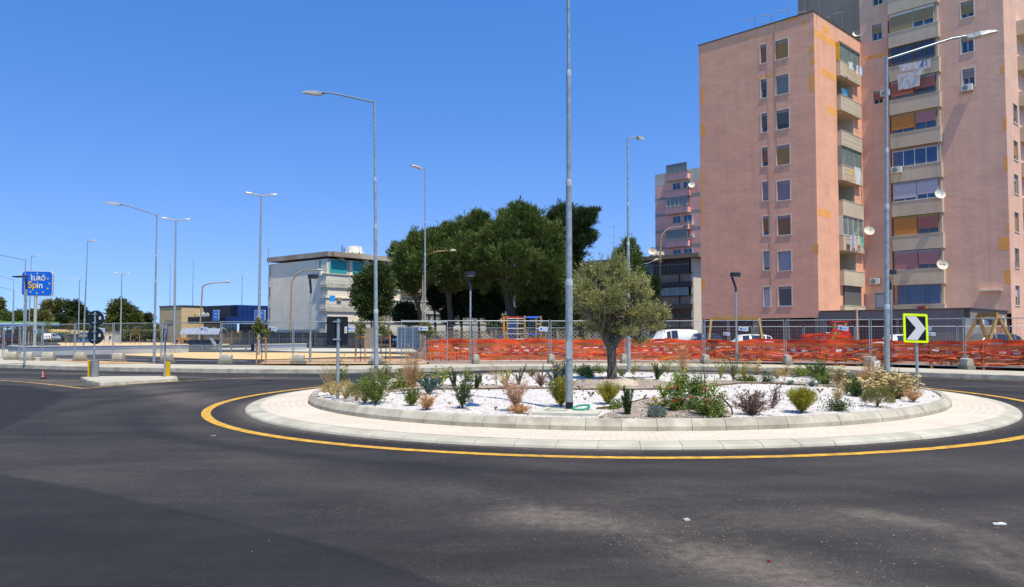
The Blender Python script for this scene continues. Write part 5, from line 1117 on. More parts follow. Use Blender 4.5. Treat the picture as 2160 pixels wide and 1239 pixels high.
for i in range(9):
    a,b_=fl2[i],fl2[i+1]; fence_panel(FZ(a[0]+2.2,a[1]),FZ(b_[0]-2.2,b_[1]),.165,2.0,'grey mesh fence panel '+d2[i],[(.3,.40,4),(.92,.42,3),None,None,(.5,.42,6),(.70,.40,8),(.62,.40,8),(.72,.42,-8),None][i])
feet=[(60,39.6),(27,40.5),(104,39.3),(172,38.6),(252,37.8),(354,36.8),(478,35.8),(630,35.3),(795,35.2),(1004,35.7),(1163,36.1),(1316,36.2),(1487,35.6),(1660,34.4),(1833,32.8),(2036,30.1)]
fd=['under the starred sign','at the left edge','right of the starred sign pole','left of the round signs','just right of the round signs','behind the thin pole on the island','left of the pale end wall','in front of the pale end wall','beside the left bed lamp','left of the climbing frame','right of the climbing frame','right of the olive trunk','left of the left swing','right of the left swing','left of the right bed lamp','right of the chevron sign']
for (x,Y),dd in zip(feet,fd): 
    p=FZ(x,Y); block_foot(p.x,p.y,.166,R(random.uniform(68,96)) if x<900 else R(random.uniform(-8,14)),True,'grey rounded concrete fence foot '+dd)
# second, farther row of panels beyond the playground
for i in range(8):
    xa,xb=1480+i*108,1480+(i+1)*108; xa2=FZ(xa,50-i*.6); xb2=FZ(xb-3,49.4-i*.6); fence_panel(xa2,xb2,.05,1.95,'farther mesh fence panel beyond the playground, '+['nearest the dark grey block','before the first garage door','before the second garage door','before the brown garage door','behind the slide','left of the right bed lamp','behind the chevron sign','behind the right swing'][i],(.5,.5,5) if i in (0,2,4,6,7) else None)
for i in range(5):
    xa,xb=838+i*105,838+(i+1)*105; fence_panel(FZ(xa,58),FZ(xb-3,58),.03,1.95,'farther mesh fence panel before the patterned wall, '+['near the blue gate','behind the slim tall lamp','behind the black lamp','left of the climbing frame','behind the climbing frame'][i])
# ================================================================ ORANGE NET + RAIL FENCE
netl=[(898,36.9),(1000,37.4),(1160,37.8),(1320,37.8),(1484,37.2),(1655,36.0),(1835,34.4),(2033,32.2),(2255,30),(2500,28)]
netp=[FZ(*p) for p in netl]
def along(P,s):
    for a,b in zip(P[:-1],P[1:]):
        l=(b-a).length
        if s<=l: return a+(b-a)*s/l
        s-=l
    return P[-1]
NL=sum((b-a).length for a,b in zip(netp[:-1],netp[1:]))
def net(name,P,s0,s1,z0,z1,label,amp,seed,m=m_orange,cell=.062,tk=.0145,grp=True):
    rnd=random.Random(seed); ph=[rnd.uniform(0,6.28) for _ in range(8)]
    def pos(s,v):
        p=along(P,s); q=along(P,min(s+.1,NL)); d=(q-p); d=d.normalized() if d.length>1e-6 else Vector((1,0)); n=Vector((-d.y,d.x))
        sag=.05*math.sin(s*1.25+ph[0])+.035*math.sin(s*2.9+ph[1])
        top=z1+sag*(1.1 if amp>.05 else .5); bot=z0+.06*math.sin(s*1.1+ph[2])+.03*math.sin(s*3.3+ph[3])
        z=bot+(top-bot)*(v+.05*math.sin(s*2.1+v*5+ph[4])*v*(1-v)*4)
        off=amp*(math.sin(s*1.9+v*3+ph[5])+.6*math.sin(s*4.3-v*6+ph[6])+.4*math.sin(v*14+s*.7+ph[7]))
        return (p.x+n.x*off,p.y+n.y*off,z)
    ns=int((s1-s0)/cell); nv=17; G=np.array([[pos(s0+(s1-s0)*i/ns,j/nv) for j in range(nv+1)] for i in range(ns+1)])
    V=[]
    # horizontal strands
    a=G[:-1,:]; b=G[1:,:]; up=np.array([0,0,tk/2]); V.append(np.stack([a-up,b-up,b+up,a+up],2).reshape(-1,3))
    c=G[:,:-1]; d=G[:,1:]; T=np.array([tk/2*.8,0,0]); V.append(np.stack([c-T,c+T,d+T,d-T],2).reshape(-1,3))
    for jj,th in ((nv,.075),(nv-1,.035),(nv-3,.02),(11,.03),(5,.03)):
        u=np.array([0,0,th]); V.append(np.stack([G[:-1,jj]-u,G[1:,jj]-u,G[1:,jj]+u*.4,G[:-1,jj]+u*.4],1).reshape(-1,3))
    o=np_mesh(name,np.concatenate(V),4,[m]); tag(o,label,'safety net','orange safety netting around the playground'); return o
segs=[(0,4.6),(4.6,11.5),(11.5,18.5),(18.5,25.5),(25.5,NL)]
nl=['left end of the orange net in front of the patterned wall','orange net in front of the climbing frame','orange net behind the olive trunk','orange net in front of the left swing and the slide','orange net behind the chevron sign and the right swing']
for i,((a,b_),lb) in enumerate(zip(segs,nl)):
    net('safety_net',netp,a,b_,.22,1.20,lb,.09,i)
back=[p+Vector((.2,2.6)) for p in netp]
nb=net('safety_net',back,.4,13,.15,1.15,'second orange net seen through the front one on the left',.12,11,m_orange,.08,.013); nb=net('safety_net',back,13,NL,.15,1.12,'second orange net seen through the front one on the right',.12,12,m_orange,.08,.014)
back2=[p+Vector((.2,6)) for p in netp]
net('safety_net',back2,19.6,22.0,.2,1.45,'raised orange net heaped beside the slide',.3,13,m_orange,.07,.03)
def crumpled(s0,s1,z,label,seed):
    """bunched folds of the same net hanging on the rail"""
    rnd=random.Random(seed); mb=MB(); path=[]; s=s0
    while s<s1:
        p=along(netp,s); path.append((p.x,p.y+.10+rnd.uniform(-.05,.05),z+.10*math.sin(s*1.3+seed)+.06*math.sin(s*3.1+seed)+rnd.uniform(-.03,.03))); s+=.22
    mb.tube(path,[.03+.035*abs(math.sin(k*.9+seed)) for k in range(len(path))],m_orange_d,6); return tag(mb.build('net_fold'),label,'safety net','orange safety netting around the playground')
crumpled(.1,NL-.2,.62,'long bunched fold of orange net at mid height',1); crumpled(11,NL-1,.36,'bunched fold of orange net near the ground on the right',3)
# red and white tape
def tape(P,s0,s1,z,label,seed,dy=.05):
    rnd=random.Random(seed); mr_=M('tape_red',(.55,.03,.05),.5,.08,5); mw=M('tape_white',(.72,.66,.66),.5,.05,5); mb=MB(); s=s0; k=0
    def pt(s): 
        p=along(P,s); return Vector((p.x,p.y-dy,z+.07*math.sin(s*.9+seed)+.035*math.sin(s*2.3)))
    while s<s1:
        a,b_=pt(s),pt(s+.24); w=.035+.02*math.sin(s*3); tw=.02*math.sin(s*5)
        mb.add([(a.x,a.y,a.z-w),(b_.x,b_.y,b_.z-w),(b_.x,b_.y+tw,b_.z+w),(a.x,a.y+tw,a.z+w)],[(0,1,2,3)],mr_ if k%2 else mw); s+=.24; k+=1
    return tag(mb.build('barrier_tape'),label,'barrier tape','red and white barrier tape on the orange net')
tape(netp,.4,NL-1,.80,'red and white tape strung along the upper part of the orange net',1,-.04); tape(netp,3,NL-2,.52,'sagging red and white tape behind the lower part of the orange net',4,-.18); tape(back,2,NL-3,.9,'farther red and white tape seen through the net',6)
def rail_fence():
    e=empty('rail_fence',(0,0,0)); tag(e,'low brown wooden post and rail fence behind the orange net','fence'); P=[p+Vector((0,.45)) for p in netp]; s=.3
    L=NL-.5; k=0
    while s<L:
        p=along(P,s); q=along(P,min(s+1.9,NL)); mb=MB(); mb.box((p.x,p.y,.55),(.10,.10,1.05),m_wood); mb.build('post',e); mb=MB()
        for z in (.40,.72,.98): mb.beam((p.x,p.y,z),(q.x,q.y,z),.05,.11,m_wood)
        if k%2==0:
            for t in (.2,.4,.6,.8): r=p.lerp(q,t); mb.box((r.x,r.y,.6),(.06,.06,.75),m_wood)
        mb.build('rails',e); s+=1.9; k+=1
rail_fence()
# ================================================================ PLAYGROUND
m_pw=M('playground_timber',(.36,.22,.06),.7,.25,3,streak=(5,5,1)); m_red=M('play_red',(.62,.02,.015),.4,.06,3); m_grn=M('play_green',(.06,.50,.06),.4,.06,3); m_blu=M('play_blue',(.02,.16,.62),.4,.06,3); m_orj=M('play_orange_joint',(.75,.25,.02),.5,.06,3)
def swing(x0,x1,Y,ytop,yb,label,tilt=0,splay=.75,dY=0):
    a=at(x0,ytop,Y); b_=at(x1,ytop,Y+dY); z=a.z; e=empty('swing_frame',((a.x+b_.x)/2,Y+dY/2,0)); tag(e,label,'swing','timber swing frames in the playground'); c=Vector(((a.x+b_.x)/2,Y+dY/2,0))
    d=(Vector((b_.x,b_.y,0))-Vector((a.x,a.y,0))).normalized(); n=Vector((-d.y,d.x,0)); q=MB(); q.beam(Vector((a.x,a.y,z))-c,Vector((b_.x,b_.y,z))-c,.13,.18,m_pw); q.build('top_beam',e)
    for p in (a,b_):
        for s in(-1,1):
            q=MB(); p0=Vector((p.x,p.y,z-.02))-c; foot=p0+n*s*splay*1.2+d*(.35 if p is b_ else -.35)*splay; foot.z=0; q.beam(p0,foot,.11,.11,m_pw,(1,0,0)); q.build('leg',e)
        q=MB(); q.box(Vector((p.x,p.y,z-.12))-c,(.2,.2,.08),m_orj); q.build('joint',e)
    q=MB()
    for t,s in ((.12,.45),(.88,-.45)): p=Vector((a.x,a.y,z)).lerp(Vector((b_.x,b_.y,z)),t)-c; q.tube([p,p+d*s+Vector((0,0,-.28))],.02,m_blu,6)
    q.build('hanger',e)
swing(1500,1601,44,672,0,'wide timber swing frame in front of the red garage doors',dY=-.6)
swing(2064,2104,36,665,0,'narrow timber swing frame at the right, in front of the grey car',splay=.9,dY=-1.2)
def slide():
    Y=41; c=at(1770,767,Y); c.z=0; e=empty('slide',c); tag(e,'green slide with red side panels and timber legs','slide'); Z=lambda y: at(1770,y,Y).z; X=lambda x:(x-1770)/F*Y
    for x0,x1 in ((1762,1752),(1785,1777)):
        q=MB(); q.beam((X(x0),0,Z(682)),(X(x1)-.05,.0,0),.10,.12,m_pw,(0,1,0)); q.build('leg',e); q=MB(); q.beam((X(x0)+.08,.25,Z(682)),(X(x0)+.5,.5,0),.09,.10,m_pw,(0,1,0)); q.build('leg',e)
    q=MB(); q.tube([(X(1753),0,Z(681)),(X(1757),-.05,Z(679.5)),(X(1790),-.05,Z(679.5)),(X(1793),0,Z(681)),(X(1788),.1,Z(686)),(X(1758),.1,Z(686)),(X(1753),0,Z(681))],.03,m_red,6); q.build('rail',e)
    for x0 in (1745,1768):
        q=MB(); pl=[(X(x0),Z(712)),(X(x0+2),Z(702)),(X(x0+9),Z(695)),(X(x0+12),Z(693)),(X(x0+19),Z(693)),(X(x0+23),Z(710)),(X(x0+19),Z(714))]
        q.ext(pl,lambda a,b_,d: Vector((a,d,b_)),-.35 if x0==1745 else -.3,-.30 if x0==1745 else -.25,m_red); q.build('side_panel',e)
    q=MB(); pth=[(1764,708),(1757,712),(1750,722),(1742,735),(1733,748),(1724,757),(1716,760)]
    vs=[]
    for x,y in pth:
        for dy,dz in ((-.30,.22),(-.27,.0),(.27,0),(.30,.22)): vs.append((X(x)+dy*.75,-.35-(1764-x)*.012+dy,Z(y)+dz))
    k=4; f3=[];f1=[]
    for i in range(len(pth)-1):
        for j in range(3): (f1 if j==1 else f3).append((i*k+j,i*k+j+1,(i+1)*k+j+1,(i+1)*k+j))
    q.add(vs,f3,m_grn); q.build('chute_sides',e); q=MB(); q.add(vs,f1,M('slide_steel',(.50,.52,.53),.3,.08,3,metal=.5)); q.build('chute',e)
    q=MB(); q.box((.25,.25,Z(715)),(.9,.8,.08),m_pw); q.build('platform',e)
slide()
def climber():
    Y=47; c=at(1105,760,Y); c.z=0; e=empty('climbing_frame',c); tag(e,'timber climbing frame with blue rungs, nets and red bars','climbing frame'); Z=lambda y: at(1105,y,Y).z; X=lambda x:(x-1105)/F*Y
    posts=[(1063,668,.0),(1070,666,.8),(1092,667,.8),(1107,666,0),(1132,668,.9),(1141,667,0)]
    for x,y,d in posts: q=MB(); q.box((X(x),d,Z(y)/2),(.11,.11,Z(y)),m_pw if x!=1063 else m_orj); q.build('post',e)
    for a,b_,y,m,d in ((1064,1107,670,m_red,0),(1070,1092,671,m_pw,.8),(1107,1141,669,m_blu,0),(1107,1141,705.5,m_blu,0),(1107,1141,670.5,m_blu,.4),(1070,1107,705,m_galv,0),(1070,1107,683,m_galv,0),(1070,1107,694,m_galv,0),(1070,1107,716,m_galv,0),(1070,1107,673,m_galv,0),(1132,1141,684,m_galv,.4),(1132,1141,694,m_galv,.4)):
        q=MB(); q.tube([(X(a),d,Z(y)),(X(b_),d,Z(y))],.035,m,6); q.build('bar',e)
    q=MB()
    for x in (1073,1078,1084,1089): q.tube([(X(x),.3,Z(680)),(X(x),.3,.3)],.014,m_blu,5)
    for y in (681,688,694,700,706,712,718,724): q.tube([(X(1071),.3,Z(y)),(X(1091),.3,Z(y))],.014,m_blu,5)
    q.build('rope_net',e); q=MB(); q.tube([(X(1118),.2,Z(671)),(X(1118.5),.2,Z(690)),(X(1120),.2,Z(697))],.02,m_blu,6); q.tube([(X(1130),.2,Z(671)),(X(1130.5),.2,Z(700))],.015,m_blu,6); q.build('hanging_rope',e)
    c2=at(1050,715,44); e2=empty('seesaw',(c2.x,c2.y,0)); tag(e2,'tilted timber seesaw with a blue handle left of the climbing frame','seesaw'); X2=lambda x:(x-1050)/F*44; Z2=lambda y: at(1050,y,44).z
    q=MB(); q.beam((X2(1023),0,Z2(738)),(X2(1073),0,Z2(712)),.16,.10,m_pw); q.build('plank',e2); q=MB(); q.tube([(X2(1060),0,Z2(718)),(X2(1057),-.1,Z2(706)),(X2(1061),.1,Z2(706)),(X2(1063),0,Z2(717))],.022,m_blu,6); q.build('handle',e2); q=MB(); q.box((X2(1067),.05,Z2(704)),(.2,.2,.16),M('rubber_grey',(.3,.28,.26),.7,.1,4)); q.build('seat',e2)
    q=MB(); q.prism([(X2(1035),-.2),(X2(1055),-.2),(X2(1055),.2),(X2(1035),.2)],0,.45,m_pw); q.build('support',e2)
climber()
for px,Y,label in ((930,39,'brown wooden bench behind the left end of the orange net'),(1010,40.5,'brown wooden bench behind the net left of the climbing frame'),(1385,40.5,'brown wooden bench behind the net right of the olive tree'),(2010,35.8,'dark wooden bench behind the net at the right')):
    c=FZ(px,Y); e=empty('bench',(c.x,c.y,.03)); tag(e,label,'bench','wooden benches behind the net')
    q=MB(); [q.box((0,-.15+k*.12,.45),(1.5,.10,.04),m_wood) for k in range(4)]; q.build('seat',e); q=MB(); [q.box((0,.30,.62+k*.14),(1.5,.04,.10),m_wood) for k in range(2)]; q.build('backrest',e)
    for s in(-.6,.6): q=MB(); q.box((s,-.12,.21),(.06,.06,.42),m_wood); q.box((s,.28,.40),(.06,.06,.80),m_wood); q.build('leg',e)
for px,Y in ((1895,33.2),):
    c=FZ(px,Y); e=MB(); 
    prof=[(.34,.0),(.34,.02),(.28,.10),(.18,.14)]; e.lathe((c.x,c.y+1.2,.05),prof,m_black,20); tag(e.build('rubber_mound'),'black rubber half tyre lying behind the net left of the chevron pole','tyre')
c=FZ(1845,31.8); e=MB(); e.box((c.x,c.y,.30),(.26,.24,.26),m_white); e.box((c.x-.2,c.y+.02,.26),(.2,.2,.2),M('grey_sack',(.25,.25,.26),.9,.2,5),.4); tag(e.build('plastic_box'),'white plastic box standing at the foot of the fence near the right bed lamp','box')
# ================================================================ CARS
m_cgl=glass('car_glass',(.02,.028,.035),.05); m_tyre=M('tyre_rubber',(.02,.02,.02),.85,.1,5); m_rim=M('rim_metal',(.35,.36,.38),.35,.1,4,metal=.6)
def paint(name,col): return M(name+'_car_paint',col,.25,.03,2,spec=.6,metal=.1)
def car(loc,rz,mp,label,kind='hatch',L=3.9,Wd=1.7,H=1.48):
    e=empty('parked_car',loc,rz); tag(e,label,'van' if kind=='van' else 'car','parked cars'); h=L/2
    if kind=='hatch': st=[(-h,.55,.62,.62,.90),(-h+.08,.32,.88,.92,.96),(-h+.25,.28,.93,1.30,1),(-h+.62,.26,.94,H-.03,1),(-.2,.24,.92,H,1),(.35,.24,.90,H-.05,1),(h-1.25,.24,.90,.98,1),(h-.85,.25,.86,.88,.98),(h-.25,.28,.74,.76,.94),(h-.05,.34,.62,.64,.86),(h,.42,.55,.56,.80)]; ws=[(2,3),(3,4),(4,5)]; wsh=(5,6); rr=(1,2)
    elif kind=='sedan': st=[(-h,.5,.72,.74,.86),(-h+.12,.32,.90,.94,.95),(-h+.55,.28,.94,1.0,.98),(-h+1.1,.26,.94,H-.1,1),(-.45,.24,.92,H,1),(.3,.24,.90,H-.04,1),(h-1.45,.24,.90,.98,1),(h-.95,.25,.86,.88,.98),(h-.25,.28,.74,.76,.94),(h-.05,.34,.62,.64,.86),(h,.42,.55,.56,.80)]; ws=[(2,3),(3,4),(4,5)]; wsh=(5,6); rr=(2,3)
    else: st=[(-h,.4,1.0,1.15,.95),(-h+.05,.3,1.05,H-.05,.98),(-h+.6,.26,1.06,H,1),(-.3,.24,1.06,H,1),(.35,.24,1.04,H-.03,1),(.75,.24,1.02,H-.15,1),(h-.95,.24,1.0,1.08,1),(h-.5,.25,.92,.95,.97),(h-.12,.28,.80,.82,.93),(h-.03,.34,.62,.64,.86),(h,.42,.55,.56,.80)]; ws=[(4,5),(3,4)] ; wsh=(5,6); rr=(0,1)
    w=Wd/2; vs=[]; k=10
    for x,zl,zb,zr,wf in st:
        tw=.80 if zr-zb>.15 else .93
        side=[(-w*wf*.92,zl),(-w*wf,(zl+zb)/2+.02),(-w*wf*.97,zb),(-w*wf*tw,zr-.03 if zr-zb>.15 else zr-.01),(-w*wf*tw*.6,zr+.015)]
        vs+=[(x,a,b_) for a,b_ in side]+[(x,-a,b_) for a,b_ in side[::-1]]
    fs=[(i*k+j,(i+1)*k+j,(i+1)*k+(j+1)%k,i*k+(j+1)%k) for i in range(len(st)-1) for j in range(k)]+[tuple(range(k)),tuple(range((len(st)-1)*k,len(st)*k))[::-1]]
    mb=MB(); mb.add(vs,fs,mp,True); mb.build('body',e)
    V=[Vector(v) for v in vs]
    def pane(q,ins=.12):
        c=sum(q,Vector())/4; n=(q[1]-q[0]).cross(q[2]-q[1]).normalized()
        if n.dot(c-Vector((0,0,.8)))<0: n=-n
        g=MB(); o=[c+(p-c)*(1-ins)+n*.012 for p in q]; i_=[p-n*.03 for p in o]; g.add(o+i_,[(0,1,2,3),(4,5,6,7),(0,1,5,4),(1,2,6,5),(2,3,7,6),(3,0,4,7)],m_cgl); g.build('window',e)
    for a,b_ in ws:
        for s in (0,1):
            j,j2=(2,3) if s==0 else (7,6); pane([V[a*k+j],V[b_*k+j],V[b_*k+j2],V[a*k+j2]])
    for a,b_ in (wsh,rr): pane([V[a*k+3],V[a*k+6],V[b_*k+6],V[b_*k+3]],.10)
    for x in(-h+.75,h-.78):
        for s in(-1,1):
            q=MB(); ax=Matrix(((1,0,0),(0,0,s),(0,-s,0))) ; q.lathe((x,s*(w*.82),.31),[(.31,0),(.32,.03),(.32,.16),(.29,.2),(.2,.19)],m_tyre,20,Matrix(((1,0,0),(0,0,1*s),(0,1,0)))); o=q.build('wheel',e); q=MB(); q.lathe((x,s*(w*.82),.31),[(.2,.17),(.19,.205),(.05,.19)],m_rim,14,Matrix(((1,0,0),(0,0,1*s),(0,1,0)))); q.build('rim',o)
    for s in(-1,1):
        q=MB(); q.box((h-.10,s*w*.66,.64),(.16,.30,.11),m_white); q.build('headlight',e); q=MB(); q.box((-h+.04,s*w*.74,.80 if kind!='van' else .9),(.10,.14,.30),M('tail_light',(.45,.01,.01),.3,.05,4)); q.build('tail_light',e)
        q=MB(); q.box((h-1.30,s*(w+.06),.95),(.1,.16,.11),mp); q.build('mirror',e)
    q=MB(); q.box((-h-.01,0,.55),(.02,.48,.11),m_white); q.build('number_plate',e)
    return e
white=paint('white',(.72,.73,.74)); navy=paint('dark_navy',(.02,.03,.055)); silver=paint('silver_grey',(.13,.14,.15)); black=paint('black',(.015,.015,.018)); teal=paint('dark_teal',(.03,.06,.07)); redp=paint('dark_red',(.07,.012,.012))
def carat(px,Y,rz,*a,**k): c=FZ(px,Y); return car((c.x,c.y,.04),R(rz),*a,**k)
carat(1412,62,200,white,'white van behind the orange net, right of the olive tree','van',L=4.3,Wd=1.8,H=1.80)
carat(1470,62,188,navy,'dark blue hatchback beside the white van','hatch',H=1.5)
carat(1372,63,188,black,'dark car between the olive tree and the white van','hatch',H=1.45)
carat(1340,63,185,teal,'dark teal car mostly behind the olive crown','hatch',H=1.45)
carat(1570,55,178,white,'white hatchback in front of the red garage doors','hatch',L=3.8,H=1.42)
carat(1888,54,184,white,'white car behind the steel lamp and the chevron sign','hatch',H=1.42)
carat(2078,51,182,silver,'dark grey car under the right swing','hatch',L=4.2,H=1.5)
carat(812,92,200,silver,'dark car parked in the gateway left of the left bed lamp','sedan'); carat(855,92,170,white,'white car behind the blue metal gate','hatch')
carat(110,135,95,white,'white hatchback seen from behind, far off right of the starred sign','hatch',H=1.5); carat(121,137,95,black,'dark car beside the far white hatchback','hatch')
carat(16,95,80,redp,'dark red car at the far left edge behind the fence','hatch')
# ================================================================ WALLS
m_blk=M('patterned_block_concrete',(.22,.19,.155),.9,.22,2,bump=.3,bscale=20)
m_wst=M('weathered_wall',(.16,.14,.12),.9,.25,1.2,bump=.3,bscale=10,col2=(.22,.19,.155))
def lattice_wall(pts,z_s,z_t,label,pillars=3.4,light=None):
    """solid base, pierced ring-pattern blocks above"""
    e=empty('garden_wall'); tag(e,label,'wall'); mb=MB(); lt=MB(); pm=MB(); ms=light or m_wst
    for a,b_ in zip(pts[:-1],pts[1:]):
        a=Vector(a);b_=Vector(b_); d=(b_-a); L=d.length; d.normalize(); n=Vector((-d.y,d.x))
        mb.beam((a.x,a.y,z_s/2),(b_.x,b_.y,z_s/2),.25,z_s,ms); lt.beam((a.x,a.y,z_t-.03),(b_.x,b_.y,z_t-.03),.22,.07,m_blk); lt.beam((a.x,a.y,z_s+.03),(b_.x,b_.y,z_s+.03),.22,.06,m_blk)
        N=max(1,int(L/.42)); h=z_t-z_s-.1
        rows=2 if h>.55 else 1; ch=h/rows
        for i in range(N):
            for r_ in range(rows):
                c=a+d*((i+.5)*L/N); zc=z_s+.05+ch*(r_+.5); w=L/N/2; hh=ch/2
                for (x0,z0,x1,z1) in ((-w,0,0,hh),(0,hh,w,0),(w,0,0,-hh),(0,-hh,-w,0)):
                    p=c+d*x0;q=c+d*x1; lt.beam((p.x,p.y,zc+z0),(q.x,q.y,zc+z1),.16,.075,m_blk)
        k=0
        while k*pillars<=L: c=a+d*k*pillars; pm.box((c.x,c.y,z_t/2+.05),(.3,.3,z_t+.1),m_blk,math.atan2(d.y,d.x)); pm.box((c.x,c.y,z_t+.13),(.40,.40,.07),m_blk,math.atan2(d.y,d.x)); k+=1
    mb.build('wall_base',e); lt.build('patterned_blocks',e); pm.build('pillars',e); return e
g1=gnd(396,723.5); g2=gnd(786,736)
lattice_wall([g1.xy,g2.xy],.95,1.62,'low wall with patterned pierced blocks left of the pines')
lattice_wall([gnd(888,737).xy,gnd(1175,737).xy,gnd(1400,735).xy],.95,1.75,'low wall with patterned pierced blocks in front of the pines')
e=empty('metal_gate'); tag(e,'blue sheet metal gate beside the gateway in the wall','gate'); a=gnd(838,737); b_=gnd(888,737); q=MB(); q.beam((a.x,a.y,1.1),(b_.x,b_.y,1.1),.06,2.1,M('faded_blue_gate',(.045,.085,.15),.7,.2,1)); q.build('gate_leaf',e); q=MB(); [q.beam((a.x+(b_.x-a.x)*t,a.y-.06,.05),(a.x+(b_.x-a.x)*t,a.y-.06,2.2),.08,.08,m_gfr) for t in (0.02,.33,.66,.98)]; q.build('gate_posts',e)
e=empty('gate_pillar',(0,0,0)); a=gnd(780,736.5); q=MB(); q.box((a.x,a.y,1.05),(.9,.5,2.1),m_blk); q.box((a.x-1,a.y,1.0),(.12,.12,2.0),m_black); q.build('pillar',e); tag(e,'brown masonry pillar with a dark post at the gateway','pillar')
# blue-grey ramp wall and rail of the car park
m_bg2=M('blue_grey_wall_paint',(.20,.23,.31),.8,.1,1); m_wg2=M('light_grey_wall_paint',(.40,.42,.45),.8,.1,1,bump=.1); 
def ramp_wall(p,q,ztop,h,label):
    mb=MB(); mb.beam((p.x,p.y,ztop-h/2-.02),(q.x,q.y,ztop-h/2-.02),.25,h,m_wg2); mb.beam((p.x,p.y-.012,ztop-.13),(q.x,q.y-.012,ztop-.13),.26,.24,m_bg2); mb.beam((p.x,p.y,ztop+.03),(q.x,q.y,ztop+.03),.34,.06,m_trim); return tag(mb.build('low_wall'),label,'wall')
p=gnd(21,748.5,0); p2=gnd(52,751.5,0); q=gnd(396,744.5,0)
ramp_wall(p,p2,.62,.62,'short end of the low blue-grey car park wall'); ramp_wall(p2,q,.62,.62,'long low blue-grey car park wall behind the fence on the left')
ramp_wall(gnd(535,741,0),gnd(645,739,0),.55,.55,'short pale low wall in front of the pale end wall')
e=empty('guard_rail'); tag(e,'dark low guard rail between the two low walls','railing'); a=gnd(397,742); b_=gnd(533,741); q=MB(); [q.beam((a.x,a.y,z),(b_.x,b_.y,z),.05,.09,m_gfr) for z in (.12,.3,.48)]; q.build('rails',e); q=MB(); [q.box((a.x+(b_.x-a.x)*t,a.y,.27),(.1,.1,.55),m_gfr) for t in (0,.25,.5,.75,1)]; q.box((b_.x,b_.y,.32),(.22,.22,.65),m_black); q.build('posts',e)
for x in (364,373): 
    e=gnd(x,746); q=MB(); q.tube([(e.x-.15,e.y,0),(e.x-.15,e.y,.85),(e.x+.15,e.y,.85),(e.x+.15,e.y,0)],.03,m_galv,6); tag(q.build('hoop_barrier'),'steel hoop barrier '+('left' if x==364 else 'right')+' of the twin-headed lamp pole','barrier','steel hoops in the car park')
# trolley shelter
def trolley():
    Y=70; e=empty('trolley_shelter'); tag(e,'curved translucent trolley shelter roof on two slanted legs','shelter'); A=lambda x,y,dy=0: at(x,y,Y+dy)
    q=MB(); vs=[]; n=7; mr_=M('frosted_roof_sheet',(.27,.30,.35),.3,.08,1)
    for k in range(n):
        t=k/(n-1)*math.pi*.95; yo=-math.cos(t)*1.1; zo=math.sin(t)*.55
        for x in (392,470): p=A(x,700); vs.append((p.x,p.y+yo,p.z+zo-.25))
    q.add(vs,[(2*k,2*k+1,2*k+3,2*k+2) for k in range(n-1)],mr_,True); q.build('curved_roof',e)
    for x in (392,404,419,436,451,470):
        q=MB(); p=A(x,700); q.tube([(p.x,p.y-math.cos(k/(n-1)*math.pi*.95)*1.12,p.z-.25+math.sin(k/(n-1)*math.pi*.95)*.57) for k in range(n)],.05,M('pale_steel',(.42,.43,.44),.5,.08,3),5); q.build('rib',e)
    for a,b_,dy in (((435,695),(456,732),-.9),((424,702),(433,716),.7)):
        p,r_=A(*a,dy),A(*b_,dy); r_.z=max(r_.z,0.0) if dy<0 else 0.0; q=MB(); q.beam(p,r_,.18,.22,MATS['pale_steel']); q.build('leg',e)
    e2=empty('trolley_row'); tag(e2,'long row of nested dark shopping trolleys under the shelter','shopping trolleys'); k=0
    for x in np.linspace(397,463,26):
        p=A(x,715); q=MB(); c=Vector((p.x,Y+.2,0)); m=M('trolley_dark',(.035,.035,.04),.5,.2,5)
        q.box(c+Vector((0,0,.72)),(.10,.55,.42),m,0,0,.15); q.box(c+Vector((0,0,.25)),(.08,.5,.06),m); q.tube([c+Vector((-.1,-.28,.05)),c+Vector((.12,-.28,1.02)),c+Vector((.12,.28,1.02)),c+Vector((-.1,.28,.05))],.018,m_galv,5); q.build('trolley',e2)
    q=MB(); a,b_=A(405,727,-.7),A(462,727,-.7); q.tube([(a.x,a.y,0),(a.x,a.y,.55),(b_.x,b_.y,.55),(b_.x,b_.y,0)],.03,m_galv,6); q.build('rail',e)
    for x in (375,394): p=at(x,724,Y+2); q=MB(); q.box((p.x,p.y,.55),(.75,.6,1.1),M('bin_timber',(.48,.25,.09),.8,.15,2)); q.box((p.x,p.y-.31,.8),(.3,.02,.2),m_black); tag(q.build('litter_bin'),'brown timber litter bin '+('left of the trolley shelter' if x==375 else 'at the left end of the trolleys'),'bin','timber bins')
trolley()
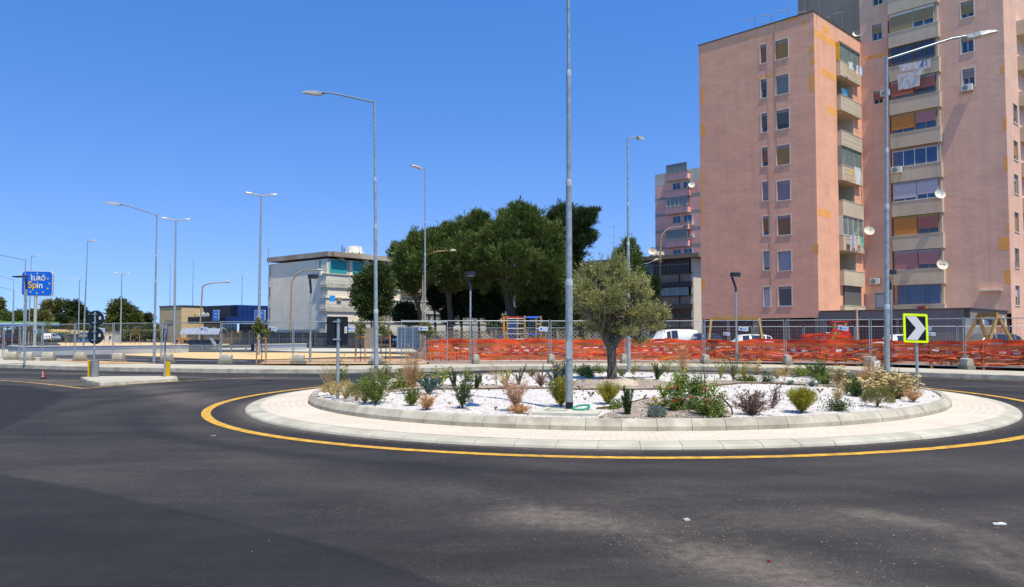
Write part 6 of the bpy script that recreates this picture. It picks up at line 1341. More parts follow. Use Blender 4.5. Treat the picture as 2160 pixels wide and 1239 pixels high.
# petrol station canopy
def canopy():
    Y=150; e=empty('petrol_station'); tag(e,'petrol station canopy striped green, white and blue at the left edge','petrol station'); a=at(-60,690,Y).x; b_=at(74,690,Y).x
    Z=lambda y: at(40,y,Y).z
    for y0,y1,c,n in ((678,681,(.12,.33,.10),'green'),(681,683.6,(.62,.64,.60),'white'),(683.6,687,(.10,.30,.58),'blue')):
        q=MB(); q.box(((a+b_)/2,Y+4,(Z(y0)+Z(y1))/2),(b_-a,8,Z(y0)-Z(y1)-.004),M('canopy_'+n,c,.5,.05,2)); q.build('fascia',e)
    for x in (-20,37): 
        X=at(x,690,Y).x; q=MB(); q.box((X,Y+3,Z(687)/2),(.6,.6,Z(687)),m_trim); q.build('column',e)
    q=MB(); q.box((at(8,700,Y).x,Y+2,1),(.8,.8,2),m_black); q.build('pump',e)
    e=empty('shelter_tent',(at(58,700,140).x,140,0)); tag(e,'dark arched shed beyond the fence, left of the cream pole','shed'); q=MB(); w=3.2; pr=[(-w,0)]+[(w*math.cos(t),.9+1.6*math.sin(t)) for t in [math.pi-k*math.pi/8 for k in range(9)]]+[(w,0)]; q.ext(pr,lambda a_,b2,d: Vector((a_,d,b2)),-2.5,2.5,M('green_shed_sheet',(.05,.08,.07),.7,.2,1)); q.build('shell',e); q=MB(); q.ext([(a_*.85,b2*.88) for a_,b2 in pr],lambda a_,b2,d: Vector((a_,d,b2)),-2.55,-2.5,m_dark); q.build('opening',e)
canopy()
def site_huts():
    for x0,x1,yt,Y,col,label,nm in ((212,240,701,125,(.55,.55,.53),'white site cabin with blue roof edge behind the fence','site_cabin'),(150,178,712,130,(.12,.28,.45),'light blue container far off left of the round signs','container'),(136,150,706,128,(.12,.13,.13),'dark grey container left of the blue one','container'),(168,186,703,135,(.40,.38,.33),'cream cabin behind the light blue container','site_cabin')):
        a=at(x0,yt,Y); b_=at(x1,yt,Y); h=a.z; e=empty(nm,((a.x+b_.x)/2,Y,0)); tag(e,label,'cabin'); w=b_.x-a.x; q=MB(); q.box((0,1.2,h/2),(w,2.4,h),M(nm+label[:9],col,.6,.1,.6)); q.build('wall',e); q=MB(); q.box((0,1.2,h+.06),(w+.2,2.6,.12),M('blue_roof_edge',(.10,.25,.45),.6,.1,1) if nm=='site_cabin' else m_gfr); q.build('roof',e)
        q=MB(); [q.box((w*t,-.02,h*.5),(w*.14,.05,h*.32),m_gl) for t in (-.25,.25)]; q.build('window',e)
    Y=230; 
    for x0,x1,yt,label in ((266,310,689,'low pale farmhouse far off behind the fence'),(290,310,692,'pale shed far off beside the farmhouse'),(298,305,704,'dark open shed among the far bushes'),(214,230,684,'small far pale house below the round pine')):
        a=at(x0,yt,Y); b_=at(x1,yt,Y); e=empty('farm_building',((a.x+b_.x)/2,Y,0)); tag(e,label,'farm building'); w=b_.x-a.x; q=MB(); q.box((0,2,a.z/2),(w,4,a.z),M('faded_farm_wall',(.36,.32,.26),.9,.2,.6)); q.build('wall',e); q=MB(); q.box((0,2,a.z+.08),(w+.4,4.4,.16),m_conc_d); q.build('roof',e); q=MB(); q.box((w*.2,-.01,1),(.9,.04,1.9),m_dark); q.build('door',e); Y+=6
site_huts()
def earth_bank():
    mb=MB(); n=40; m=M('dry_grass_bank',(.40,.29,.13),.95,.3,.4,bump=.5,bscale=3,col2=(.28,.22,.09)); vs=[]
    for i in range(n+1):
        x=-135+i*2.9; h=2.1-.0*i+.3*math.sin(i*.7); 
        if i>26: h*=max(.55,1-(i-26)/30)
        vs+=[(x,168+math.sin(i),-.05),(x,172,h),(x,200,h+.1),(x,215,-.05)]
    mb.add(vs,[(i*4+j,i*4+4+j,i*4+5+j,i*4+1+j) for i in range(n) for j in range(3)],m,True); struct(mb.build('earth_bank'))
earth_bank()
p=at(265.5,718,150); q=MB(); n=11; vs=[(p.x+(.95-.16*k)*math.cos(a)*(1+.3*math.sin(3*a+k)),150+(.9-.15*k)*math.sin(a),z) for k,z in enumerate((0,.35,.62,.8)) for a in [2*math.pi*i/n for i in range(n)]]
q.add(vs,[(k*n+i,k*n+(i+1)%n,(k+1)*n+(i+1)%n,(k+1)*n+i) for k in range(3) for i in range(n)]+[tuple(range(3*n,4*n))],M('rubble_cream',(.45,.36,.26),.95,.4,2,bump=1,bscale=3)); tag(q.build('rubble_pile'),'cream heap of rubble in the car park left of the fence lamp','rubble pile')
# ================================================================ TREES
L_pine=leafmat('pine_foliage',(0.088,0.138,0.031),(0.121,0.159,0.037),.5,.10); L_pine2=leafmat('dark_pine_foliage',(0.048,0.084,0.025),(0.068,0.099,0.030),.5,.10); L_ol=leafmat('olive_foliage',(.30,.31,.125),(.41,.40,.18),.5,.3); L_cyp=leafmat('dark_shrub_foliage',(0.030,0.056,0.020),(0.045,0.070,0.026),.45,.2)
L_far=leafmat('distant_foliage',(0.131,0.149,0.052),(0.184,0.175,0.070),.4,.2); L_fard=leafmat('distant_dark_foliage',(0.049,0.074,0.028),(0.070,0.096,0.035),.4,.2); L_sap=leafmat('sapling_foliage',(0.175,0.228,0.052),(0.263,0.228,0.070),.5,.3); L_sapb=leafmat('browning_sapling_foliage',(0.210,0.149,0.070),(0.175,0.175,0.070),.5,.3)
def crown(name,blobs,m,par,nleaf,lf,lw,tuft=.55,up=.35,n_t=None,jit=.5):
    """blobs: (centre, (rx,ry,rz)); many tufts on and inside every blob, each tuft a spray of small leaves"""
    Ps=[];Ds=[]
    vol=[b[1][0]*b[1][2] for b in blobs]; tot=sum(vol)
    for (c,r),v in zip(blobs,vol):
        n=max(6,int(nleaf*v/tot)); k=max(4,int(n/ (n_t or 34))); d=unit(k); rad=rng.uniform(.35,1.0,(k,1))**.5; rad=np.where(rng.random((k,1))<.16,rad*1.24,rad); lump=1+.10*np.sin(5*d[:,[0]]+c[0])*np.cos(4*d[:,[2]]+c[2])
        tc=np.array(c)+d*np.array(r)*rad*lump; per=n//k+1; ts=tuft*rng.uniform(.6,1.25,(k,1,1)); off=rng.normal(size=(k,per,3))*ts*np.array([.5,.5,.38])
        P=(tc[:,None,:]+off).reshape(-1,3); D=(d*np.array([1,1,.7])+np.array([0,0,up]))[:,None,:]+off/ts*.35; Ps.append(P); Ds.append(D.reshape(-1,3))
    P=np.concatenate(Ps); D=np.concatenate(Ds); D/=np.linalg.norm(D,axis=1,keepdims=True)+1e-9
    V=leaves(P,lf*rng.uniform(.6,1.3,len(P)),lw*rng.uniform(.7,1.3,len(P)),D,jit); return np_mesh(name,V,4,[m],par)
def limb(mb,p,q,r0,r1,m,n=5,wob=.08):
    p=Vector(p);q=Vector(q); L=(q-p).length; pts=[];rs=[]
    for i in range(n+1):
        t=i/n; w=wob*L*math.sin(math.pi*t); pts.append(p.lerp(q,t)+Vector((random.uniform(-w,w),random.uniform(-w,w),random.uniform(-w,w)*.4))); rs.append(r0+(r1-r0)*t)
    mb.tube(pts,rs,m,8); return pts
def tree(name,label,cat,base,trunks,blobs,leafm,nleaf,lf,lw,barkm,group=None,tuft=.55,**kw):
    e=empty(name,base); tag(e,label,cat,group); B=Vector(base); mb=MB()
    for pts,r0,r1 in trunks:
        pts=[Vector(p)-B for p in pts]; n=len(pts); s=[]
        for i in range(n-1):
            for k in range(4): s.append(pts[i].lerp(pts[i+1],k/4)+Vector((random.uniform(-.04,.04),0,0))*(r0*3))
        s.append(pts[-1]); mb.tube(s,[r0+(r1-r0)*i/(len(s)-1) for i in range(len(s))],barkm,9)
    for c,r in blobs:     # limbs into each blob
        st=min((pts[-1] for pts,_,_ in trunks),key=lambda p:(Vector(p)-Vector(c)).length); limb(mb,Vector(st)-B,Vector(c)-B+Vector((0,0,-r[2]*.2)),r1*.8,.05,barkm)
        for k in range(3): d=Vector((random.uniform(-1,1)*r[0],random.uniform(-1,1)*r[1],random.uniform(-.3,.8)*r[2]))*.75; limb(mb,Vector(c)-B-Vector((0,0,r[2]*.2)),Vector(c)-B+d,.06,.02,barkm,3)
    mb.build('trunk',e); crown('crown',[(tuple(Vector(c)-B),r) for c,r in blobs],leafm,e,nleaf,lf,lw,tuft,**kw); return e
def PB(px,py,rpx,rpy,Y,ry=None):  # blob from pixels
    c=at(px,py,Y); s=Y/F; return (tuple(c),(rpx*s,(ry or rpx*.8)*s if ry is None else ry,rpy*s))
def pine(label,xb,Y,tr,blobs,n,m=L_pine,group='tall umbrella pines in front of the pale block',r0=.42,lf=.52,lw=.075,tuft=.50):
    n=int(n*1.35)
    x=(xb-1080)/F*Y; trunks=[([ (x,Y,0) ]+[tuple(at(px,py,Y)) for px,py in pts],r,r*.5) for pts,r in tr]
    return tree('pine_tree',label,'pine tree',(x,Y,0),trunks,[PB(*b) for b in blobs],m,n,lf,lw,m_pinebark,group,tuft,up=1.0,n_t=42)
pine('largest pine of the row, with a broad domed crown and thick leaning trunk',1080,86,[([(1078,660),(1068,610),(1060,585)],.62),([(1079,655),(1072,600)],.35)],
     [(1100,475,52,42,86),(1060,500,48,40,85),(1140,505,48,44,86),(1080,545,60,42,84),(1140,565,50,45,85),(1030,540,42,42,85),(1110,600,45,30,85),(1165,600,30,38,87),(1160,545,38,40,86),(1098,448,26,20,86),(1012,585,28,26,86)],62000)
pine('tall pine left of the largest one, crown leaning left',952,87,[([(948,650),(945,615),(930,590)],.36),([(950,620),(962,585)],.2)],
     [(1000,490,42,34,88),(960,500,36,32,88),(985,535,48,40,86),(940,545,34,36,86),(1000,575,40,32,86),(955,590,34,24,87),(1010,462,22,16,88)],40000)
pine('pine at the left of the row with a narrow crown over the slim lamp',895,86,[([(882,650),(868,610)],.26),([(884,640),(895,600)],.18)],
     [(905,515,30,30,86),(880,520,26,28,86),(860,545,26,32,86),(895,560,36,34,85),(865,590,28,28,86),(925,500,22,20,87),(845,570,18,26,86),(835,530,12,20,87)],30000)
pine('pine at the right of the row, ragged crown reaching over the tall near lamp',1190,92,[([(1185,660),(1190,600),(1200,560)],.34)],
     [(1210,470,34,28,92),(1190,450,28,20,93),(1235,460,22,22,92),(1240,500,18,18,92),(1205,510,34,24,92),(1180,500,30,34,92),(1252,450,10,12,92),(1170,460,18,18,93),(1212,540,24,16,92),(1185,560,26,30,92)],30000,L_pine2)
pine('dark pine filling the right end of the row behind the steel pole',1160,90,[([(1158,680),(1150,640)],.25)],
     [(1150,620,34,32,89),(1180,630,24,34,90),(1165,660,28,22,90),(1190,580,18,30,91),(1145,655,22,20,89)],18000,L_pine2)
for xb,yt,Y,bl,n,lb in [(920,640,92,[(915,610,20,22,92),(925,635,16,16,92)],6000,'thin dark pine trunk behind the slim lamp'),(975,640,93,[(970,620,26,26,93),(985,650,22,18,93)],7000,'dark young pine left of the black park lamp'),(1012,640,91,[(1005,625,24,30,91),(1020,650,22,20,91),(1000,655,18,14,91),(1025,620,18,18,91)],9000,'dark leafy pine right of the black park lamp'),(995,640,93,[(1000,600,30,20,93)],3000,'slender pine trunk seen between two darker ones'),(1120,650,93,[(1110,650,26,22,93),(1125,625,26,24,93),(1100,665,18,14,93)],8000,'short dark pine behind the climbing frame'),(865,655,90,[(855,655,20,18,90),(868,672,18,14,90),(845,670,12,12,90)],6000,'dark shrubby pine at the left foot of the row'),(945,655,94,[(945,668,14,16,94),(952,640,14,18,94)],5000,'small dark pine between the two left trunks'),(1045,655,92,[(1040,610,20,26,92),(1048,640,18,22,92),(1036,665,14,14,92)],8000,'dark leafy pine left of the thick leaning trunk'),(1195,655,91,[(1195,620,22,34,91),(1200,660,22,26,91)],9000,'dark foliage mass behind the near steel pole')]:
    pine(lb,xb,Y,[([(xb-3,yt+20),(xb-5,yt-10)],.17)],bl,n,L_cyp,lf=.34,lw=.13,tuft=.5)
x=(790-1080)/F*82; tree('cypress_tree','dark dense tree directly left of the left bed lamp, in front of the pale block','tree',(x,82,0),[([(x,82,0),tuple(at(783,660,82)),tuple(at(788,640,82))],.22,.12)],[PB(*b) for b in [(790,585,34,22,82),(770,600,24,20,82),(808,605,22,24,82),(780,635,34,24,82),(762,625,18,22,82),(805,640,20,22,82),(795,568,20,12,82),(778,660,22,14,82)]],leafmat('dark_cedar_foliage',(0.052,0.088,0.023),(0.079,0.114,0.032),.45,.2),26000,.30,.12,m_bark,None,.5)
x=(1325-1080)/F*80; tree('pine_tree','slender pine rising behind the olive tree, pale block roof beside it','pine tree',(x,80,0),[([(x,80,0),tuple(at(1327,640,80)),tuple(at(1328,560,80))],.2,.07)],[PB(*b) for b in [(1328,525,14,18,80),(1308,540,14,18,80),(1340,545,14,14,80),(1330,575,30,24,80),(1362,600,24,24,80),(1345,630,36,22,80),(1300,590,24,26,80),(1378,610,12,14,80),(1325,510,8,10,80)]],leafmat('green_pine_foliage',(0.123,0.184,0.052),(0.158,0.210,0.061),.4,.3),18000,.36,.09,m_pinebark,None,.5)
# distant trees on the left
for px,Y,bl,m,n,lb,cat in [(106,205,[(106,648,14,12),(116,655,12,12),(98,665,12,14),(110,675,20,14),(124,640,8,7)],L_far,9000,'airy eucalyptus-like tree beyond the bank, right of the cream pole','tree'),
  (155,205,[(152,646,16,11),(160,655,18,11),(172,665,14,12),(148,672,14,14),(176,680,10,14)],L_fard,9000,'dark umbrella pine far off, left of the round signs','pine tree'),
  (255,190,[(252,645,14,12),(262,655,18,13),(244,660,16,13),(254,672,24,12),(270,678,18,12),(238,682,14,10),(283,668,10,14),(285,680,12,14)],leafmat('round_pine_foliage',(0.096,0.131,0.032),(0.140,0.158,0.042),.4,.2),14000,'large round-topped pine far off between the round signs and the fence lamp','pine tree'),
  (303,195,[(300,675,12,8),(310,672,8,7),(306,686,12,8)],L_fard,4000,'dark bushy tree left of the fence lamp','tree'),
  (130,195,[(128,678,18,14),(145,686,18,12),(115,690,16,10)],L_fard,7000,'dark bushy tree between the two taller trees on the left','tree'),
  (325,215,[(322,690,8,6),(330,694,8,6)],L_far,2000,'small scrubby tree by the brick end of the shop','tree'),
  (0,190,[(-4,640,6,10),(-2,656,8,12)],L_far,3000,'tree cut by the left edge of the picture','tree')]:
    x=(px-1080)/F*Y; tree('distant_tree',lb,cat,(x,Y,1.5),[([(x,Y,0),tuple(at(px,688,Y))],.3,.15)],[PB(a,b_,c,d,Y) for a,b_,c,d in bl],m,n,.75,.30,m_bark,'far trees beyond the earth bank',.9)
def hedge(px0,px1,yt,yb,Y,m,label,n,nm='hedge'):
    a=at(px0,yb,Y); b_=at(px1,yt,Y); e=empty(nm,((a.x+b_.x)/2,Y,0)); tag(e,label,'hedge'); bl=[]; k=max(2,int((px1-px0)/10))
    for i in range(k):
        c=at(px0+(px1-px0)*(i+.5)/k,(yt+yb)/2+random.uniform(-1.5,1.5),Y); s=Y/F; bl.append((tuple(c-Vector(e.location)),((px1-px0)/k*.75*s,2.0,(yb-yt)*.5*s)))
    crown('foliage',bl,m,e,n,.6,.25,.7); st=MB()
    for c,r in bl: st.tube([(c[0],c[1],-.1),(c[0],c[1],c[2])],.12,m_bark,6)
    st.build('stems',e)
hedge(-40,62,657,688,185,leafmat('ivy_green',(0.096,0.140,0.035),(0.131,0.175,0.052),.4,.2),'tall clipped green hedge behind the petrol station',14000)
hedge(62,100,655,690,187,L_far,'yellowish shrubs behind the cream pole',6000)
hedge(85,330,690,696,178,L_fard,'low dark scrub along the top of the dry bank',9000,'scrub')
hedge(82,150,708,714,150,leafmat('bright_scrub',(0.131,0.228,0.044),(0.175,0.263,0.052),.4,.2),'bright green scrub at the foot of the bank behind the far white car',4000,'scrub')
hedge(240,335,700,714,150,L_far,'green scrub around the far sheds',7000,'scrub')
hedge(1040,1260,690,700,84,L_cyp,'dark ivy and low shrubs behind the patterned wall',9000,'scrub')
# ---- olive tree
def olive():
    b=onbed(1291,801); Y=b.y; e=empty('olive_tree',b); tag(e,'old olive tree with a thick short trunk in the middle of the planted bed','olive tree'); P=lambda x,y,dy=0: at(x,y,Y+dy)-b
    mb=MB(); m=M('olive_bark',(.11,.09,.07),.95,.45,4,streak=(4,4,.8),bump=1.2,bscale=10,col2=(.17,.145,.115),mix_scale=3)
    def tk(pts,rs,seg=12): mb.tube(pts,rs,m,seg)
    tk([P(1291,806),P(1291,795),P(1291,770),P(1290,750),P(1289,735),P(1288,722)],[.165,.135,.12,.118,.13,.14],14)
    tk([P(1289,740),P(1281,722),P(1272,706),P(1264,690),P(1250,672),P(1240,655)],[.10,.095,.08,.065,.05,.03])
    tk([P(1290,740),P(1299,722),P(1308,712,-.1),P(1322,702,-.15),P(1338,690,-.2),P(1356,670,-.2)],[.10,.09,.075,.06,.045,.03])
    tk([P(1289,728),P(1292,700,.2),P(1300,670,.3),P(1302,630,.3)],[.09,.08,.06,.03]); tk([P(1269,700),P(1275,670,-.2),P(1278,630,-.3)],[.06,.05,.03]); tk([P(1322,702,-.15),P(1345,700,-.4),P(1370,690,-.5)],[.05,.04,.02])
    bl=[(1240,610,36,40,0),(1275,585,36,34,0),(1310,580,36,36,.1),(1345,600,32,36,0),(1300,620,48,40,-.35),(1255,645,38,34,-.2),(1345,645,40,34,-.1),(1380,655,30,24,0),(1285,670,44,30,.2),(1325,690,44,26,-.1),(1228,640,24,30,.1),(1375,690,24,18,.1),(1398,662,16,16,0),(1242,575,18,20,.2),(1300,705,28,18,.3),(1260,700,22,18,.2),(1350,718,18,10,0),(1225,590,12,18,0)]
    blobs=[]; s=Y/F
    for x,y,rx,rz,dy in bl: 
        for k in range(4): d=unit(1)[0]; q=P(x,y,dy)+Vector((d[0]*rx*s*.62,d[1]*rx*s*.6,d[2]*rz*s*.62)); f=rng.uniform(.38,.6); blobs.append((tuple(q),(rx*s*f,rx*s*f,rz*s*f)))
    for c,r in blobs:
        src=random.choice([P(1250,672),P(1356,670,-.2),P(1302,630,.3),P(1278,630,-.3),P(1338,690,-.2)]); limb(mb,src,Vector(c),.03,.012,m,4,.12)
        for k in range(4): d=Vector(unit(1)[0])*.92; d=Vector((d.x*r[0],d.y*r[1],abs(d.z)*r[2] if random.random()<.7 else d.z*r[2])); limb(mb,Vector(c)-Vector((0,0,r[2]*.3)),Vector(c)+d,.009,.003,m,4,.1)
    mb.build('trunk',e)
    crown('crown',blobs,L_ol,e,34000,.064,.021,.10,up=.55,n_t=22)
    # outer sprays
    sp=[];sd=[]
    for c,r in blobs:
        for k in range(7):
            d=unit(1)[0]; d[2]=abs(d[2])*.9+.1 if rng.random()<.75 else d[2]; p0=np.array(c)+d*np.array(r)*.85; ln=rng.uniform(.08,.34); dd=d+np.array([0,0,.7]); dd/=np.linalg.norm(dd)
            for t in np.linspace(0,ln,int(ln/.012)): sp.append(p0+dd*t+rng.normal(size=3)*.012); sd.append(dd)
    V=leaves(np.array(sp),.06,.017,np.array(sd),.8); np_mesh('outer_sprays',V,4,[L_ol],e)
olive()
# ---- saplings with stakes
def sapling(px,yb,yt,Yz,label,stakes=None,m=L_sap,w=18,z=.17,Y=None):
    b=gnd(px,yb,z) if Y is None else Vector(((px-1080)/F*Y,Y,z)); Y=b.y; s=Y/F; top=at(px,yt,Y).z-b.z; e=empty('sapling',b); tag(e,label,'sapling','young street trees tied to stakes'); mb=MB()
    hs=top*.62; pts=[(0,0,0),(.03,0,hs*.4),(-.03,0,hs*.75),(.02,0,hs),(0,0,top*.85)]; mb.tube(pts,[.025,.022,.018,.015,.008],m_bark,6)
    bl=[]
    for k in range(6): a=random.uniform(0,6.28); r=w*s*.42; c=(math.cos(a)*r,math.sin(a)*r,top*random.uniform(.66,.92)); bl.append((c,(w*s*.33,w*s*.33,top*.10))); limb(mb,(0,0,hs*.95),c,.012,.005,m_bark,3)
    mb.build('trunk',e); crown('crown',bl,m,e,650,.13,.07,.12,n_t=10)
    if stakes:
        f=empty('tree_stake_frame',b); tag(f,stakes,'tree stakes','wooden stake frames around the saplings'); W2=9*s; h=top*.57
        for sgn in(-1,1): q=MB(); q.tube([(sgn*W2*1.15,0,-.05),(sgn*W2,0,h)],.035,m_wood_s,8); q.build('stake',f)
        q=MB(); q.beam((-W2-.05,-.03,h-.05),(W2+.05,-.03,h-.05),.04,.07,m_wood_s); q.build('crossbar',f)
for a in [(551,767,670,0,'sapling with a leafy top in front of the small starred sign','wooden stake frame in front of the car park sand'),(760,764,668,0,'sapling directly right of the black sign back','wooden stake frame right of the black sign back'),(813,763,670,0,'sapling just right of the left bed lamp','wooden stake frame just right of the left bed lamp'),(900,763,676,0,'sapling at the left end of the orange net','wooden stake frame at the left end of the orange net')]:
    sapling(*a,w=22)
sapling(1227,762,675,0,'sapling behind the near steel pole and the olive tree','wooden stake frame right of the near steel pole',w=18,Y=44,z=.05)
sapling(1228,762,708,0,'very small sapling behind the orange net right of the near pole',None,w=10,Y=42,z=.05)
for px,Y,yt,lb,m in ((58,88,683,'browning sapling beside the cream sign pole',L_sapb),(100,90,680,'green sapling right of the cream sign pole',L_sap),(150,92,676,'browning sapling just left of the round signs',L_sapb),(231,105,688,'browning sapling right of the round signs',L_sapb),(286,105,686,'small sapling left of the fence lamp',L_sapb)):
    sapling(px,0,yt,0,lb,'leaning wooden stakes of the '+lb,m=m,w=14,Y=Y,z=0)
# ================================================================ GARDEN PLANTS
PL=dict(green=((0.136,0.191,0.040),(0.191,0.240,0.055)),dkgreen=((0.055,0.104,0.032),(0.087,0.136,0.040)),yelgreen=((0.319,0.303,0.032),(0.414,0.367,0.048)),olive=((0.191,0.191,0.055),(0.255,0.223,0.072)),grey=((0.208,0.271,0.255),(0.271,0.335,0.303)),bluegr=((0.096,0.176,0.159),(0.143,0.223,0.191)),tan=((0.605,0.350,0.176),(0.733,0.478,0.255)),tan2=((0.542,0.399,0.176),(0.414,0.382,0.143)),pinktan=((0.637,0.350,0.255),(0.701,0.463,0.319)),rose=((0.112,0.191,0.040),(0.223,0.255,0.048)),purple=((0.255,0.143,0.143),(0.191,0.191,0.112)),lime=((0.271,0.350,0.048),(0.350,0.399,0.064)))
def LM(k): return leafmat('leaves_'+k,PL[k][0],PL[k][1],.35,.3)
m_stem=M('green_stem',(.10,.11,.04),.8,.2,5); m_stemb=M('brown_stem',(.15,.09,.055),.85,.25,5); m_stemt=M('tan_stem',(.36,.24,.13),.85,.2,5)
FL=dict(red=M('red_petals',(.55,.005,.02),.6,.12,8,trans=.2,island=.3),yellow=M('yellow_petals',(.75,.48,.02),.7,.1,8,trans=.2,island=.2),white=M('white_petals',(.75,.72,.66),.7,.05,8,trans=.2),cream=M('cream_flower_heads',(.62,.50,.28),.9,.12,8,island=.22),pink=M('pink_petals',(.62,.12,.22),.7,.1,8,trans=.2,island=.3),dark=M('dark_red_petals',(.22,.01,.03),.7,.1,8))
def plant(nm,label,cat,px,yb,yt,w,kind,leaf,stem=m_stem,flower=None,nf=0,lean=0,dens=1.0,lsz=1.0,base=None,group=None):
    b=onbed(px,yb) if base is None else base; Y=b.y; H=(yb-yt)/F*Y; Wd=w/F*Y/2; b=b-Vector((0,0,.01)); e=empty(nm,b); tag(e,label,cat,group or 'garden plants in the roundabout bed'); LMt=LM(leaf)
    mb=MB(); P=[];D=[];Lf=.05*lsz;Lw=.016*lsz; tips=[]; seg=3
    def stemcurve(a,sp,h,r0,n=8,curl=.0):
        dirx=math.cos(a);diry=math.sin(a); pts=[]
        for i in range(n+1):
            t=i/n; rr=sp*(t**1.25)+curl*t*t; pts.append(Vector((dirx*rr+lean*H*t,diry*rr,h*t*(1-.08*t)))+Vector((random.uniform(-1,1),random.uniform(-1,1),0))*.012*H*(t>0))
        mb.tube(pts,[r0*(1-.75*i/n) for i in range(n+1)],stem,4,False); return pts
    if kind=='shrub':      # many upright twiggy stems with small leaves
        ns=int(26*dens)+4
        for k in range(ns):
            a=random.uniform(0,6.28); q=random.random()**.6; h=H*random.uniform(.45,1.02)*(1-.25*q); pts=stemcurve(a,Wd*q,h,.006); tips.append(pts[-1])
            for i in range(2,len(pts)-0):
                for _ in range(int(7*dens)+1): P.append(pts[i]+Vector(rng.normal(size=3))*.022); d=(pts[i]-pts[i-1]).normalized(); D.append(d)
            for _ in range(3):
                i=random.randint(2,len(pts)-2); p0=pts[i]; d=(Vector((math.cos(a),math.sin(a),1.2))+Vector(rng.normal(size=3))*.5).normalized(); L=H*random.uniform(.12,.28); mb.tube([p0,p0+d*L],[.003,.0015],stem,3,False)
                for t in np.linspace(.15,1,int(9*dens)+2): P.append(p0+d*L*t+Vector(rng.normal(size=3))*.012); D.append(d)
                tips.append(p0+d*L)
    elif kind=='broom':    # dense fine upright twigs
        ns=int(130*dens); Lw=.008*lsz; Lf=.07*lsz
        for k in range(ns):
            a=random.uniform(0,6.28); q=random.random()**.55; h=H*random.uniform(.6,1.03)*(1-.22*q); pts=stemcurve(a,Wd*q,h,.0035,6); tips.append(pts[-1])
            for i in range(2,len(pts)):
                for _ in range(6): P.append(pts[i]+Vector(rng.normal(size=3))*.016); D.append((pts[i]-pts[i-1]).normalized())
    elif kind=='dome':     # cushion of fine leaves on short stems
        n=int(1500*dens); d=unit(n); d[:,2]=np.abs(d[:,2]); r=rng.uniform(.55,1,(n,1))**.5; lump=1+.12*np.sin(7*d[:,[0]])*np.cos(6*d[:,[1]]); p=d*r*lump*np.array([Wd,Wd,H*.72])+np.array([0,0,H*.26]); P=[Vector(v) for v in p]; D=[Vector((v[0],v[1],v[2]+.8)) for v in d]; Lf=.055*lsz;Lw=.009*lsz
        for k in range(26): a=random.uniform(0,6.28); stemcurve(a,Wd*random.uniform(.2,.8),H*random.uniform(.5,.9),.005,4)
        tips=[Vector(v) for v in p[rng.random(n)<.3]]
    elif kind=='grass':    # tuft of arching blades
        n=int(260*dens); g=[]
        for k in range(n):
            a=random.uniform(0,6.28); q=random.random()**.5; h=H*random.uniform(.6,1.05)*(1-.45*q); pts=[]
            for i in range(5): t=i/4; pts.append(Vector((math.cos(a)*Wd*q*t**1.4,math.sin(a)*Wd*q*t**1.4,h*t*(1.15-.3*t*q))))
            sd=Vector((-math.sin(a),math.cos(a),0))*.0035*lsz
            for i in range(4):
                w0,w1=sd*(1-i/4.2),sd*(1-(i+1)/4.2); g+= [pts[i]-w0,pts[i]+w0,pts[i+1]+w1,pts[i+1]-w1]
            tips.append(pts[-1])
        np_mesh('blades',[tuple(v) for v in g],4,[LMt],e); P=[]
    elif kind=='sword':    # phormium: broad long blades
        n=int(20*dens); g=[]
        for k in range(n):
            a=k*2.4+random.uniform(-.3,.3); q=random.uniform(.08,1); h=H*random.uniform(.6,1.05)*(1-.35*q); ww=.018*lsz; pts=[]
            for i in range(7): t=i/6; pts.append(Vector((math.cos(a)*Wd*q*t**1.15,math.sin(a)*Wd*q*t**1.15*.9,h*t*(1.12-.28*q*t))))
            sd=Vector((-math.sin(a),math.cos(a),0)); 
            if abs(sd.x)<.4: sd=Vector((.8,.4,0))
            for i in range(6):
                f=lambda t: ww*(1-t)**.6*(.6+.6*min(1,t*3)); w0,w1=sd*f(i/6),sd*f((i+1)/6+.0); g+=[pts[i]-w0,pts[i]+w0,pts[i+1]+w1,pts[i+1]-w1]
            tips.append(pts[-1])
        np_mesh('blades',[tuple(v) for v in g],4,[LMt],e); P=[]
    elif kind=='rose':     # arching canes with larger leaflets in clusters
        ns=int(11*dens)+3; Lf=.046*lsz;Lw=.028*lsz
        for k in range(ns):
            a=random.uniform(0,6.28); q=random.random()**.6; h=H*random.uniform(.4,1.0)*(1-.3*q); pts=stemcurve(a,Wd*q,h,.006); tips.append(pts[-1])
            for i in range(1,len(pts)):
                for _ in range(2):
                    c=pts[i]+Vector(rng.normal(size=3))*.045
                    for _ in range(int(5*dens)+2): P.append(c+Vector(rng.normal(size=3))*.028); D.append(Vector(unit(1)[0]))
    elif kind=='weed':     # airy dry haze of fine twigs
        ns=int(22*dens)+4; Lf=.022*lsz;Lw=.007*lsz
        for k in range(ns):
            a=random.uniform(0,6.28); q=random.random()**.7; h=H*random.uniform(.5,1.03)*(1-.2*q); pts=stemcurve(a,Wd*q*.8,h,.0035,7); tips.append(pts[-1])
            for _ in range(9):
                i=random.randint(2,len(pts)-1); p0=pts[i]; d=(Vector((math.cos(a),math.sin(a),1.0))+Vector(rng.normal(size=3))*.8).normalized(); L=H*random.uniform(.08,.2); mb.tube([p0,p0+d*L],[.002,.001],stem,3,False)
                for t in np.linspace(.2,1,10): P.append(p0+d*L*t+Vector(rng.normal(size=3))*.012); D.append(d)
    elif kind=='spire':    # rosemary-like dense upright columns
        ns=int(9*dens)+2; Lf=.035*lsz; Lw=.008*lsz
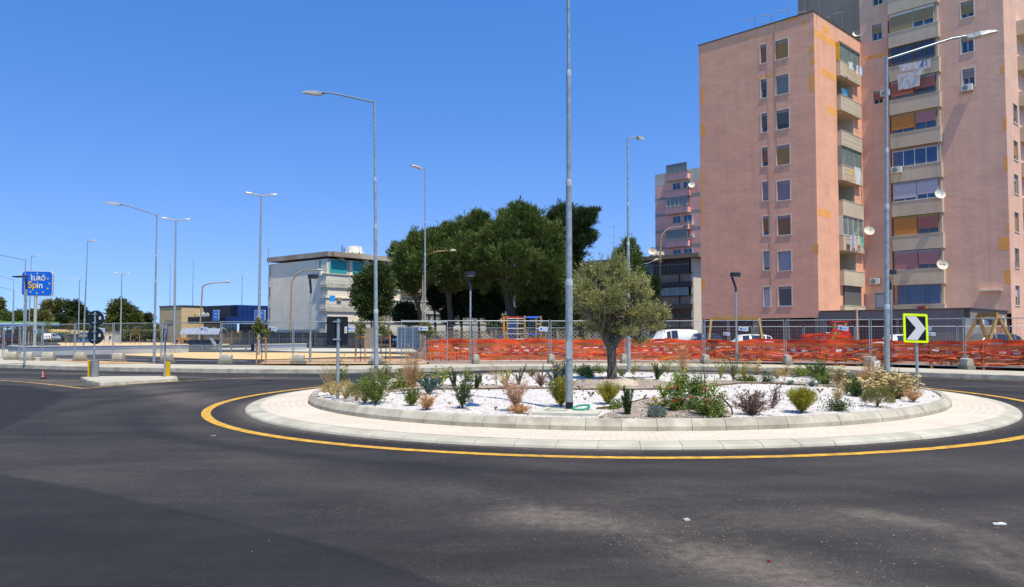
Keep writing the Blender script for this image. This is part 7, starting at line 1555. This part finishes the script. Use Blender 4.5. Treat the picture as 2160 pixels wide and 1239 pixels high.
        for k in range(ns):
            a=random.uniform(0,6.28); q=random.random(); h=H*random.uniform(.45,1.02); pts=stemcurve(a,Wd*q,h,.006,10); tips.append(pts[-1])
            for i in range(1,len(pts)):
                for _ in range(30): r_=.028*lsz*(1.15-i/len(pts)*.7); t=random.random(); c=pts[i-1].lerp(pts[i],t); d=Vector(unit(1)[0]); P.append(c+d*r_); D.append(d+Vector((0,0,1)))
    if mb.v: mb.build('stems',e)
    if len(P): V=leaves(np.array([tuple(p) for p in P]),Lf*rng.uniform(.6,1.3,len(P)),Lw*rng.uniform(.7,1.3,len(P)),np.array([tuple(Vector(d).normalized()) for d in D]),.7); np_mesh('leaves',V,4,[LMt],e)
    if flower and nf and tips:
        f=MB(); top=sorted(tips,key=lambda p:-p.z)[:max(nf,1)*2]; random.shuffle(top)
        for p in top[:nf]:
            r=dict(red=.022,yellow=.018,white=.022,cream=.032,pink=.016,dark=.018)[flower]; flat=.45 if flower in('cream','yellow') else .8
            for _ in range(5 if flower in('cream','yellow') else 4):
                c=p+Vector(rng.normal(size=3))*r*.55; c.z=p.z+.01+random.uniform(-.3,.3)*r
                if flower in('cream','yellow'): c.x=p.x+random.uniform(-1,1)*r*1.2; c.y=p.y+random.uniform(-1,1)*r*1.2
                f.lathe(c,[(r*.35,-r*.5*flat),(r*.8,-.1*r),(r*.75,r*.3*flat),(r*.3,r*.55*flat)],FL[flower],7)
        f.build('flowers',e)
    return e
GP=[ # name,label,category,px,base,top,width,kind,leaf,stem,flower,n,lean,dens,leafscale
('dry_weed','thin straw-coloured weed at the far left end of the bed','weed',692,826,757,44,'weed','tan2',m_stemt,None,0,0,.45,1),
('rose_bush','tall thin rose with pink blooms behind the black sign pole','rose',722,816,738,26,'rose','rose',m_stemb,'red',4,0,.4,1),
('dry_grass','straw and green mound of grass at the left end beside the sign pole','grass',728,843,803,56,'dome','tan2',m_stemt,None,0,0,1.0,1),
('dry_grass','second lower straw mound left of the sign pole','grass',700,834,806,42,'dome','tan2',m_stemt,None,0,0,.8,1),
('dry_grass','greenish tan mound right of the sign pole','grass',752,846,812,46,'dome','olive',m_stemt,None,0,0,.8,1),
('blue_shrub','blue-green cushion behind the left straw mounds','shrub',752,826,803,36,'dome','bluegr',m_stem,None,0,0,.8,1),
('broom_shrub','large yellow-green feathery shrub in front of the left bed lamp','shrub',792,853,768,88,'shrub','green',m_stem,None,0,0,1.15,.9),
('wiry_shrub','tall wiry grey-green shrub behind the large feathery one','shrub',812,815,758,70,'shrub','olive',m_stem,None,0,0,.8,1),
('rose_bush','low rose bush with red blooms left of centre-left','rose',838,820,796,44,'rose','rose',m_stemb,'red',3,0,.9,1),
('rose_bush','low rose bush with white blooms','rose',866,818,786,38,'rose','rose',m_stemb,'white',5,0,.8,1),
('dry_weed','tall dense rusty plume rising above the white roses','weed',870,832,728,36,'weed','tan',m_stemt,None,0,0,1.5,1.2),
('green_shrub','green shrub hugging the tan dry bush on its left','shrub',868,856,815,36,'shrub','green',m_stem,None,0,0,.7,1),
('dry_bush','round tan dry bush at the left front kerb','dry bush',901,865,829,48,'weed','tan',m_stemt,None,0,0,1.6,1.3),
('daisy_shrub','grey shrub with yellow and dark red flowers leaning right','shrub',903,832,780,56,'shrub','bluegr',m_stem,'yellow',16,.1,.9,1),
('wiry_shrub','wiry shrub with long yellow-green wands leaning right','shrub',925,812,765,56,'shrub','lime',m_stem,'dark',4,.25,.5,1),
('woody_shrub','sparse upright shrub with bare woody feet and a shadow at its left','shrub',975,862,776,54,'shrub','dkgreen',m_stemb,None,0,.05,.62,1),
('rosemary','upright rosemary left of the sword-leaved plants','rosemary',1004,821,783,30,'spire','dkgreen',m_stem,None,0,.1,.8,1.1),
('rosemary','dark rosemary behind the sparse woody shrub','rosemary',958,816,776,28,'spire','dkgreen',m_stem,None,0,0,.7,1),
('flax_lily','green-yellow sword-leaved plant behind the pinkish dry shrub','flax lily',1067,819,762,52,'sword','lime',m_stem,None,0,0,.8,1),
('wiry_shrub','rosemary-like shrub between the two sword-leaved plants','shrub',1094,812,764,46,'spire','dkgreen',m_stem,None,0,0,.5,1),
('dry_bush','tall pinkish dry shrub with a ring of dead leaves at its foot','dry bush',1088,868,778,62,'weed','pinktan',m_stemt,None,0,0,1.5,1.2),
('dry_grass','flat rusty skirt of dead twigs under the pinkish shrub','dry grass',1097,872,852,62,'weed','tan',m_stemt,None,0,0,1.2,1.3),
('flax_lily','dark red sword-leaved plant left of the near steel pole','flax lily',1141,817,766,74,'sword','purple',m_stemb,None,0,0,1.3,1),
('yellow_daisy','grey shrub sprinkled with yellow flowers left of the near pole','shrub',1172,811,758,52,'shrub','bluegr',m_stem,'yellow',26,0,.9,1),
('broom_shrub','dense yellow-green broom half hidden by the near steel pole','shrub',1183,859,790,56,'broom','yelgreen',m_stem,None,0,0,1.0,1),
('green_shrub','green shrub right of the near pole, at the back','shrub',1229,794,766,40,'shrub','green',m_stem,None,0,0,1.0,1),
('rose_bush','thin rose left of the olive trunk','rose',1266,787,762,34,'rose','rose',m_stemb,'dark',3,0,.5,1),
('santolina','yellow-green domed cushion on bare stems in front of the olive trunk','santolina',1282,853,803,46,'broom','yelgreen',m_stemb,None,0,0,1.0,.9),
('groundcover','low green creeping plant left of the twin rosemary spires','groundcover',1300,862,850,46,'rose','green',m_stem,None,0,0,.6,.8),
('rosemary','rosemary with two dark green spires at the front kerb','rosemary',1324,876,812,34,'spire','dkgreen',m_stem,None,0,0,.7,1.3),
('lavender','small blue-grey lavender cushion at the front kerb','lavender',1385,881,856,36,'dome','grey',m_stem,None,0,0,.9,1),
('yarrow','yarrow with flat yellow flower heads behind the lavender','yarrow',1388,863,838,54,'shrub','grey',m_stem,'yellow',34,0,.6,1),
('rose_bush','rose bush with clustered red blooms in the middle front','rose',1425,867,810,52,'rose','rose',m_stemb,'red',9,0,1.0,.85),
('rose_bush','wide rose bush right of the red cluster, few blooms','rose',1492,877,812,70,'rose','rose',m_stemb,'red',5,0,1.3,.85),
('rose_bush','tall rose canes behind the red cluster','rose',1432,832,750,50,'rose','lime',m_stemb,'dark',5,0,.8,1),
('rose_bush','mid-height rose with small pink blooms right of the tall canes','rose',1468,835,780,56,'rose','rose',m_stemb,'pink',8,0,1.0,1),
('flax_lily','yellowish sword-leaved plant between the rose bushes','flax lily',1412,833,795,40,'sword','lime',m_stem,None,0,-.1,.4,1),
('flax_lily','yellowish sword-leaved plant right of the rose bushes','flax lily',1505,836,790,56,'sword','lime',m_stem,None,0,.1,.45,1),
('lavender','upright grey-green lavender right of the olive tree','lavender',1386,801,764,40,'spire','dkgreen',m_stem,None,0,0,1.3,1),
('dry_yarrow','pale dry flower heads rising above the upright lavender','yarrow',1382,796,748,34,'weed','tan2',m_stemt,'cream',12,0,.3,1),
('thin_weed','thin yellow-green weed right of the back lamp','weed',1338,788,750,40,'shrub','yelgreen',m_stem,None,0,0,.25,1),
('thin_weed','thin yellow weed left of the tall rusty plume','weed',1408,790,740,26,'shrub','yelgreen',m_stem,None,0,0,.25,1),
('dry_weed','tall feathery rusty plume with a cream flower at its tip','weed',1440,795,722,28,'weed','tan',m_stemt,'cream',5,0,1.1,1),
('thin_weed','single very tall thin stem right of the tall canes','weed',1487,832,735,10,'shrub','olive',m_stemb,None,0,0,.1,1),
('heather_shrub','purplish woody shrub with bare fanned stems at the front kerb','shrub',1587,876,818,86,'shrub','purple',m_stemb,None,0,0,1.1,.9),
('thin_weed','tall sparse green plant in front of the left swing leg','weed',1547,806,727,40,'shrub','green',m_stemb,None,0,0,.3,1.2),
('thin_weed','sparse yellow twigs beside the tall sparse green plant','weed',1520,800,745,40,'shrub','yelgreen',m_stem,None,0,0,.25,1),
('dry_yarrow','tan bush with pale dry heads above a small green one','yarrow',1596,792,757,40,'weed','tan2',m_stemt,'cream',16,0,.9,1),
('rose_bush','low rose bush with two red blooms below the tan bush','rose',1576,806,786,46,'rose','rose',m_stemb,'red',2,0,.8,1),
('dark_shrub','small dark leafy shrub right of the low red rose','shrub',1620,808,782,34,'rose','dkgreen',m_stemb,None,0,0,.7,.75),
('rose_bush','small tan-leaved rose with a red bloom at the back','rose',1655,794,768,34,'rose','tan2',m_stemb,'red',2,0,.7,1),
('blue_fescue','small tuft of blue grass','blue grass',1666,813,797,32,'grass','bluegr',m_stem,None,0,0,1.2,1),
('blue_fescue','larger tuft of blue grass left of the big cream bush','blue grass',1712,816,794,44,'grass','bluegr',m_stem,None,0,0,1.4,1),
('broom_shrub','dense dark yellow-green broom, third from right along the kerb','shrub',1691,871,812,58,'broom','yelgreen',m_stem,None,0,0,1.5,1.1),
('green_shrub','tall green shrub behind the dense broom','shrub',1722,800,760,56,'shrub','green',m_stem,None,0,0,1.1,1.1),
('thin_weed','tall green wands in front of the slide','weed',1733,802,735,36,'shrub','dkgreen',m_stem,None,0,.1,.35,1),
('dry_yarrow','tan bush with pale heads between the broom and the big cream bush','yarrow',1766,818,766,54,'weed','tan2',m_stemt,'cream',18,0,1.3,1.1),
('laurel_shrub','low dark leathery shrub at the kerb','shrub',1771,867,832,60,'rose','dkgreen',m_stemb,None,0,0,.8,.75),
('dry_bush','tan haze rising above the leathery shrub','dry bush',1764,850,812,40,'weed','tan2',m_stemt,None,0,0,.8,1),
('green_shrub','green shrub left of the big cream bush','shrub',1802,824,784,48,'shrub','green',m_stem,None,0,0,1.0,1),
('grey_shrub','round grey-green bush at the front right kerb','shrub',1851,859,818,60,'dome','olive',m_stemb,None,0,0,1.5,1),
('yarrow','big bush of cream flower heads, its left lobe','yarrow',1838,838,788,52,'shrub','tan2',m_stemt,'cream',52,0,.8,1),
('yarrow','big bush of cream flower heads, its tall middle lobe','yarrow',1868,836,774,60,'shrub','tan2',m_stemt,'cream',80,0,1.0,1),
('yarrow','big bush of cream flower heads, its right lobe by the chevron pole','yarrow',1910,834,782,62,'shrub','tan2',m_stemt,'cream',84,0,1.0,1),
('dry_bush','tan dry bush at the far right of the bed','dry bush',1928,848,812,52,'weed','tan',m_stemt,None,0,0,1.3,1.1),
('dry_weed','rusty tall weeds rising left of the right bed lamp','weed',1838,822,738,40,'weed','tan',m_stemt,None,0,0,.9,1.2),
('thin_weed','green wands around the foot of the right bed lamp','weed',1871,826,745,24,'shrub','green',m_stem,None,0,0,.3,1),
('flax_lily','small dark sword-leaved plant right of the right bed lamp','flax lily',1896,808,770,26,'sword','dkgreen',m_stem,None,0,0,.5,.9),
('dry_weed','low tan haze between blue grass and green shrub','weed',1640,800,775,40,'weed','tan2',m_stemt,None,0,0,.5,1),
('green_shrub','bright green shrub among the straw mounds behind the sign pole','shrub',778,838,790,40,'shrub','lime',m_stem,None,0,0,.7,1),
('dry_grass','tan tuft in front of the large feathery shrub','grass',770,850,826,34,'weed','tan2',m_stemt,None,0,0,.7,1),
('dry_weed','straw weed left of the rusty plume','weed',846,812,775,30,'weed','tan2',m_stemt,'pink',4,0,.5,1),
('green_shrub','green shrub behind the white roses','shrub',884,806,772,34,'shrub','green',m_stem,None,0,0,.8,1),
('thin_weed','green wands behind the sparse upright shrub','weed',988,806,770,30,'shrub','lime',m_stem,None,0,.1,.3,1),
('thin_weed','thin straw stems left of the green-yellow sword-leaved plant','weed',1048,812,758,30,'weed','tan2',m_stemt,None,0,-.1,.2,1),
('thin_weed','yellow-flowered wands against the near steel pole','weed',1190,812,750,30,'shrub','bluegr',m_stem,'yellow',16,0,.5,1),
('rose_bush','low green rose right of the near steel pole','rose',1245,797,772,34,'rose','green',m_stemb,None,0,0,.7,.9),
('thin_weed','green twigs just right of the olive trunk','weed',1312,794,772,28,'shrub','green',m_stem,None,0,0,.3,1),
('thin_weed','yellow-green wands left of the red rose cluster','weed',1398,842,800,34,'shrub','lime',m_stem,None,0,0,.3,1),
('rose_bush','green rose foliage at the foot of the wide rose bush','rose',1510,880,848,44,'rose','green',m_stemb,'red',2,0,.9,.9),
('grey_shrub','small grey-green shrub between the two rose bushes','shrub',1457,866,836,30,'shrub','grey',m_stem,None,0,0,.5,1),
('thin_weed','tan twigs rising in front of the purplish woody shrub','weed',1628,862,800,30,'shrub','purple',m_stemb,None,0,.1,.3,.9),
('thin_weed','yellow-green twigs behind the purplish woody shrub','weed',1566,796,752,36,'shrub','yelgreen',m_stem,None,0,0,.3,1),
('green_shrub','green shrub at the back right of the dark leafy one','shrub',1692,796,768,44,'shrub','lime',m_stem,None,0,0,.7,1),
('rose_bush','rose foliage with a red bloom left of the tan pale-headed bush','rose',1740,812,776,44,'rose','rose',m_stemb,'red',2,0,.9,.9),
('dry_bush','rusty haze behind the big cream bush, left','dry bush',1822,815,768,44,'weed','tan',m_stemt,None,0,0,1.1,1),
('dry_bush','rusty haze behind the big cream bush, right','dry bush',1856,812,764,40,'weed','pinktan',m_stemt,None,0,0,1.1,1),
('green_shrub','olive-green twigs low between the cream lobes','shrub',1892,842,806,40,'shrub','olive',m_stem,None,0,0,.7,1),
('dark_shrub','dark leafy shrub left of the round grey-green bush','shrub',1806,836,800,34,'rose','dkgreen',m_stemb,None,0,0,.8,.9),
('dry_bush','tan twigs low left of the round grey-green bush','dry bush',1786,832,796,44,'weed','tan2',m_stemt,'cream',6,0,1.0,1),
('green_shrub','small green shrub at the back, left of the near pole','shrub',1120,795,776,30,'shrub','olive',m_stem,None,0,0,.4,1),
('green_shrub','small shrub at the back near the left bed lamp','shrub',850,800,770,36,'shrub','dkgreen',m_stem,None,0,0,.6,1)]
for g in GP:
    nm,lb,cat,px,yb,yt,w,kind,leaf,stem,fl_,nf,lean,dens,lsz=g; w*=1.12; yt-=(yb-yt)*.06; plant(nm,lb,cat,px,yb,yt,w,kind,leaf,stem,fl_,nf,lean,dens,lsz)
# boulder, hose, manhole slab, edging strip
b=onbed(1313,815); bm_=MB(); n=18; vs=[]; 
for i,(r,z) in enumerate([(1,.0),(.98,.35),(.82,.68),(.5,.93),(.12,1.02)]):
    for k in range(n): t=2*math.pi*k/n; f=1+.07*math.sin(3*t+i*.4)+.05*math.sin(5*t+i*.3)+random.uniform(-.025,.025); vs.append((b.x+.37*r*f*math.cos(t),b.y+.25*r*f*math.sin(t),b.z-.03+.19*z*(1+.12*math.sin(t+.5))))
bm_.add(vs,[(i*n+k,i*n+(k+1)%n,(i+1)*n+(k+1)%n,(i+1)*n+k) for i in range(4) for k in range(n)]+[tuple(range(4*n,5*n))],M('limestone_boulder',(.52,.44,.35),.9,.25,6,bump=1,bscale=20,col2=(.36,.29,.23)))
tag(bm_.build('boulder'),'pale limestone boulder lying in front of the olive trunk','boulder')
e=empty('inspection_slab'); tag(e,'concrete slab with a small cover around the foot of the near steel pole','manhole'); q=MB(); c4=[onbed(*p) for p in ((1121,876),(1260,879),(1271,866),(1152,861))]
SLZ=max(p.z for p in c4)+.015
def cp(a,b_,dz): p=(c4[0]*(1-a)*(1-b_)+c4[1]*a*(1-b_)+c4[2]*a*b_+c4[3]*(1-a)*b_); return Vector((p.x,p.y,SLZ+dz))
q.ext([(0,0),(1,0),(1,1),(0,1)],cp,-.12,.0,M('slab_concrete',(.50,.49,.44),.9,.12,4,bump=.2,bscale=40)); q.build('slab',e); q=MB(); 
for (a,b2,c_,d_) in ((.14,.34,.44,.40),(.14,.80,.44,.86),(.12,.34,.15,.86),(.43,.34,.46,.86)): q.ext([(a,b2),(c_,b2),(c_,d_),(a,d_)],cp,.0,.006,m_conc_d)
q.build('cover_frame',e)
hs_=MB(); c=onbed(1222,868); pts=[]
for i in range(26):
    t=i/25*2*math.pi*1.15-.5; pts.append(Vector((c.x+.135*math.cos(t)+.03,c.y-.05+.10*math.sin(t)+.02*math.cos(2*t),.335+.035*math.sin(t*1.0+.6)+(.012*i/25)-.02)))
pts=[Vector((pts[0].x-.0,pts[0].y-.03,.315))]+pts; hs_.tube(pts,.016,M('green_hose',(.01,.30,.19),.4,.12,20,streak=(1,1,1)),10); tag(hs_.build('garden_hose'),'short coiled piece of green corrugated hose beside the near steel pole','hose')
for k,(line,lb) in enumerate((([(1258,864),(1300,860),(1340,849),(1368,842)],'left side of the pebbles around the roses'),([(1518,838),(1532,850),(1543,862),(1546,876)],'right side of the pebbles around the roses'),([(790,823),(860,824),(1000,822),(1160,821)],'front of the thin pebble strip on the left'),([(1210,823),(1300,824),(1425,822),(1560,810),(1700,814)],'front of the pebbles under the olive tree'))):
    q=MB(); P_=[onbed(*p) for p in line]; 
    for a,b2 in zip(P_[:-1],P_[1:]):
        for j in range(8):
            p=a.lerp(b2,j/8); r_=a.lerp(b2,(j+1)/8); q.beam((p.x,p.y,surf(p.x,p.y)+.01),(r_.x,r_.y,surf(r_.x,r_.y)+.01),.012,.05,M('rusty_edging',(.13,.08,.06),.8,.2,5))
    tag(q.build('edging_strip'),'thin dark edging strip along the '+lb,'edging')
# small litter
for px,py,wx,wy,rz,m,lb in ((2108,1108,.10,.028,-.05,m_white,'small white paper slip on the asphalt at the lower right'),(450,921,.07,.04,.2,M('dirty_paper',(.25,.25,.25),.8,.2,9),'small grey scrap on the asphalt left of the yellow line'),(1448,1099,.05,.04,.3,M('pale_stone',(.48,.44,.38),.9,.2,9),'small pale stone fragment on the asphalt near the centre'),(1622,1187,.022,.008,.3,M('red_scrap',(.25,.02,.04),.6,.1,5),'tiny red scrap in the dirt streak')):
    p=gnd(px,py); q=MB(); q.box((p.x,p.y,.010),(wx,wy,.012),m,rz); q.box((p.x+wx*.1,p.y+wy*.2,.017),(wx*.5,wy*.5,.006),m,rz+.4); tag(q.build('litter'),lb,'litter')

dl=[]
for g in GP:
    if g[6]<30: continue
    b=onbed(g[3],g[4])
    for _ in range(26 if 'dry' in g[0] or 'rose' in g[0] else 12):
        x=b.x+random.gauss(0,.28); y=b.y+random.gauss(0,.28)
        if float(rnorm(np.array(x),np.array(y)))<7.0: dl.append((x,y,surf(x,y)+.018))
dn_=np.tile(np.array([[1.,0,.1]]),(len(dl),1)); c_,s_=np.cos(rng.uniform(0,6.28,len(dl))),np.sin(rng.uniform(0,6.28,len(dl)))
P_=np.array(dl); a_=np.stack([c_,s_,rng.uniform(-.2,.2,len(dl))],-1)*.022; b_=np.stack([-s_,c_,rng.uniform(-.2,.2,len(dl))],-1)*.009
tag(np_mesh('leaf_litter',np.stack([P_-a_,P_+b_,P_+a_,P_-b_],1).reshape(-1,3),4,[M('dead_leaves',(.26,.16,.09),.9,.3,5,island=.5)]),'dead leaves and twigs lying on the gravel around the plants','leaf litter',kind='stuff')

g_=[]
for _ in range(520):
    t=random.uniform(0,6.28); r=7.0*math.sqrt(random.random()); x,y=ring(t,r); h=random.uniform(.02,.07)*(2 if random.random()<.15 else 1); z=surf(x,y)
    for k in range(9):
        a=random.uniform(0,6.28); dx,dy=math.cos(a)*h*.7,math.sin(a)*h*.7; w=.003; sx_,sy_=-math.sin(a)*w,math.cos(a)*w
        g_+=[(x-sx_,y-sy_,z),(x+sx_,y+sy_,z),(x+dx*.5+sx_,y+dy*.5+sy_,z+h*.7),(x+dx,y+dy,z+h*random.uniform(.6,1))]
tag(np_mesh('small_weeds',g_,4,[leafmat('weed_blades',(.16,.17,.05),(.30,.22,.10),.4,.3)]),'tiny weeds and dry sprouts coming up through the gravel','weeds',kind='stuff')
